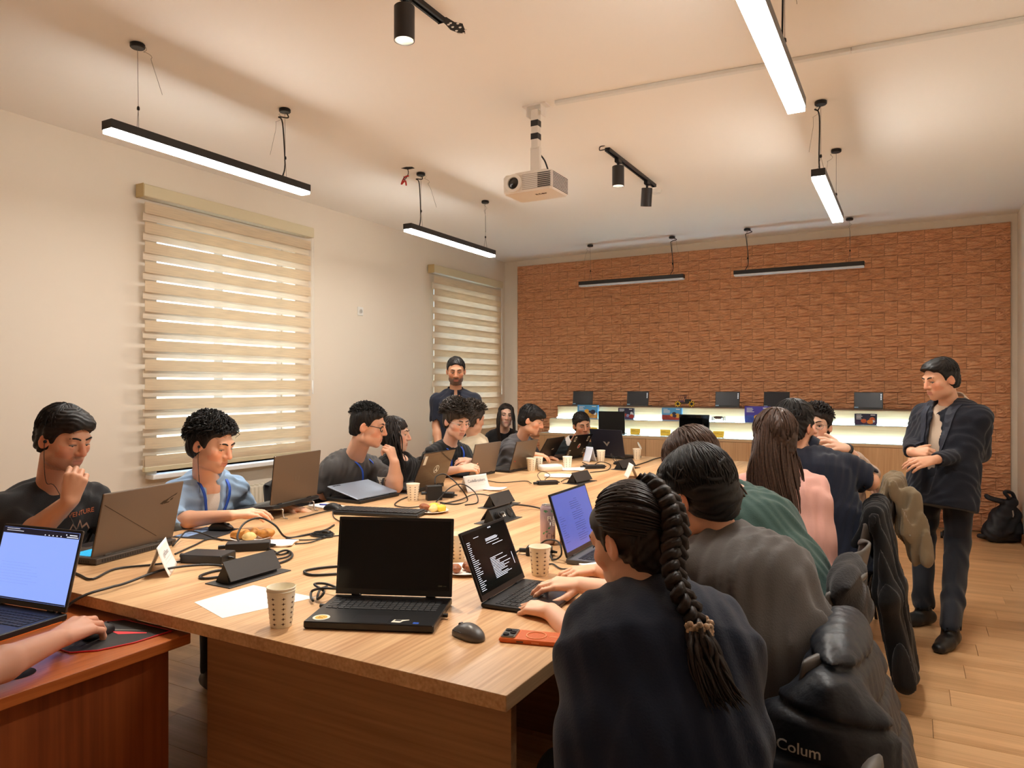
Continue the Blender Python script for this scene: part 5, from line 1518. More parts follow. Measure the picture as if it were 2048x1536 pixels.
    place('body', me, M_skin, T, base)
    hw = lambda x, y, z: c_(hc+M @ (V3(x, y, z)*hs))
    c_ = lambda p: (p[0]-base[0], p[1]-base[1], p[2]-base[2])
    # ---------------- eyes, brows
    if sp.get('face', True):
        gz = sp.get('gaze', -.25)
        for x in (-1, 1):
            b = MB(); b.ball(hw(x*.0305, .0705, .003), .0125*hs, 14, 10); e = b.build('eye', M_eye, T, smooth=True)
            g = unit(V3(sp.get('gx', 0), 1, gz))
            ce = V3(x*.0305, .0705, .003)+g*.0085
            b = MB(); b.ball(hw(*ce), .0056*hs, 10, 8); b.build('iris', M_iris, e, smooth=True)
            lp = [hw(x*.0165, .0835, lz-.0005), hw(x*.024, .0872, lz+.0015), hw(x*.031, .0872, lz+.002), hw(x*.039, .0845, lz+.001), hw(x*.0455, .079, lz-.001)]
            b = MB(); b.tube(catmull(lp, 3), .0012*hs, 5); b.build('eyelash', M_lash, e, smooth=True)
            pts = [hw(x*.011, .0915, .025), hw(x*.022, .0935, .030), hw(x*.034, .0895, .0325), hw(x*.048, .0765, .028)]
            b = MB(); b.tube(catmull(pts, 3), [.0032*hs]*4+[.0036*hs]*4+[.0018*hs]*2, 6); b.build('eyebrow', sp['hair'], T, smooth=True)
    # ---------------- shirt
    ct = sp.get('cloth', .008)
    W_ = P+(N-P)*.45-F*sp.get('bow', .02); C_ = P+(N-P)*.78-F*sp.get('bow', .02)*.8; Tp = P+(N-P)*.93
    hem = P-up*sp.get('hem', .06)
    qd = .68
    tp = [(cap(hem, W_, (.128+ct)*fat, (.114+ct)*fat, (R, qd)), 0), (cap(W_, C_, (.114+ct)*fat, (.116+ct)*fat, (R, qd)), .04), (cap(C_, Tp, (.112+ct)*fat, (.066+ct), (R, qd)), .05)]
    for k in (1, -1):
        tp.append((cap(N-up*.045, S[k], .052+ct*.6, .048*bs+ct*.6), .045))
        tp.append((cap(N+up*.012, S[k]+up*.0, .052, .040*bs), .03))
    cuts = []
    for k, (E_, W, a) in arms.items():
        sl_ = sp.get('sleeve', .7); g = a.get('g', 1.0); sl_ = a.get('sleeve', sl_); lo_ = sp.get('loose', .012)
        if sl_ <= 1:
            e = S[k]+(E_-S[k])*sl_
            tp.append((cap(S[k], e, .050*bs*g+ct, .047*bs*g+lo_), .03)); cuts.append((e, E_-S[k], .05*bs+lo_))
        else:
            tp.append((cap(S[k], E_, .050*bs*g+ct, .043*bs*g+lo_), .03))
            e = E_+(W-E_)*(sl_-1)
            tp.append((cap(E_, e, .043*bs*g+lo_, (.026+(.043-.026)*(2-sl_))*g+lo_*.8), .02)); cuts.append((e, W-E_, .03))
    lo, hi = bbox([p for p, _ in tp], .03)
    Sh = Field(lo, hi, sp.get('hc_', .008))
    for p, k in tp: Sh.add(p, k)
    for e, dr, r in cuts:
        dr = unit(dr); Sh.cut(cap(e+dr*.05, e+dr*.11, .05+.012, .06), 0); Sh.cut(cap(e+dr*.012, e+dr*.03, r*.82, r*.6), 0)
    if sp.get('wr', .0045): Sh.disp(wrinkles(sp.get('wr', .0045), seed, sp.get('wf', 95)))
    Sh.plane(hem-up*.02, -up)
    nk = sp.get('neckline', .068)
    Sh.cut(cap(N+up*(.055+sp.get('nu', 0))+F*.02, N+up*.25+F*.05, nk, nk+.01), .006)
    if sp.get('vneck'): Sh.cut(cap(N+F*.10-up*.02, N+F*.13-up*sp['vneck'], .045, .012), .004)
    if sp.get('openfront'):
        ow = sp.get('openw', .05)
        Sh.cut(cap(N+F*.09+up*.02, N+F*.17-up*sp['openfront'], ow, ow*.55), .004)
    if sp.get('hood'):
        for k in (1, -1):
            Sh.add(cap(N-F*.075+up*.0, N+R*k*.085-F*.01+up*.018, .048, .034), .02)
            Sh.add(cap(N+R*k*.085-F*.01+up*.018, N+R*k*.045+F*.085-up*.045, .030, .022), .02)
        Sh.cut(cap(N+up*.03+F*.02, N+up*.25+F*.05, .066, .085), .006)
    if sp.get('inner'):
        lo, hi = bbox([p for p, _ in tp[:5]], .02); In = Field(lo, hi, .009)
        for p, k in ((cap(P, W_, .100*fat, .104*fat, (R, qd)), 0), (cap(W_, C_, .104*fat, .106*fat, (R, qd)), .04), (cap(C_, Tp, .104*fat, .064, (R, qd)), .05)): In.add(p, k)
        for k in (1, -1): In.add(cap(N-up*.045, S[k]-up*.01, .05, .04), .045)
        In.cut(cap(N+up*.04+F*.02, N+up*.25+F*.05, .064, .074), .006); In.disp(wrinkles(.002, seed+3, 40))
        me, v = In.mesh('undershirt'); place('undershirt', me, sp['inner'], T, base)
    me, v = Sh.mesh('shirt'); place(sp.get('topname', 'shirt'), me, sp['top'], T, base)
    if sp.get('collar'):
        cN = N+up*.034; ax = unit(neck_t-N); b = MB()
        e1 = unit(R-ax*np.dot(R, ax)); e2 = np.cross(e1, ax); e2 = e2 if np.dot(e2, F) > 0 else -e2
        def fn(u, vv):
            a = -PI*1.42+u*PI*1.84*1.0
            a = PI/2+.20+u*(2*PI-.40); r = .066+.016*vv; zz = .022-.044*vv
            p = cN+e1*r*math.cos(a)+e2*(r*math.sin(a)+.008)+ax*(zz-.022*max(0, math.sin(a))*(.6+vv))
            return c_(p)
        b.grid(fn, 36, 4); o = b.build('collar', sp['collar'], T, smooth=True); m_ = o.modifiers.new('thick', 'SOLIDIFY'); m_.thickness = .004
    # ---------------- trousers and shoes
    lg = sp.get('legs')
    if lg is None:
        lg = {}
        for k in (1, -1):
            hp_ = P+R*k*.09-Z*.02; kn = hp_+F*.40+R*k*.03; kn[2] = .50; an = kn-F*.02; an[2] = .085
            lg[k] = (hp_, kn, an, F)
    pt = [(cap(P+R*.06, P-R*.06, .125*fat, .125*fat), 0)]
    for k, (h_, kn, an, fd) in lg.items():
        h_, kn, an = V3(h_), V3(kn), V3(an)
        pt.append((cap(h_, kn, .088*bs, .064*bs), .03)); pt.append((cap(kn, an, .066*bs, .054*bs), .02))
        kk = unit(kn-an)
        bsh = MB()
        fd = unit(V3(fd)); rt = V3(fd[1], -fd[0], 0)
        A = V3(an[0], an[1], 0)
        shf = Field(A-.2, A+.2+V3(0, 0, .05), .009)
        shf.add(cap(A-fd*.04+Z*.045, A+fd*.09+Z*.035, .042, .038), 0); shf.add(cap(A+fd*.06+Z*.03, A+fd*.165+Z*.026, .04, .030, (rt, .85)), .02); shf.add(cap(A+Z*.05, A+Z*.10, .045, .045), .02)
        shf.plane(A+Z*.004, -Z)
        me, v = shf.mesh('shoe'); so = place('shoe', me, sp.get('shoe', M_shoe), T, base)
    if sp.get('trousers', True):
        lo, hi = bbox([p for p, _ in pt], .02)
        pf = Field(lo, hi, sp.get('hp', .014))
        for p, k in pt: pf.add(p, k)
        pf.disp(wrinkles(.005, seed+5, 60))
        for k, (h_, kn, an, fd) in lg.items(): pf.cut(cap(V3(an)-Z*.03, V3(an)-Z*.1, .065, .07), 0)
        me, v = pf.mesh('trousers'); place('trousers', me, sp.get('pants', M_pants), T, base)
    if sp.get('belt'):
        b = MB(); cc = P+Z*sp['belt']
        ring = [c_(cc+R*.158*math.cos(a)+F*.112*math.sin(a)) for a in (2*PI*k/32 for k in range(33))]
        for dz in (-.013, 0, .013): b.tube([(x, y, z+dz) for x, y, z in ring], .008, 6, cap=False)
        bo = b.build('belt', M_black, T, smooth=True)
        bk = Vector(c_(cc+F*.122)); b = MB(); b.M = TR(bk, rz=fb-PI/2); b.box(-.022, .022, -.004, .004, -.02, .02, ch=.002); b.build('buckle', mat('buckle_steel', rgb(190, 188, 184), .3, metal=.9), bo)
    # ---------------- hair
    st = sp.get('style', 'short'); vol = sp.get('vol', 1.0); parts = []
    hh = sp.get('hh', .005)
    if st:
        nz = wrinkles(sp.get('hn', .003), seed+9, sp.get('hf', 230))
        parts.append(hair_cap(hc, M, hs, vol, hh, sp.get('hfront', .066), sp.get('nape', -.072), sp.get('htop'), sp.get('hside', -.012), nz, longside=sp.get('longside', False)))
        ns = sp.get('ns', 220)
        if ns: parts.append(strands(scalp_strands(hc, M, hs, q, ns, vol*1.0, sp.get('wave', 0), sp.get('lens', (.25, .6)), sp.get('sf', 58), sp.get('ss', 78), sp.get('sb', 116), r0=sp.get('sr', .0045)), 1.0*sp.get('sr', .0045)))
    for g in sp.get('guides', []):
        parts.append(strands(bundle(g, q), g.get('r', .006)))
    if sp.get('back_sweep'):
        out = []; Rr = np.array((.083, .104, .090))*vol; cc = V3(0, -.014, .034)
        for _ in range(sp['back_sweep']):
            al = (q.rand()*2-1)*1.75
            d0 = unit(V3(math.sin(al)*1.0, .62-.25*abs(al), .95*math.cos(al*.86)))
            bt = abs(al)/1.75; d1 = unit(V3(.10*math.sin(al), -.75-.25*bt, .75-1.35*bt))
            st0 = q.rand()*.5; pts = []; jl = .006*q.rand(); tw = q.randn()*.04
            for i in range(8):
                t_ = st0+(1-st0)*i/7; d = unit(d0*(1-t_)+d1*t_+V3(tw, 0, .05*math.sin(PI*t_)))
                pts.append(hc+M @ ((cc+d*Rr*(1.0+jl/.09+.03*math.sin(PI*t_)))*hs))
            out.append(pts)
        parts.append(strands(out, .0042))
    if sp.get('braid'):
        cu = np.array([tuple(p) for p in catmull(sp['braid'], 16)]); m = len(cu)
        dd = np.gradient(cu, axis=0); L_ = np.concatenate([[0], np.cumsum(np.linalg.norm(np.diff(cu, axis=0), axis=1))])
        vw = unit(V3(sp['braid_n'])); dd /= np.linalg.norm(dd, axis=1)[:, None]
        sd = np.cross(dd, vw); sd /= np.linalg.norm(sd, axis=1)[:, None]
        wd = sp.get('braid_w', .02)*(1.15-.45*L_/L_[-1])
        for k in range(3):
            th = L_/.075*2*PI/1.0+2*PI*k/3
            pc = cu+sd*(wd*np.sin(th))[:, None]+vw*(wd*.55*np.sin(2*th))[:, None]
            sub = [pc]+[pc+sd*(wd*.30*math.cos(a))[:, None]+vw*(wd*.30*math.sin(a))[:, None] for a in (0, 1.26, 2.5, 3.8, 5.0)]
            for j_, s_ in enumerate(sub): 
                bb = MB(); bb.tube([tuple(x) for x in s_[::2]], [float(w_*(.62 if j_ == 0 else .34)) for w_ in wd[::2]], 7)
                parts.append((np.array(bb.v), np.array([f for f in bb.f if len(f) == 4])))
    if parts:
        me = raw_mesh('hair', parts); place('hair', me, sp['hair'], T, base)
    sp['_T'] = T; sp['_M'] = M; sp['_c'] = c_; sp['_hw'] = hw; sp['_F'] = F; sp['_R'] = R; sp['_up'] = up; sp['_N'] = N
    return T
def bundle(g, q):
    """strands filling the sheet between guide curves g['pts'] = [curve, curve, ...] (world points)"""
    cs = [np.array([tuple(p) for p in catmull(c, 5)]) for c in g['pts']]
    m = min(len(c) for c in cs); cs = [c[np.linspace(0, len(c)-1, m).round().astype(int)] for c in cs]
    out = []
    for _ in range(g['n']):
        u = q.rand()*(len(cs)-1); i = min(int(u), len(cs)-2); f = u-i
        p = cs[i]*(1-f)+cs[i+1]*f
        e = int(m*(g.get('l0', .75)+(1-g.get('l0', .75))*q.rand())); s0 = int(m*.15*q.rand())
        p = p[s0:max(s0+4, e)].copy(); t = np.linspace(0, 1, len(p))[:, None]
        j = g.get('j', .006); p += q.randn(3)*j*.6*(.4+t)+np.sin(t*g.get('wf', 5)+q.rand()*6)*q.randn(3)*j
        out.append(p)
    return out
M_shoe = mat('shoe_black', rgb(22, 22, 24), .4)
M_pants = mat('trousers_dark', rgb(30, 32, 40), .8, bump=(160, .15))
def fabric(name, c, r=.85, b=.12, sc=220): return mat(name, c, r, spec=.25, bump=(sc, b), sheen=.15)
def print_on(sp, me, name, m, origin, size=1.0, tilt=0.0, off=.0015):
    """lay a flat print mesh (xy plane) onto the front of the garment"""
    from mathutils.bvhtree import BVHTree
    sh = [o for o in sp['_T'].children if o.name.split('.')[0] in ('shirt', 'jacket')][0]
    bv = BVHTree.FromPolygons([v.co for v in sh.data.vertices], [tuple(p.vertices) for p in sh.data.polygons])
    F, R, up = (Vector(x) for x in (sp['_F'], sp['_R'], sp['_up']))
    o = Vector(sp['_c'](sp['_N'])) + R*origin[0] - up*origin[1] + F*.5
    for v in me.vertices:
        x, y = v.co.x*size, v.co.y*size
        q = o - R*x*math.cos(tilt) + up*(y+x*math.sin(tilt))
        h = bv.ray_cast(q, -F)
        v.co = (h[0]+F*off) if h[0] is not None else q-F*.38
    return link(name, me, m, sp['_T'])
def lanyard(sp, drop=.33, m=None):
    m = m or mat('lanyard_blue', rgb(30, 84, 200), .5)
    N, F, R, up, c_ = sp['_N'], sp['_F'], sp['_R'], sp['_up'], sp['_c']
    fw = sp.get('lf', .135)
    for k in (1, -1):
        pts = [c_(N+R*k*.062-F*.05+up*.025), c_(N+R*k*.075+F*.03+up*.012), c_(N+R*k*.070+F*fw*.86-up*.06), c_(N+R*k*.045+F*fw-up*drop*.55), c_(N+R*k*.006+F*(fw-.0)-up*drop)]
        cu = catmull(pts, 6); b = MB()
        n = len(cu); vs = []; fs = []
        for i, p in enumerate(cu):
            d = (Vector(cu[min(i+1, n-1)])-Vector(cu[max(i-1, 0)])).normalized()
            w = d.cross(Vector(F)).normalized()*.007
            vs += [Vector(p)-w, Vector(p)+w]
        for i in range(n-1): fs.append((2*i, 2*i+1, 2*i+3, 2*i+2))
        b._add(vs, fs); o = b.build('lanyard', m, sp['_T'], smooth=True); s_ = o.modifiers.new('thick', 'SOLIDIFY'); s_.thickness = .002; s_.offset = 0
def glasses(sp, m, r=.0016):
    hw = sp['_hw']; b = MB()
    for x in (-1, 1):
        b.tube([hw(x*.0315+.0225*math.cos(a), .094-.006*abs(math.cos(a)), .002+.017*math.sin(a)) for a in (2*PI*k/20 for k in range(21))], r, 6, cap=False)
        b.tube([hw(x*.053, .09, .008), hw(x*.074, .05, .010), hw(x*.080, -.005, .008), hw(x*.078, -.025, -.008)], r, 6)
    b.tube([hw(-.009, .097, .004), hw(0, .101, .007), hw(.009, .097, .004)], .0016, 6)
    b.build('glasses', m, sp['_T'], smooth=True)
def earphone(sp, k, down):
    hw, c_ = sp['_hw'], sp['_c']
    b = MB(); b.ball(hw(k*.084, .002, -.006), .007, 10, 8)
    p = [Vector(hw(k*.086, .003, -.012)), Vector(hw(k*.082, .015, -.07)), Vector(hw(k*.07, .04, -.16))]+[Vector(c_(V3(d))) for d in down]
    b.tube(catmull(p, 5), .0014, 5); b.build('earphone', M_black, sp['_T'], smooth=True)
# ------------------------------------------------------------------ the people of the room
def seatP(N, byaw, back=.13, z=.56):
    a = math.radians(byaw); return (N[0]-back*math.cos(a), N[1]-back*math.sin(a), z)
SK1 = rgb(236, 184, 154); SK2 = rgb(228, 172, 140); SK3 = rgb(206, 152, 120); SK4 = rgb(242, 198, 174)
def do(**k):
    if 'P' not in k: k['P'] = seatP(k['N'], k['byaw'], k.pop('back', .13), k.pop('pz', .56))
    person(k); return k
UPV = (0, 0, 1)
# left side, nearest
A = do(label='man in a black graphic T-shirt resting his chin on his fist', seed=1, head=(-3.080, 1.723, 1.212), hrot=(10,18,0), N=(-3.249, 1.767, 0.985), byaw=2, skin=SK2, hair=M_hblack, beard=.35, jaw=1.12, hs=1.06, bs=1.12, fat=1.15, h=.004, nk=1.15,
   R=dict(e=(-3.121, 1.585, 0.807), w=(-2.817, 1.594, 0.990), d=(0.168, 0.150, 0.950), n=(0.830, -0.569, 0.100), curl=1.5, s=1.08, thumb=.9, g=1.15), L=dict(w=(-2.861, 1.821, 0.753), d=(0.622, 0.116, -0.300), n=UPV, curl=.5), top=fabric('tee_black', rgb(46,46,48)), style='short', vol=1.06, hfront=.066, ns=420, lens=(.3,.6), sr=.0035, sf=68, sleeve=.8, gaze=-.75, htop=((0,.03,.075),(.07,.075,.045)))
# man in light blue
B = do(label='man in an open light blue shirt typing with earphones in', seed=2, head=(-2.970, 2.356, 1.149), hrot=(12,18,0), N=(-3.115, 2.435, 0.961), byaw=-6, skin=SK1, hair=M_hblack, hs=1.06, h=.004, beard=.12,
   R=dict(e=(-3.066, 2.211, 0.790), w=(-2.740, 2.277, 0.834), d=(0.710, 0.679, 0.160), n=(-0.015, -0.180, 1.000), curl=.45, s=1.05, sleeve=1.2, thumb=.6), L=dict(w=(-2.914, 2.787, 0.782), d=(0.564, 0.427, -0.100), n=UPV, curl=.4, sleeve=1.4),
   top=fabric('shirt_light_blue', rgb(158,190,226)), inner=fabric('tee_white', rgb(226,220,214)), openfront=.36, collar=fabric('shirt_light_blue', rgb(158,190,226)), sleeve=1.3, wr=.006, hc_=.0065, style='short', vol=1.05, wave=1.0, ns=380, lens=(.4,.8), sb=128, nape=-.10, sf=60, ss=84, gaze=-.8, hfront=.078, sr=.004, htop=((0,.012,.075),(.070,.08,.045)))
# man with hand on cheek
C = do(label='man in a charcoal T-shirt with dark glasses leaning his cheek on his hand', seed=3, head=(-2.962, 3.503, 1.181), hrot=(24,12,0), N=(-3.144, 3.562, 0.964), byaw=4, skin=SK1, hair=M_hblack, hs=1.04, fat=1.2, bs=1.08, nk=1.15, jaw=1.12, h=.0045,
   L=dict(e=(-2.807, 3.566, 0.809), w=(-2.785, 3.533, 0.959), d=(-0.311, -0.058, 0.930), n=(0.942, -0.049, 0.200), curl=1.25, thumb=.6, g=1.15), R=dict(e=(-3.202, 3.370, 0.766), w=(-3.077, 3.577, 0.780), d=(0.782, 0.548, 0.000), n=UPV, curl=.4, g=1.15),
   top=fabric('tee_charcoal', rgb(78,76,76)), style='short', vol=1.0, wave=.9, ns=420, lens=(.12,.3), hn=.004, gaze=-.2, sf=66, ss=62, sb=90, sr=.0035, hfront=.078, htop=((0,.012,.07),(.070,.085,.050)), beard=.08, sleeve=.78, lf=.165)
Dd = do(label='dark-haired woman in profile behind the man with hand on cheek', seed=4, head=(-3.227, 4.099, 1.087), hrot=(26,4,0), N=(-3.261, 4.195, 0.899), byaw=0, skin=SK4, hair=M_hdark, fem=True, h=.0055, bs=.88, R=dict(w=(-3.057, 4.022, 0.692), d=(0.700, 0.388, -0.300), n=UPV),
   top=fabric('jacket_black_l', rgb(30,30,32)), sleeve=1.9, style='long', longside=True, vol=1.02, ns=120, hfront=.055, nape=-.11,
   guides=[dict(n=70, r=.007, j=.010, wf=9, pts=[[(-3.264, 4.045, 1.171),(-3.258, 4.025, 1.048),(-3.214, 4.027, 0.891),(-3.134, 4.037, 0.772)], [(-3.180, 4.011, 1.192),(-3.139, 3.977, 1.056),(-3.103, 3.997, 0.917),(-3.067, 4.017, 0.796)], [(-3.180, 4.068, 1.197),(-3.112, 3.992, 1.090),(-3.085, 4.007, 0.935),(-3.070, 4.038, 0.811)]])])
# man in black with clear glasses
G = do(label='curly-haired man in a black T-shirt with clear glasses and a blue lanyard', seed=5, head=(-2.978, 4.523, 1.168), hrot=(-24,18,0), N=(-3.101, 4.592, 0.971), byaw=-12, skin=SK4, hair=M_hgrey, hs=1.04, h=.0045, bs=.98,
   R=dict(e=(-3.160, 4.445, 0.769), w=(-2.810, 4.319, 0.839), d=(0.642, 0.699, 0.150), n=(0.291, -0.525, 0.800), curl=.7), L=dict(w=(-2.807, 4.504, 0.868), d=(-0.195, -0.680, 0.100), n=(0.553, -0.379, 0.500), curl=.7, thumb=.5),
   top=fabric('tee_black2', rgb(34,34,36)), style='short', vol=1.10, wave=1.6, ns=520, lens=(.15,.4), hn=.006, hf=200, sr=.0042, sf=76, hfront=.056, gaze=-.6, htop=((0,.015,.07),(.080,.088,.055)), sleeve=.85)
Gb = do(label='person in a cream top mostly hidden behind the curly-haired man', seed=6, head=(-3.219, 5.133, 1.153), hrot=(70,10,0), N=(-3.205, 5.198, 0.990), byaw=40, skin=SK1, hair=M_hgrey, h=.007, face=False, bs=.95, R=dict(w=(-3.087, 5.149, 0.752), d=(0.262, 0.145, -0.900), n=UPV),
   top=fabric('tee_cream', rgb(222,206,178)), style='short', vol=1.10, wave=1.6, ns=200, lens=(.15,.4), hn=.006, hf=200, sr=.006, sleeve=.8)
# standing man in navy polo
z0 = (-3.648, 5.467, 0.849)
Hh = do(label='bearded man standing in a navy polo shirt by the far window', seed=7, head=(-3.593, 5.440, 1.565), hrot=(-56,14,0), N=(-3.630, 5.488, 1.362), byaw=-54, P=(-3.62,5.49,.94), skin=SK3, hair=M_hblack, beard=.95, h=.0045, bs=1.02, fat=1.06,
   R=dict(e=(-3.746, 5.355, 1.070), w=(-3.640, 5.242, 0.845), d=(0.136, -0.039, -1.000), n=(-0.554, -0.650, 0.000), curl=.4), L=dict(e=(-3.496, 5.608, 1.064), w=(-3.451, 5.519, 0.831), d=(-0.039, -0.136, -1.000), n=(0.845, 0.125, 0.000), curl=.4),
   top=fabric('polo_navy', rgb(34,38,52)), collar=fabric('polo_navy', rgb(34,38,52)), vneck=.10, style='short', vol=1.0, ns=300, lens=(.1,.25), sr=.0035, hfront=.086, sf=50, gaze=-.5, sleeve=.72, hem=.12, bow=-.0,
   legs={1: ((-3.69,5.42,.92), (-3.68,5.40,.50), (-3.70,5.44,.08), (.6,-.8,0)), -1: ((-3.54,5.54,.92), (-3.52,5.52,.50), (-3.54,5.56,.08), (.6,-.8,0))})
I6 = do(label='young woman in black with long straight hair sitting by the far corner', seed=8, head=(-3.740, 6.616, 1.119), hrot=(-54,2,-4), N=(-3.802, 6.673, 0.940), byaw=-58, skin=SK4, hair=M_hdark, fem=True, h=.005, bs=.86, R=dict(w=(-3.791, 6.474, 0.583), d=(0.437, 0.242, -0.800), n=UPV), L=dict(w=(-3.609, 6.575, 0.583), d=(-0.437, -0.242, -0.800), n=UPV),
   top=fabric('top_black', rgb(28,27,29)), sleeve=1.9, style='long', longside=True, vol=1.0, ns=120, hfront=.09, sf=45, nape=-.10, gaze=-.05, lips=rgb(178,92,84),
   guides=[dict(n=60, r=.007, j=.004, pts=[[(-3.790, 6.566, 1.188),(-3.793, 6.530, 1.100),(-3.793, 6.530, 0.943),(-3.770, 6.543, 0.786)], [(-3.741, 6.502, 1.207),(-3.730, 6.462, 1.078),(-3.725, 6.465, 0.923),(-3.698, 6.480, 0.768)]]), dict(n=60, r=.007, j=.004, pts=[[(-3.670, 6.632, 1.188),(-3.637, 6.616, 1.100),(-3.633, 6.619, 0.943),(-3.642, 6.614, 0.813)], [(-3.641, 6.557, 1.207),(-3.608, 6.530, 1.078),(-3.608, 6.530, 0.923),(-3.617, 6.525, 0.820)]])])
J7 = do(label='man in a grey hoodie with a bowl fringe typing at the far left', seed=9, head=(-2.928, 5.637, 1.131), hrot=(14,20,0), N=(-3.084, 5.722, 0.944), byaw=-4, skin=SK1, hair=M_hblack, hs=1.02, h=.005, fat=1.05,
   R=dict(e=(-3.126, 5.585, 0.729), w=(-2.848, 5.510, 0.846), d=(0.690, 0.611, -0.100), n=UPV, curl=.5, sleeve=1.85), L=dict(w=(-2.911, 5.818, 0.786), d=(0.700, 0.388, 0.000), n=UPV),
   top=fabric('hoodie_grey', rgb(96,95,98)), hood=True, sleeve=1.85, loose=.018, ct=.014, wr=.006, style='short', vol=1.05, hfront=.045, ns=220, lens=(.4,.8), sf=70, ss=66, sb=100, gaze=-.6, htop=((0,.035,.065),(.074,.075,.045)))
K8 = do(label='man in a dark sweater with white collar, hand at his mouth, at the far end', seed=10, head=(-2.840, 6.544, 1.046), hrot=(-46,12,8), N=(-2.954, 6.595, 0.856), byaw=-56, skin=SK3, hair=M_hblack, h=.005, beard=.25,
   L=dict(e=(-2.784, 6.403, 0.669), w=(-2.748, 6.320, 0.821), d=(-0.005, 0.112, 0.950), n=(0.864, -0.321, 0.200), curl=1.1, sleeve=1.55), R=dict(w=(-2.965, 6.360, 0.688), d=(0.534, 0.067, -0.500), n=UPV, sleeve=1.9),
   top=fabric('sweater_dark', rgb(38,44,46)), collar=fabric('tee_white', rgb(226,220,214)), sleeve=1.6, style='short', vol=1.02, ns=260, lens=(.2,.5), sr=.0035, hfront=.07, gaze=-.1, gx=.2)
# right side, nearest: girl with the braid
R1 = do(label='girl in a navy shirt with a long French braid, seen from behind, typing', seed=11, head=(-0.552, 1.546, 1.084), hrot=(160,20,0), N=(-0.489, 1.524, 0.964), sw=.138, byaw=124, P=(-.40,1.30,.57), skin=SK1, hair=M_hdark, fem=True, h=.0035, hh=.004, bs=.95, fat=1.08, hs=.97,
   L=dict(e=(-0.726, 1.724, 0.749), w=(-0.901, 1.856, 0.785), d=(-0.161, 0.048, 0.001), n=(.05,-.1,1), curl=.62, s=.95, sleeve=1.25, thumb=.5, fingers=[.6,.55,.6,.7]), R=dict(e=(-0.682, 1.966, 0.829), w=(-0.907, 2.081, 0.807), d=(-0.128, -0.071, 0.015), n=(.1,-.25,1), curl=.5, s=.95, sleeve=1.0, thumb=.2, fingers=[.45,.5,.6,.75]),
   top=fabric('shirt_navy', rgb(24,34,54), .8), collar=fabric('shirt_navy', rgb(24,34,54), .8), sleeve=1.3, loose=.02, cloth=.012, wr=.004, wf=65, style='short', vol=1.02, longside=True, hfront=.06, nape=-.085, ns=0, back_sweep=420, braid_n=(.94,-.3,.12), braid_w=.023,
   braid=[(-0.518, 1.577, 1.209),(-0.471, 1.539, 1.190),(-0.439, 1.506, 1.146),(-0.431, 1.476, 1.099),(-0.423, 1.440, 1.056),(-0.400, 1.413, 1.021),(-0.376, 1.404, 0.987),(-0.360, 1.395, 0.960)],
   guides=[dict(n=110, r=.006, j=.005, l0=.75, pts=[[(-0.366, 1.375, 0.961),(-0.359, 1.344, 0.927),(-0.339, 1.321, 0.874),(-0.318, 1.310, 0.837)], [(-0.354, 1.370, 0.965),(-0.332, 1.348, 0.921),(-0.301, 1.331, 0.869),(-0.273, 1.324, 0.842)], [(-0.347, 1.380, 0.963),(-0.313, 1.364, 0.919),(-0.278, 1.349, 0.876),(-0.255, 1.345, 0.853)]])])
b = MB()
for k in range(46):
    a = k*2.4; z = (k/46-.5)*.03
    b.ball(tuple(Vector(R1['_c'](V3((-0.359, 1.390, 0.962))))+Vector((.022*math.cos(a), .022*math.sin(a), z))), .0075, 6, 4)
b.build('hair_tie', mat('scrunchie', rgb(196,168,140), .7, var=(90,.7)), R1['_T'], smooth=True)
R2 = do(label='man in a grey T-shirt with thick black hair bending over his laptop', seed=12, head=(-0.539, 2.056, 1.116), hrot=(160,26,0), N=(-0.460, 2.066, 0.994), byaw=152, P=(-.30,1.95,.57), skin=SK2, hair=M_hblack, h=.004, hh=.0045, hs=1.05, fat=1.12,
   L=dict(w=(-0.945, 2.334, 0.792), d=(-0.787, -0.436, 0.000), n=UPV), R=dict(w=(-0.990, 2.596, 0.757), d=(-0.787, -0.436, 0.000), n=UPV),
   top=fabric('tee_grey', rgb(92,88,86), .75), sleeve=.8, wr=.007, wf=85, bow=.05, style='short', vol=1.10, nape=-.10, sb=132, ns=900, lens=(.5,1.15), sr=.0034, hn=.004, lips=SK2)
R3 = do(label='long-haired girl in a dark green top bending forward on the right', seed=13, head=(-0.700, 2.608, 1.147), hrot=(166,34,0), N=(-0.579, 2.697, 1.031), byaw=156, P=(-.28,2.46,.60), skin=SK1, hair=M_hbrown, fem=True, h=.006, hh=.005, face=False,
   L=dict(w=(-0.938, 2.796, 0.811), d=(-0.787, -0.436, 0.000), n=UPV), R=dict(w=(-1.003, 2.988, 0.811), d=(-0.787, -0.436, 0.000), n=UPV),
   top=fabric('top_green', rgb(58,84,78), .75), sleeve=1.5, wr=.004, bow=.04, style='long', longside=True, vol=1.06, ns=260, lens=(.5,1.0), sb=128, nape=-.11, sr=.004,
   guides=[dict(n=170, r=.006, j=.006, l0=.7, pts=[[(-0.668, 2.602, 1.235),(-0.578, 2.595, 1.151),(-0.491, 2.586, 1.035),(-0.412, 2.561, 0.926),(-0.369, 2.539, 0.835)], [(-0.686, 2.501, 1.224),(-0.582, 2.467, 1.112),(-0.490, 2.495, 0.981),(-0.409, 2.494, 0.873),(-0.356, 2.501, 0.787)], [(-0.703, 2.469, 1.200),(-0.597, 2.459, 1.044),(-0.519, 2.479, 0.947),(-0.457, 2.491, 0.868),(-0.402, 2.498, 0.807)]])])
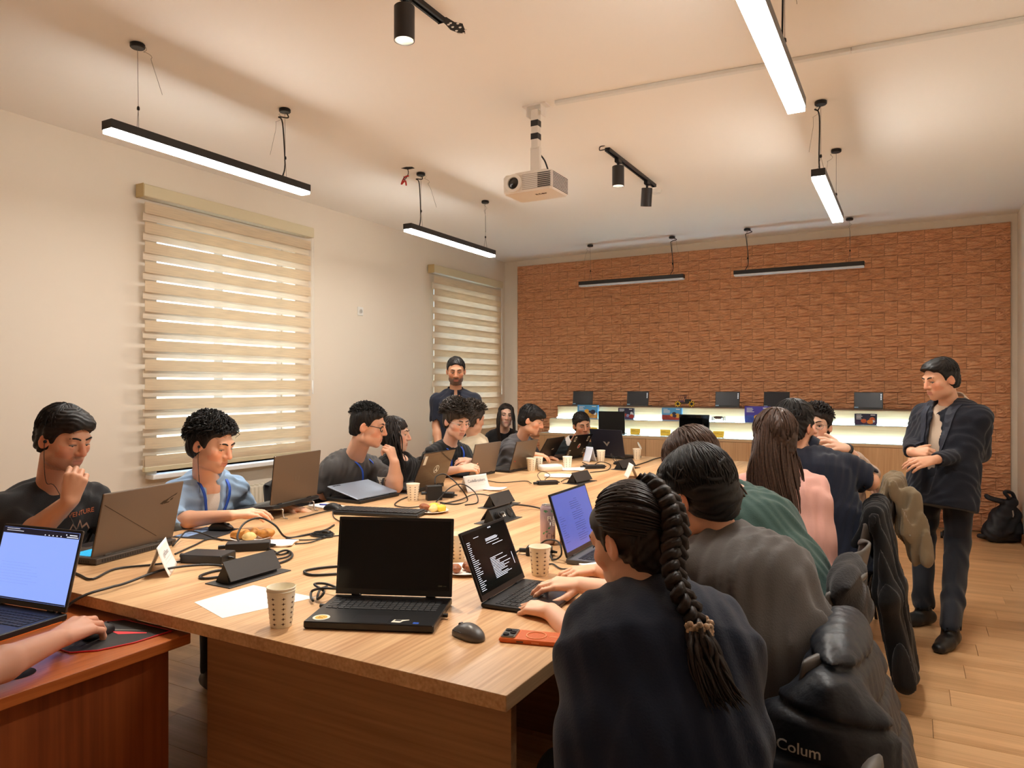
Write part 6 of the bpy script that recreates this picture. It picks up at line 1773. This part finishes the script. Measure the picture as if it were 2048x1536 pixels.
R4 = do(label='girl in a pink top with very long straight brown hair seen from behind', seed=14, head=(-0.510, 3.205, 1.206), hrot=(114,4,0), N=(-0.493, 3.248, 1.050), byaw=112, P=(-.42,3.12,.60), skin=SK4, hair=M_hbrown, fem=True, h=.007, hh=.005, face=False, bs=.92, fat=.95,
   L=dict(w=(-0.814, 3.550, 0.804), d=(-0.855, 0.098, 0.000), n=UPV), R=dict(w=(-0.488, 3.845, 0.811), d=(-0.680, 0.195, 0.000), n=UPV),
   top=fabric('top_pink', rgb(226,170,156), .75), sleeve=1.6, wr=.004, style='long', longside=True, vol=1.06, ns=160, lens=(.5,1.0), sb=128, nape=-.11,
   guides=[dict(n=260, r=.006, j=.006, l0=.72, pts=[[(-0.571, 3.136, 1.225),(-0.576, 3.088, 1.124),(-0.585, 3.060, 1.024),(-0.538, 3.040, 0.888),(-0.520, 3.050, 0.807)], [(-0.527, 3.092, 1.270),(-0.524, 3.048, 1.131),(-0.487, 3.023, 0.935),(-0.440, 3.026, 0.720),(-0.423, 3.036, 0.522)], [(-0.464, 3.127, 1.270),(-0.449, 3.090, 1.110),(-0.408, 3.067, 0.915),(-0.388, 3.055, 0.720),(-0.405, 3.045, 0.502)], [(-0.437, 3.211, 1.225),(-0.419, 3.175, 1.104),(-0.399, 3.140, 0.965),(-0.386, 3.125, 0.807),(-0.386, 3.102, 0.610)]]), dict(n=14, r=.003, j=.01, l0=.8, pts=[[(-0.434, 3.189, 1.185),(-0.387, 3.170, 1.044),(-0.368, 3.169, 0.923),(-0.350, 3.179, 0.800)], [(-0.425, 3.194, 1.122),(-0.402, 3.162, 1.003),(-0.365, 3.171, 0.862),(-0.356, 3.176, 0.759)]])])
R5 = do(label='bearded man in a navy polo with his back turned and elbow out', seed=15, head=(-0.513, 3.855, 1.229), hrot=(66,4,0), N=(-0.478, 3.874, 1.096), byaw=92, P=(-.36,3.72,.60), skin=SK2, hair=M_hblack, beard=.8, h=.005, hs=1.02, bs=1.08, fat=1.12,
   R=dict(e=(-0.182, 3.901, 0.969), w=(-0.312, 4.229, 0.942), d=(-0.816, 0.234, 0.200), n=UPV, g=1.1), L=dict(w=(-0.688, 4.192, 0.909), d=(-0.728, 0.282, 0.000), n=UPV),
   top=fabric('polo_navy2', rgb(24,30,46)), collar=fabric('polo_navy2', rgb(24,30,46)), sleeve=.82, wr=.005, style='short', vol=1.07, ns=260, lens=(.4,.9), hn=.005, htop=((0,.01,.08),(.07,.085,.045)))
R6 = do(label='man facing the camera behind the bearded man, gesturing with a raised hand', seed=16, head=(-0.512, 4.747, 1.186), hrot=(-92,0,0), N=(-0.469, 4.828, 1.011), byaw=-88, P=(-.42,4.72,.60), skin=SK4, hair=M_hdark, h=.005,
   L=dict(e=(-0.221, 4.737, 0.906), w=(-0.324, 4.451, 1.079), d=(-0.120, -0.146, 0.059), n=(0.466, -0.428, 0.750), curl=.3, spread=.5, thumb=-.6, sleeve=1.72, s=1.05), R=dict(e=(-0.365, 4.943, 0.837), w=(-0.249, 4.756, 0.902), d=(0.578, 0.092, -0.750), n=(0.777, -0.370, 0.500), curl=.35, spread=.3, sleeve=1.0, s=1.05),
   top=fabric('shirt_beige_grey', rgb(190,166,148)), sleeve=1.6, style='short', vol=1.06, wave=1.0, ns=180, hn=.005, gaze=0)
R7 = do(label='man in a dark navy suit and beige shirt standing with clasped hands', seed=17, head=(0.151, 5.172, 1.473), hrot=(218,16,0), N=(0.224, 5.269, 1.305), byaw=236, P=(.172,5.18,.90), skin=SK2, hair=M_hblack, h=.0042, hh=.005, bs=1.04, fat=1.05, beard=.1,
   L=dict(e=(0.359, 5.253, 1.023), w=(0.108, 4.885, 0.997), d=(-0.739, -0.524, -0.120), n=(0.378, -0.476, 0.750), curl=.45, sleeve=1.92, thumb=.3), R=dict(e=(0.012, 5.289, 1.059), w=(-0.005, 4.982, 1.028), d=(0.767, -0.146, 0.100), n=(0.028, -0.670, 0.700), curl=1.0, sleeve=1.86),
   top=fabric('suit_navy', rgb(26,30,42), .75), topname='jacket', inner=fabric('shirt_beige', rgb(206,184,162)), openfront=.52, openw=.058, belt=.04, collar=fabric('shirt_beige', rgb(206,184,162)), sleeve=1.9, hem=.20, loose=.016, cloth=.014, wr=.004, hc_=.006, bow=-.01, pants=fabric('suit_trousers', rgb(28,31,40), .75), style='short', vol=1.03, ns=420, lens=(.3,.7), sr=.0036, hfront=.082, sf=52, htop=((0,.012,.08),(.068,.085,.042)), gaze=-.6, hp=.009,
   legs={1: ((.10,5.20,.86), (0.062, 5.317, 0.460), (.06,4.98,.09), (-.75,-.66,0)), -1: ((.25,5.12,.86), (0.244, 5.189, 0.471), (.185,4.64,.09), (-.35,-.94,0))})
for s_, dr in ((B, .34), (C, .36), (G, .34)): lanyard(s_, dr)
glasses(C, M_black, .0026); glasses(G, mat('glasses_clear', rgb(214, 206, 200), .2)); glasses(R6, mat('glasses_silver', rgb(190, 190, 190), .25, metal=.8))
earphone(A, 1, [(-3.030, 1.659, 1.019), (-2.888, 1.658, 0.861), (-2.864, 1.660, 0.775)])
earphone(B, 1, [(-3.025, 2.325, 0.998), (-2.952, 2.274, 0.925)])

me = text_mesh('AND ADVENTURE', .030, 0, 'CENTER', .0003); print_on(A, me, 'chest_lettering', mat('print_orange', rgb(196, 110, 70), .7), (-.01, .115), 1.0, .06)
b = MB()
hz_ = [(-.11, 0), (-.085, .035), (-.075, .02), (-.055, .045), (-.04, .012), (-.02, .03), (.0, .008), (.02, .05), (.035, .02), (.05, .06), (.07, .025), (.09, .04), (.11, 0)]
for i in range(len(hz_)-1):
    (x0, y0), (x1, y1) = hz_[i], hz_[i+1]; n_ = 4
    for k in range(n_):
        a0, a1 = k/n_, (k+1)/n_
        b._add([(x0+(x1-x0)*a0, y0+(y1-y0)*a0-.012, 0), (x0+(x1-x0)*a1, y0+(y1-y0)*a1-.012, 0), (x0+(x1-x0)*a1, y0+(y1-y0)*a1, 0), (x0+(x1-x0)*a0, y0+(y1-y0)*a0, 0)], [(0, 1, 2, 3)])
print_on(A, b.mesh('p'), 'chest_mountains', mat('print_dusty', rgb(176, 140, 120), .7), (-.01, .20))
b = MB(); b._add([(-.01, 0, 0), (.012, .03, 0), (.03, .0, 0), (.012, -.04, 0)], [(0, 1, 2, 3)]); print_on(A, b.mesh('p'), 'chest_flame', MATS['print_orange'], (.07, .20))

# watch on the raised arm, lapels on the suit
b = MB(); wv = unit(V3(R6['L']['w'])-V3(R6['L']['e'])); wc = V3(R6['L']['w'])-wv*.012
e1 = unit(np.cross(wv, V3(0, 0, 1))); e2 = np.cross(wv, e1)
for dz in (-.006, 0, .006): b.tube([R6['_c'](wc+wv*dz+(e1*math.cos(a)+e2*math.sin(a))*.031) for a in (2*PI*k/20 for k in range(21))], .005, 6, cap=False)
b.build('wrist_watch', M_black, R6['_T'], smooth=True)
for k in (1, -1):
    b = MB(); b.grid(lambda u, v: (k*(.060-.012*v+(.052*(1-v)**.6)*u), .02-.30*v+(.012 if u > .5 and v < .35 else 0), 0), 4, 12)
    o = print_on(R7, b.mesh('lapel'), 'lapel', mat('suit_lapel', rgb(34, 40, 56), .6), (0, .02), off=.006); sm = o.modifiers.new('thick', 'SOLIDIFY'); sm.thickness = .005; sm.offset = 0
# ------------------------------------------------------------------ arm of the person working at the brown desk
def lone_arm():
    W = V3(-1.988, 1.095, .757); E_ = V3(-1.865, .845, .768); S_ = V3(-1.95, .58, .99)
    d = unit(V3(-.36, .92, .10)); n = V3(.18, .16, 1)
    pr, fp = hand_prims(W, d, n, True, .5, 1.16, .25, .2, [.50, .50, .55, .65])
    ps = [(cap(S_, E_, .046, .040), .02), (cap(E_, E_+(W-E_)*.3, .040, .041), .015), (cap(E_+(W-E_)*.3, W, .041, .027), .015)]+[(p, .012) for p in pr]+[(p, .0035) for p in fp]
    lo, hi = bbox([p for p, _ in ps], .01); Fd = Field(lo, hi, .003)
    for p, k in ps: Fd.add(p, k)
    base = (E_[0], E_[1], DZ)
    T = thing('person', 'bare forearm and hand of someone using a mouse at the left edge', 'person', base)
    me, v = Fd.mesh('body')
    col = np.tile(np.array(rgb(214, 158, 132)), (len(v), 1)); ca = me.color_attributes.new('Col', 'FLOAT_COLOR', 'POINT')
    ca.data.foreach_set('color', np.concatenate([col, np.ones((len(v), 1))], 1).astype(f4).ravel())
    place('body', me, M_skin, T, base)
    sl = Field(np.minimum(S_, E_)-.12, np.maximum(S_, E_)+.12, .008); sl.add(cap(S_+V3(-.03, -.02, .03), S_+(E_-S_)*.55, .065, .06), 0)
    e = S_+(E_-S_)*.55; dr = unit(E_-S_); sl.cut(cap(e+dr*.06, e+dr*.12, .062, .07), 0)
    me, v = sl.mesh('sleeve'); place('sleeve', me, MATS['tee_black'], T, base)
lone_arm()
# ================================================================== CHAIRS AND COATS
M_shell = mat('chair_grey_shell', rgb(92, 88, 84), .5)
M_shelld = mat('chair_dark_shell', rgb(52, 50, 50), .55)
M_leg = mat('chair_leg_black', rgb(28, 28, 30), .4, metal=.4)
def chair_meshes():
    """shell chair facing +x, seat centre at the origin, floor at z 0"""
    W = .23
    def sec(v):                     # side profile: front edge -> seat -> back top
        P = [(.21, .435), (.19, .455), (.05, .445), (-.12, .44), (-.19, .465), (-.235, .56), (-.265, .70), (-.285, .80), (-.29, .83)]
        t = v*(len(P)-1); i = min(int(t), len(P)-2); f = t-i
        return P[i][0]*(1-f)+P[i+1][0]*f, P[i][1]*(1-f)+P[i+1][1]*f
    def fn(u, v):
        x, z = sec(v); a = (u-.5)*2
        w = W*(1-.10*max(0, (v-.55)/.45)**2 if v > .55 else 1)
        if v > .9: w *= math.sqrt(max(.0, 1-((v-.9)/.1)**2*.35))
        c = abs(a)**3
        if v > .5: x += .055*c*min(1, (v-.5)/.2)
        else: z += .012*c
        if v > .93: z -= .05*c*(v-.93)/.07
        return (x, a*w, z)
    b = MB(); b.grid(fn, 12, 24)
    return b
ch_me = chair_meshes().mesh('shell')
ch_me.polygons.foreach_set('use_smooth', [True]*len(ch_me.polygons))
leg_me = {}
for sx in (1, -1):
    for sy in (1, -1):
        leg_me[sx, sy] = MB().tube([(sx*.13, sy*.16, .44), (sx*.20, sy*.21, 0)], [.014, .010], 10).mesh('leg')
rail_me = MB().tube([(-.13, -.16, .43), (-.13, .16, .43)], .010, 8).mesh('seat_rail')
def chair(label, x, y, ang, m=None):
    t = thing('shell_chair', label, 'chair', (x, y, 0), math.radians(ang), 'grey shell chairs')
    o = link('shell', ch_me, None, t); 
    if not ch_me.materials: ch_me.materials.append(M_shell)
    o.material_slots[0].link = 'OBJECT'; o.material_slots[0].material = m or M_shell
    s = o.modifiers.new('thick', 'SOLIDIFY'); s.thickness = .012; s.offset = -1
    s = o.modifiers.new('round', 'SUBSURF'); s.levels = 1; s.render_levels = 1
    for k, me in leg_me.items(): link('leg', me, M_leg, t)
    link('seat_rail', rail_me, M_leg, t)
    return t
chair('grey shell chair of the girl with the braid, bottom edge', -.36, 1.30, 150)
chair('grey shell chair holding the black puffer jacket', -.42, 1.98, 172)
chair('grey shell chair with a dark coat over it beside the green top', -.43, 2.58, 172)
chair('grey shell chair between the green top and the pink top', -.44, 3.06, 174)
chair('grey shell chair behind the bearded man on the right', -.42, 3.82, 178)
chair('grey shell chair under the olive jacket at the far right', -.36, 4.72, 188, M_shelld)
for lb, x, y in (('dark chair of the man in the black graphic T-shirt', -3.32, 1.66), ('dark chair of the man in light blue', -3.3, 2.62), ('dark chair of the charcoal T-shirt man', -3.32, 3.42), ('dark chair of the woman in profile', -3.36, 4.1), ('dark chair of the curly-haired man', -3.2, 4.66), ('dark chair of the person in cream', -3.4, 5.1), ('dark chair of the man in the grey hoodie', -3.15, 5.78), ('dark chair of the woman by the far corner', -3.90, 6.85)):
    chair(lb, x, y, 0 if 'corner' not in lb else -55, M_shelld)
chair('dark chair of the man at the far table end', -2.98, 6.95, -60, M_shelld)

def shifted(prims, d):
    d = np.asarray(d, float)
    return [((lambda f: (lambda x, y, z: f(x-f4(d[0]), y-f4(d[1]), z-f4(d[2]))))(p[0]), p[1]+d, p[2]+d) for p in [q[0] for q in prims]]
def coat(name, label, prims, m, h=.01, wr=(.006, 60), cut=None, seed=1, disp=None, cat='jacket', sh=(0, 0, 0)):
    prims = [(a, q[1]) for a, q in zip(shifted(prims, sh), prims)]
    lo, hi = bbox([p for p, _ in prims], .03)
    Fd = Field(lo, hi, h)
    for p, k in prims: Fd.add(p, k)
    if disp: Fd.disp(disp)
    if wr: Fd.disp(wrinkles(wr[0], seed, wr[1]))
    if cut: 
        for c in cut: Fd.cut(c, .01)
    base = ((lo[0]+hi[0])/2, (lo[1]+hi[1])/2, lo[2]+.03)
    t = thing(name, label, cat, base)
    me, v = Fd.mesh('cloth_body'); place('cloth_body', me, m, t, base)
    return t, base
# black puffer over the chair of the grey T-shirt man
M_puff = mat('puffer_black', rgb(30, 34, 42), .46, spec=.4, bump=(60, .2))
yq = V3(0, 1, 0)
def slab(a, b, ra, rb, hw): return cap(a, b, ra, rb, (yq, ra/hw))
pp = [(slab((-.09, 1.98, .83), (-.02, 1.98, .55), .062, .075, .25), 0), (slab((-.02, 1.98, .55), (.07, 1.97, .12), .075, .085, .30), .06), (slab((-.11, 1.98, .83), (-.20, 1.96, .62), .055, .05, .24), .05), (slab((-.20, 1.96, .62), (-.27, 1.86, .36), .05, .05, .22), .05),
      (cap((-.10, 1.74, .74), (-.10, 1.66, .30), .075, .085, (V3(1, 0, 0), .55)), .05), (cap((-.07, 2.2, .72), (.05, 2.26, .25), .06, .065), .05), (cap((-.20, 1.76, .66), (-.25, 1.66, .28), .07, .085), .05)]
def quilt(x, y, z):
    s = (z+.10*(y-2.0)+.10*x)/.095
    return 0.012*np.exp(-((s-np.round(s))*.095/.009)**2)-.003+0*x
t, base = coat('puffer_jacket', 'black quilted puffer jacket hung over a chair at the lower right', pp, M_puff, .0085, (.0022, 70), disp=quilt, seed=3, sh=(-.06, 0, -.06))
def on_cloth(t, base, me, name, m, origin, ex, ez, dr):
    from mathutils.bvhtree import BVHTree
    sh = t.children[0]; bv = BVHTree.FromPolygons([v.co for v in sh.data.vertices], [tuple(p.vertices) for p in sh.data.polygons])
    o = Vector(origin)-Vector(base); ex, ez, dr = Vector(ex).normalized(), Vector(ez).normalized(), Vector(dr).normalized()
    for v in me.vertices:
        q = o+ex*v.co.x+ez*v.co.y-dr*.6
        h = bv.ray_cast(q, dr)
        v.co = h[0]-dr*.0025 if h[0] is not None else o+ex*v.co.x+ez*v.co.y
    return link(name, me, m, t)
M_st = mat('stitch_white', rgb(214, 210, 202), .5)
on_cloth(t, base, text_mesh('Colum', .034, 0, 'LEFT', .0004), 'brand_lettering', M_st, (-.262, 1.70, .645), (.97, .2, 0), (0, 0, 1), (-.05, 1, -.1))
b = MB()
for i in range(3):
    for j in range(3): b.M = TR(((i-j)*.0085, (i+j-2)*.0085, 0)); b._add([(-.0065, 0, 0), (0, -.0065, 0), (.0065, 0, 0), (0, .0065, 0)], [(0, 1, 2, 3)])
tag(on_cloth(t, base, b.mesh('d'), 'brand_diamond', M_st, (-.292, 1.70, .645), (.97, .2, 0), (0, 0, 1), (-.05, 1, -.1)), kind='stuff')
# dark cardigan in the next chair, black coat over the chair behind, olive jacket at the far right
M_wool = fabric('wool_charcoal', rgb(44, 43, 45), .9, .3, 120)
coat('cardigan', 'dark charcoal cardigan folded over the chair beside the green top', [(slab((-.12, 2.56, .83), (-.17, 2.54, .66), .04, .045, .19), 0), (slab((-.17, 2.54, .66), (-.24, 2.52, .52), .045, .04, .18), .05), (slab((-.10, 2.56, .83), (-.07, 2.56, .7), .03, .03, .17), .04)], M_wool, .01, seed=4, cat='cardigan', sh=(-.07, 0, 0))
coat('striped_bag', 'small black and white striped cloth bundle beside the cardigan', [(cap((-.30, 2.34, .74), (-.25, 2.50, .80), .04, .03), 0), (cap((-.30, 2.32, .66), (-.24, 2.46, .70), .04, .04), .03)], mat('stripe_cloth', rgb(190, 188, 184), .8, var=(28, 1.0, (1, 1, 3))), .008, (.008, 120), seed=5, cat='cloth', sh=(-.05, 0, 0))
M_coat = fabric('coat_black', rgb(22, 22, 24), .9)
coat('black_coat', 'long black coat hanging over a chair back to the floor', [(slab((-.11, 3.82, .85), (-.06, 3.80, .50), .04, .05, .22), 0), (slab((-.06, 3.80, .50), (-.0, 3.78, .14), .05, .055, .24), .05), (slab((-.13, 3.82, .85), (-.22, 3.80, .62), .035, .03, .2), .04)], M_coat, .009, (.011, 60), seed=6, cat='coat', sh=(-.03, 0, 0))
coat('olive_jacket', 'olive beige jacket draped over the farthest right chair', [(slab((-.08, 4.75, .88), (-.02, 4.72, .62), .04, .045, .2), 0), (slab((-.02, 4.72, .62), (.03, 4.68, .46), .045, .035, .15), .05), (slab((-.10, 4.75, .88), (-.2, 4.72, .66), .035, .03, .18), .04), (cap((-.0, 4.60, .82), (.07, 4.56, .48), .045, .04), .03)], fabric('jacket_olive', rgb(132, 116, 92), .85), .009, (.010, 80), seed=7)
# backpack by the right wall
bp = [(cap((.66, 7.92, .10), (.80, 8.02, .10), .10, .10), 0), (cap((.70, 7.96, .22), (.80, 8.04, .24), .085, .08), .06), (cap((.76, 7.98, .34), (.80, 8.02, .36), .05, .05), .05)]
t, base = coat('backpack', 'black backpack slumped on the floor against the right wall', bp, mat('backpack_black', rgb(24, 26, 34), .6), .01, (.008, 70), seed=8, cat='backpack')
c_ = lambda p: (p[0]-base[0], p[1]-base[1], p[2]-base[2])
MB().tube([c_(p) for p in catmull([(.72, 7.92, .37), (.62, 7.9, .40), (.60, 7.93, .42), (.66, 7.98, .39), (.76, 8.0, .37)], 5)], .018, 8).build('shoulder_strap', MATS['backpack_black'], t, smooth=True)
MB().tube([c_(p) for p in catmull([(.78, 7.97, .40), (.74, 7.95, .46), (.80, 8.0, .45), (.83, 8.02, .38)], 5)], .016, 8).build('carry_handle', MATS['backpack_black'], t, smooth=True)
MB().tube([c_(p) for p in catmull([(.66, 7.84, .12), (.58, 7.88, .06), (.54, 7.9, .05), (.6, 7.95, .03)], 5)], .02, 8).build('lower_strap', MATS['backpack_black'], t, smooth=True)
MB().tube([c_(p) for p in ((.80, 7.925, .30), (.805, 7.93, .26), (.80, 7.93, .24))], .006, 6).build('zip_pull', M_vs, t)
# small dark robot on the floor beyond the suit man's legs
t = thing('floor_robot', 'small dark object on the floor seen between the suit trousers', 'toy robot', (.30, 7.9, 0))
MB().box(-.05, .05, -.04, .04, .02, .07, ch=.01).build('body', M_black, t)
for x in (-.055, .055): MB().tube([(x-.01, 0, .03), (x+.01, 0, .03)], .03, 14).build('wheel', M_black, t)
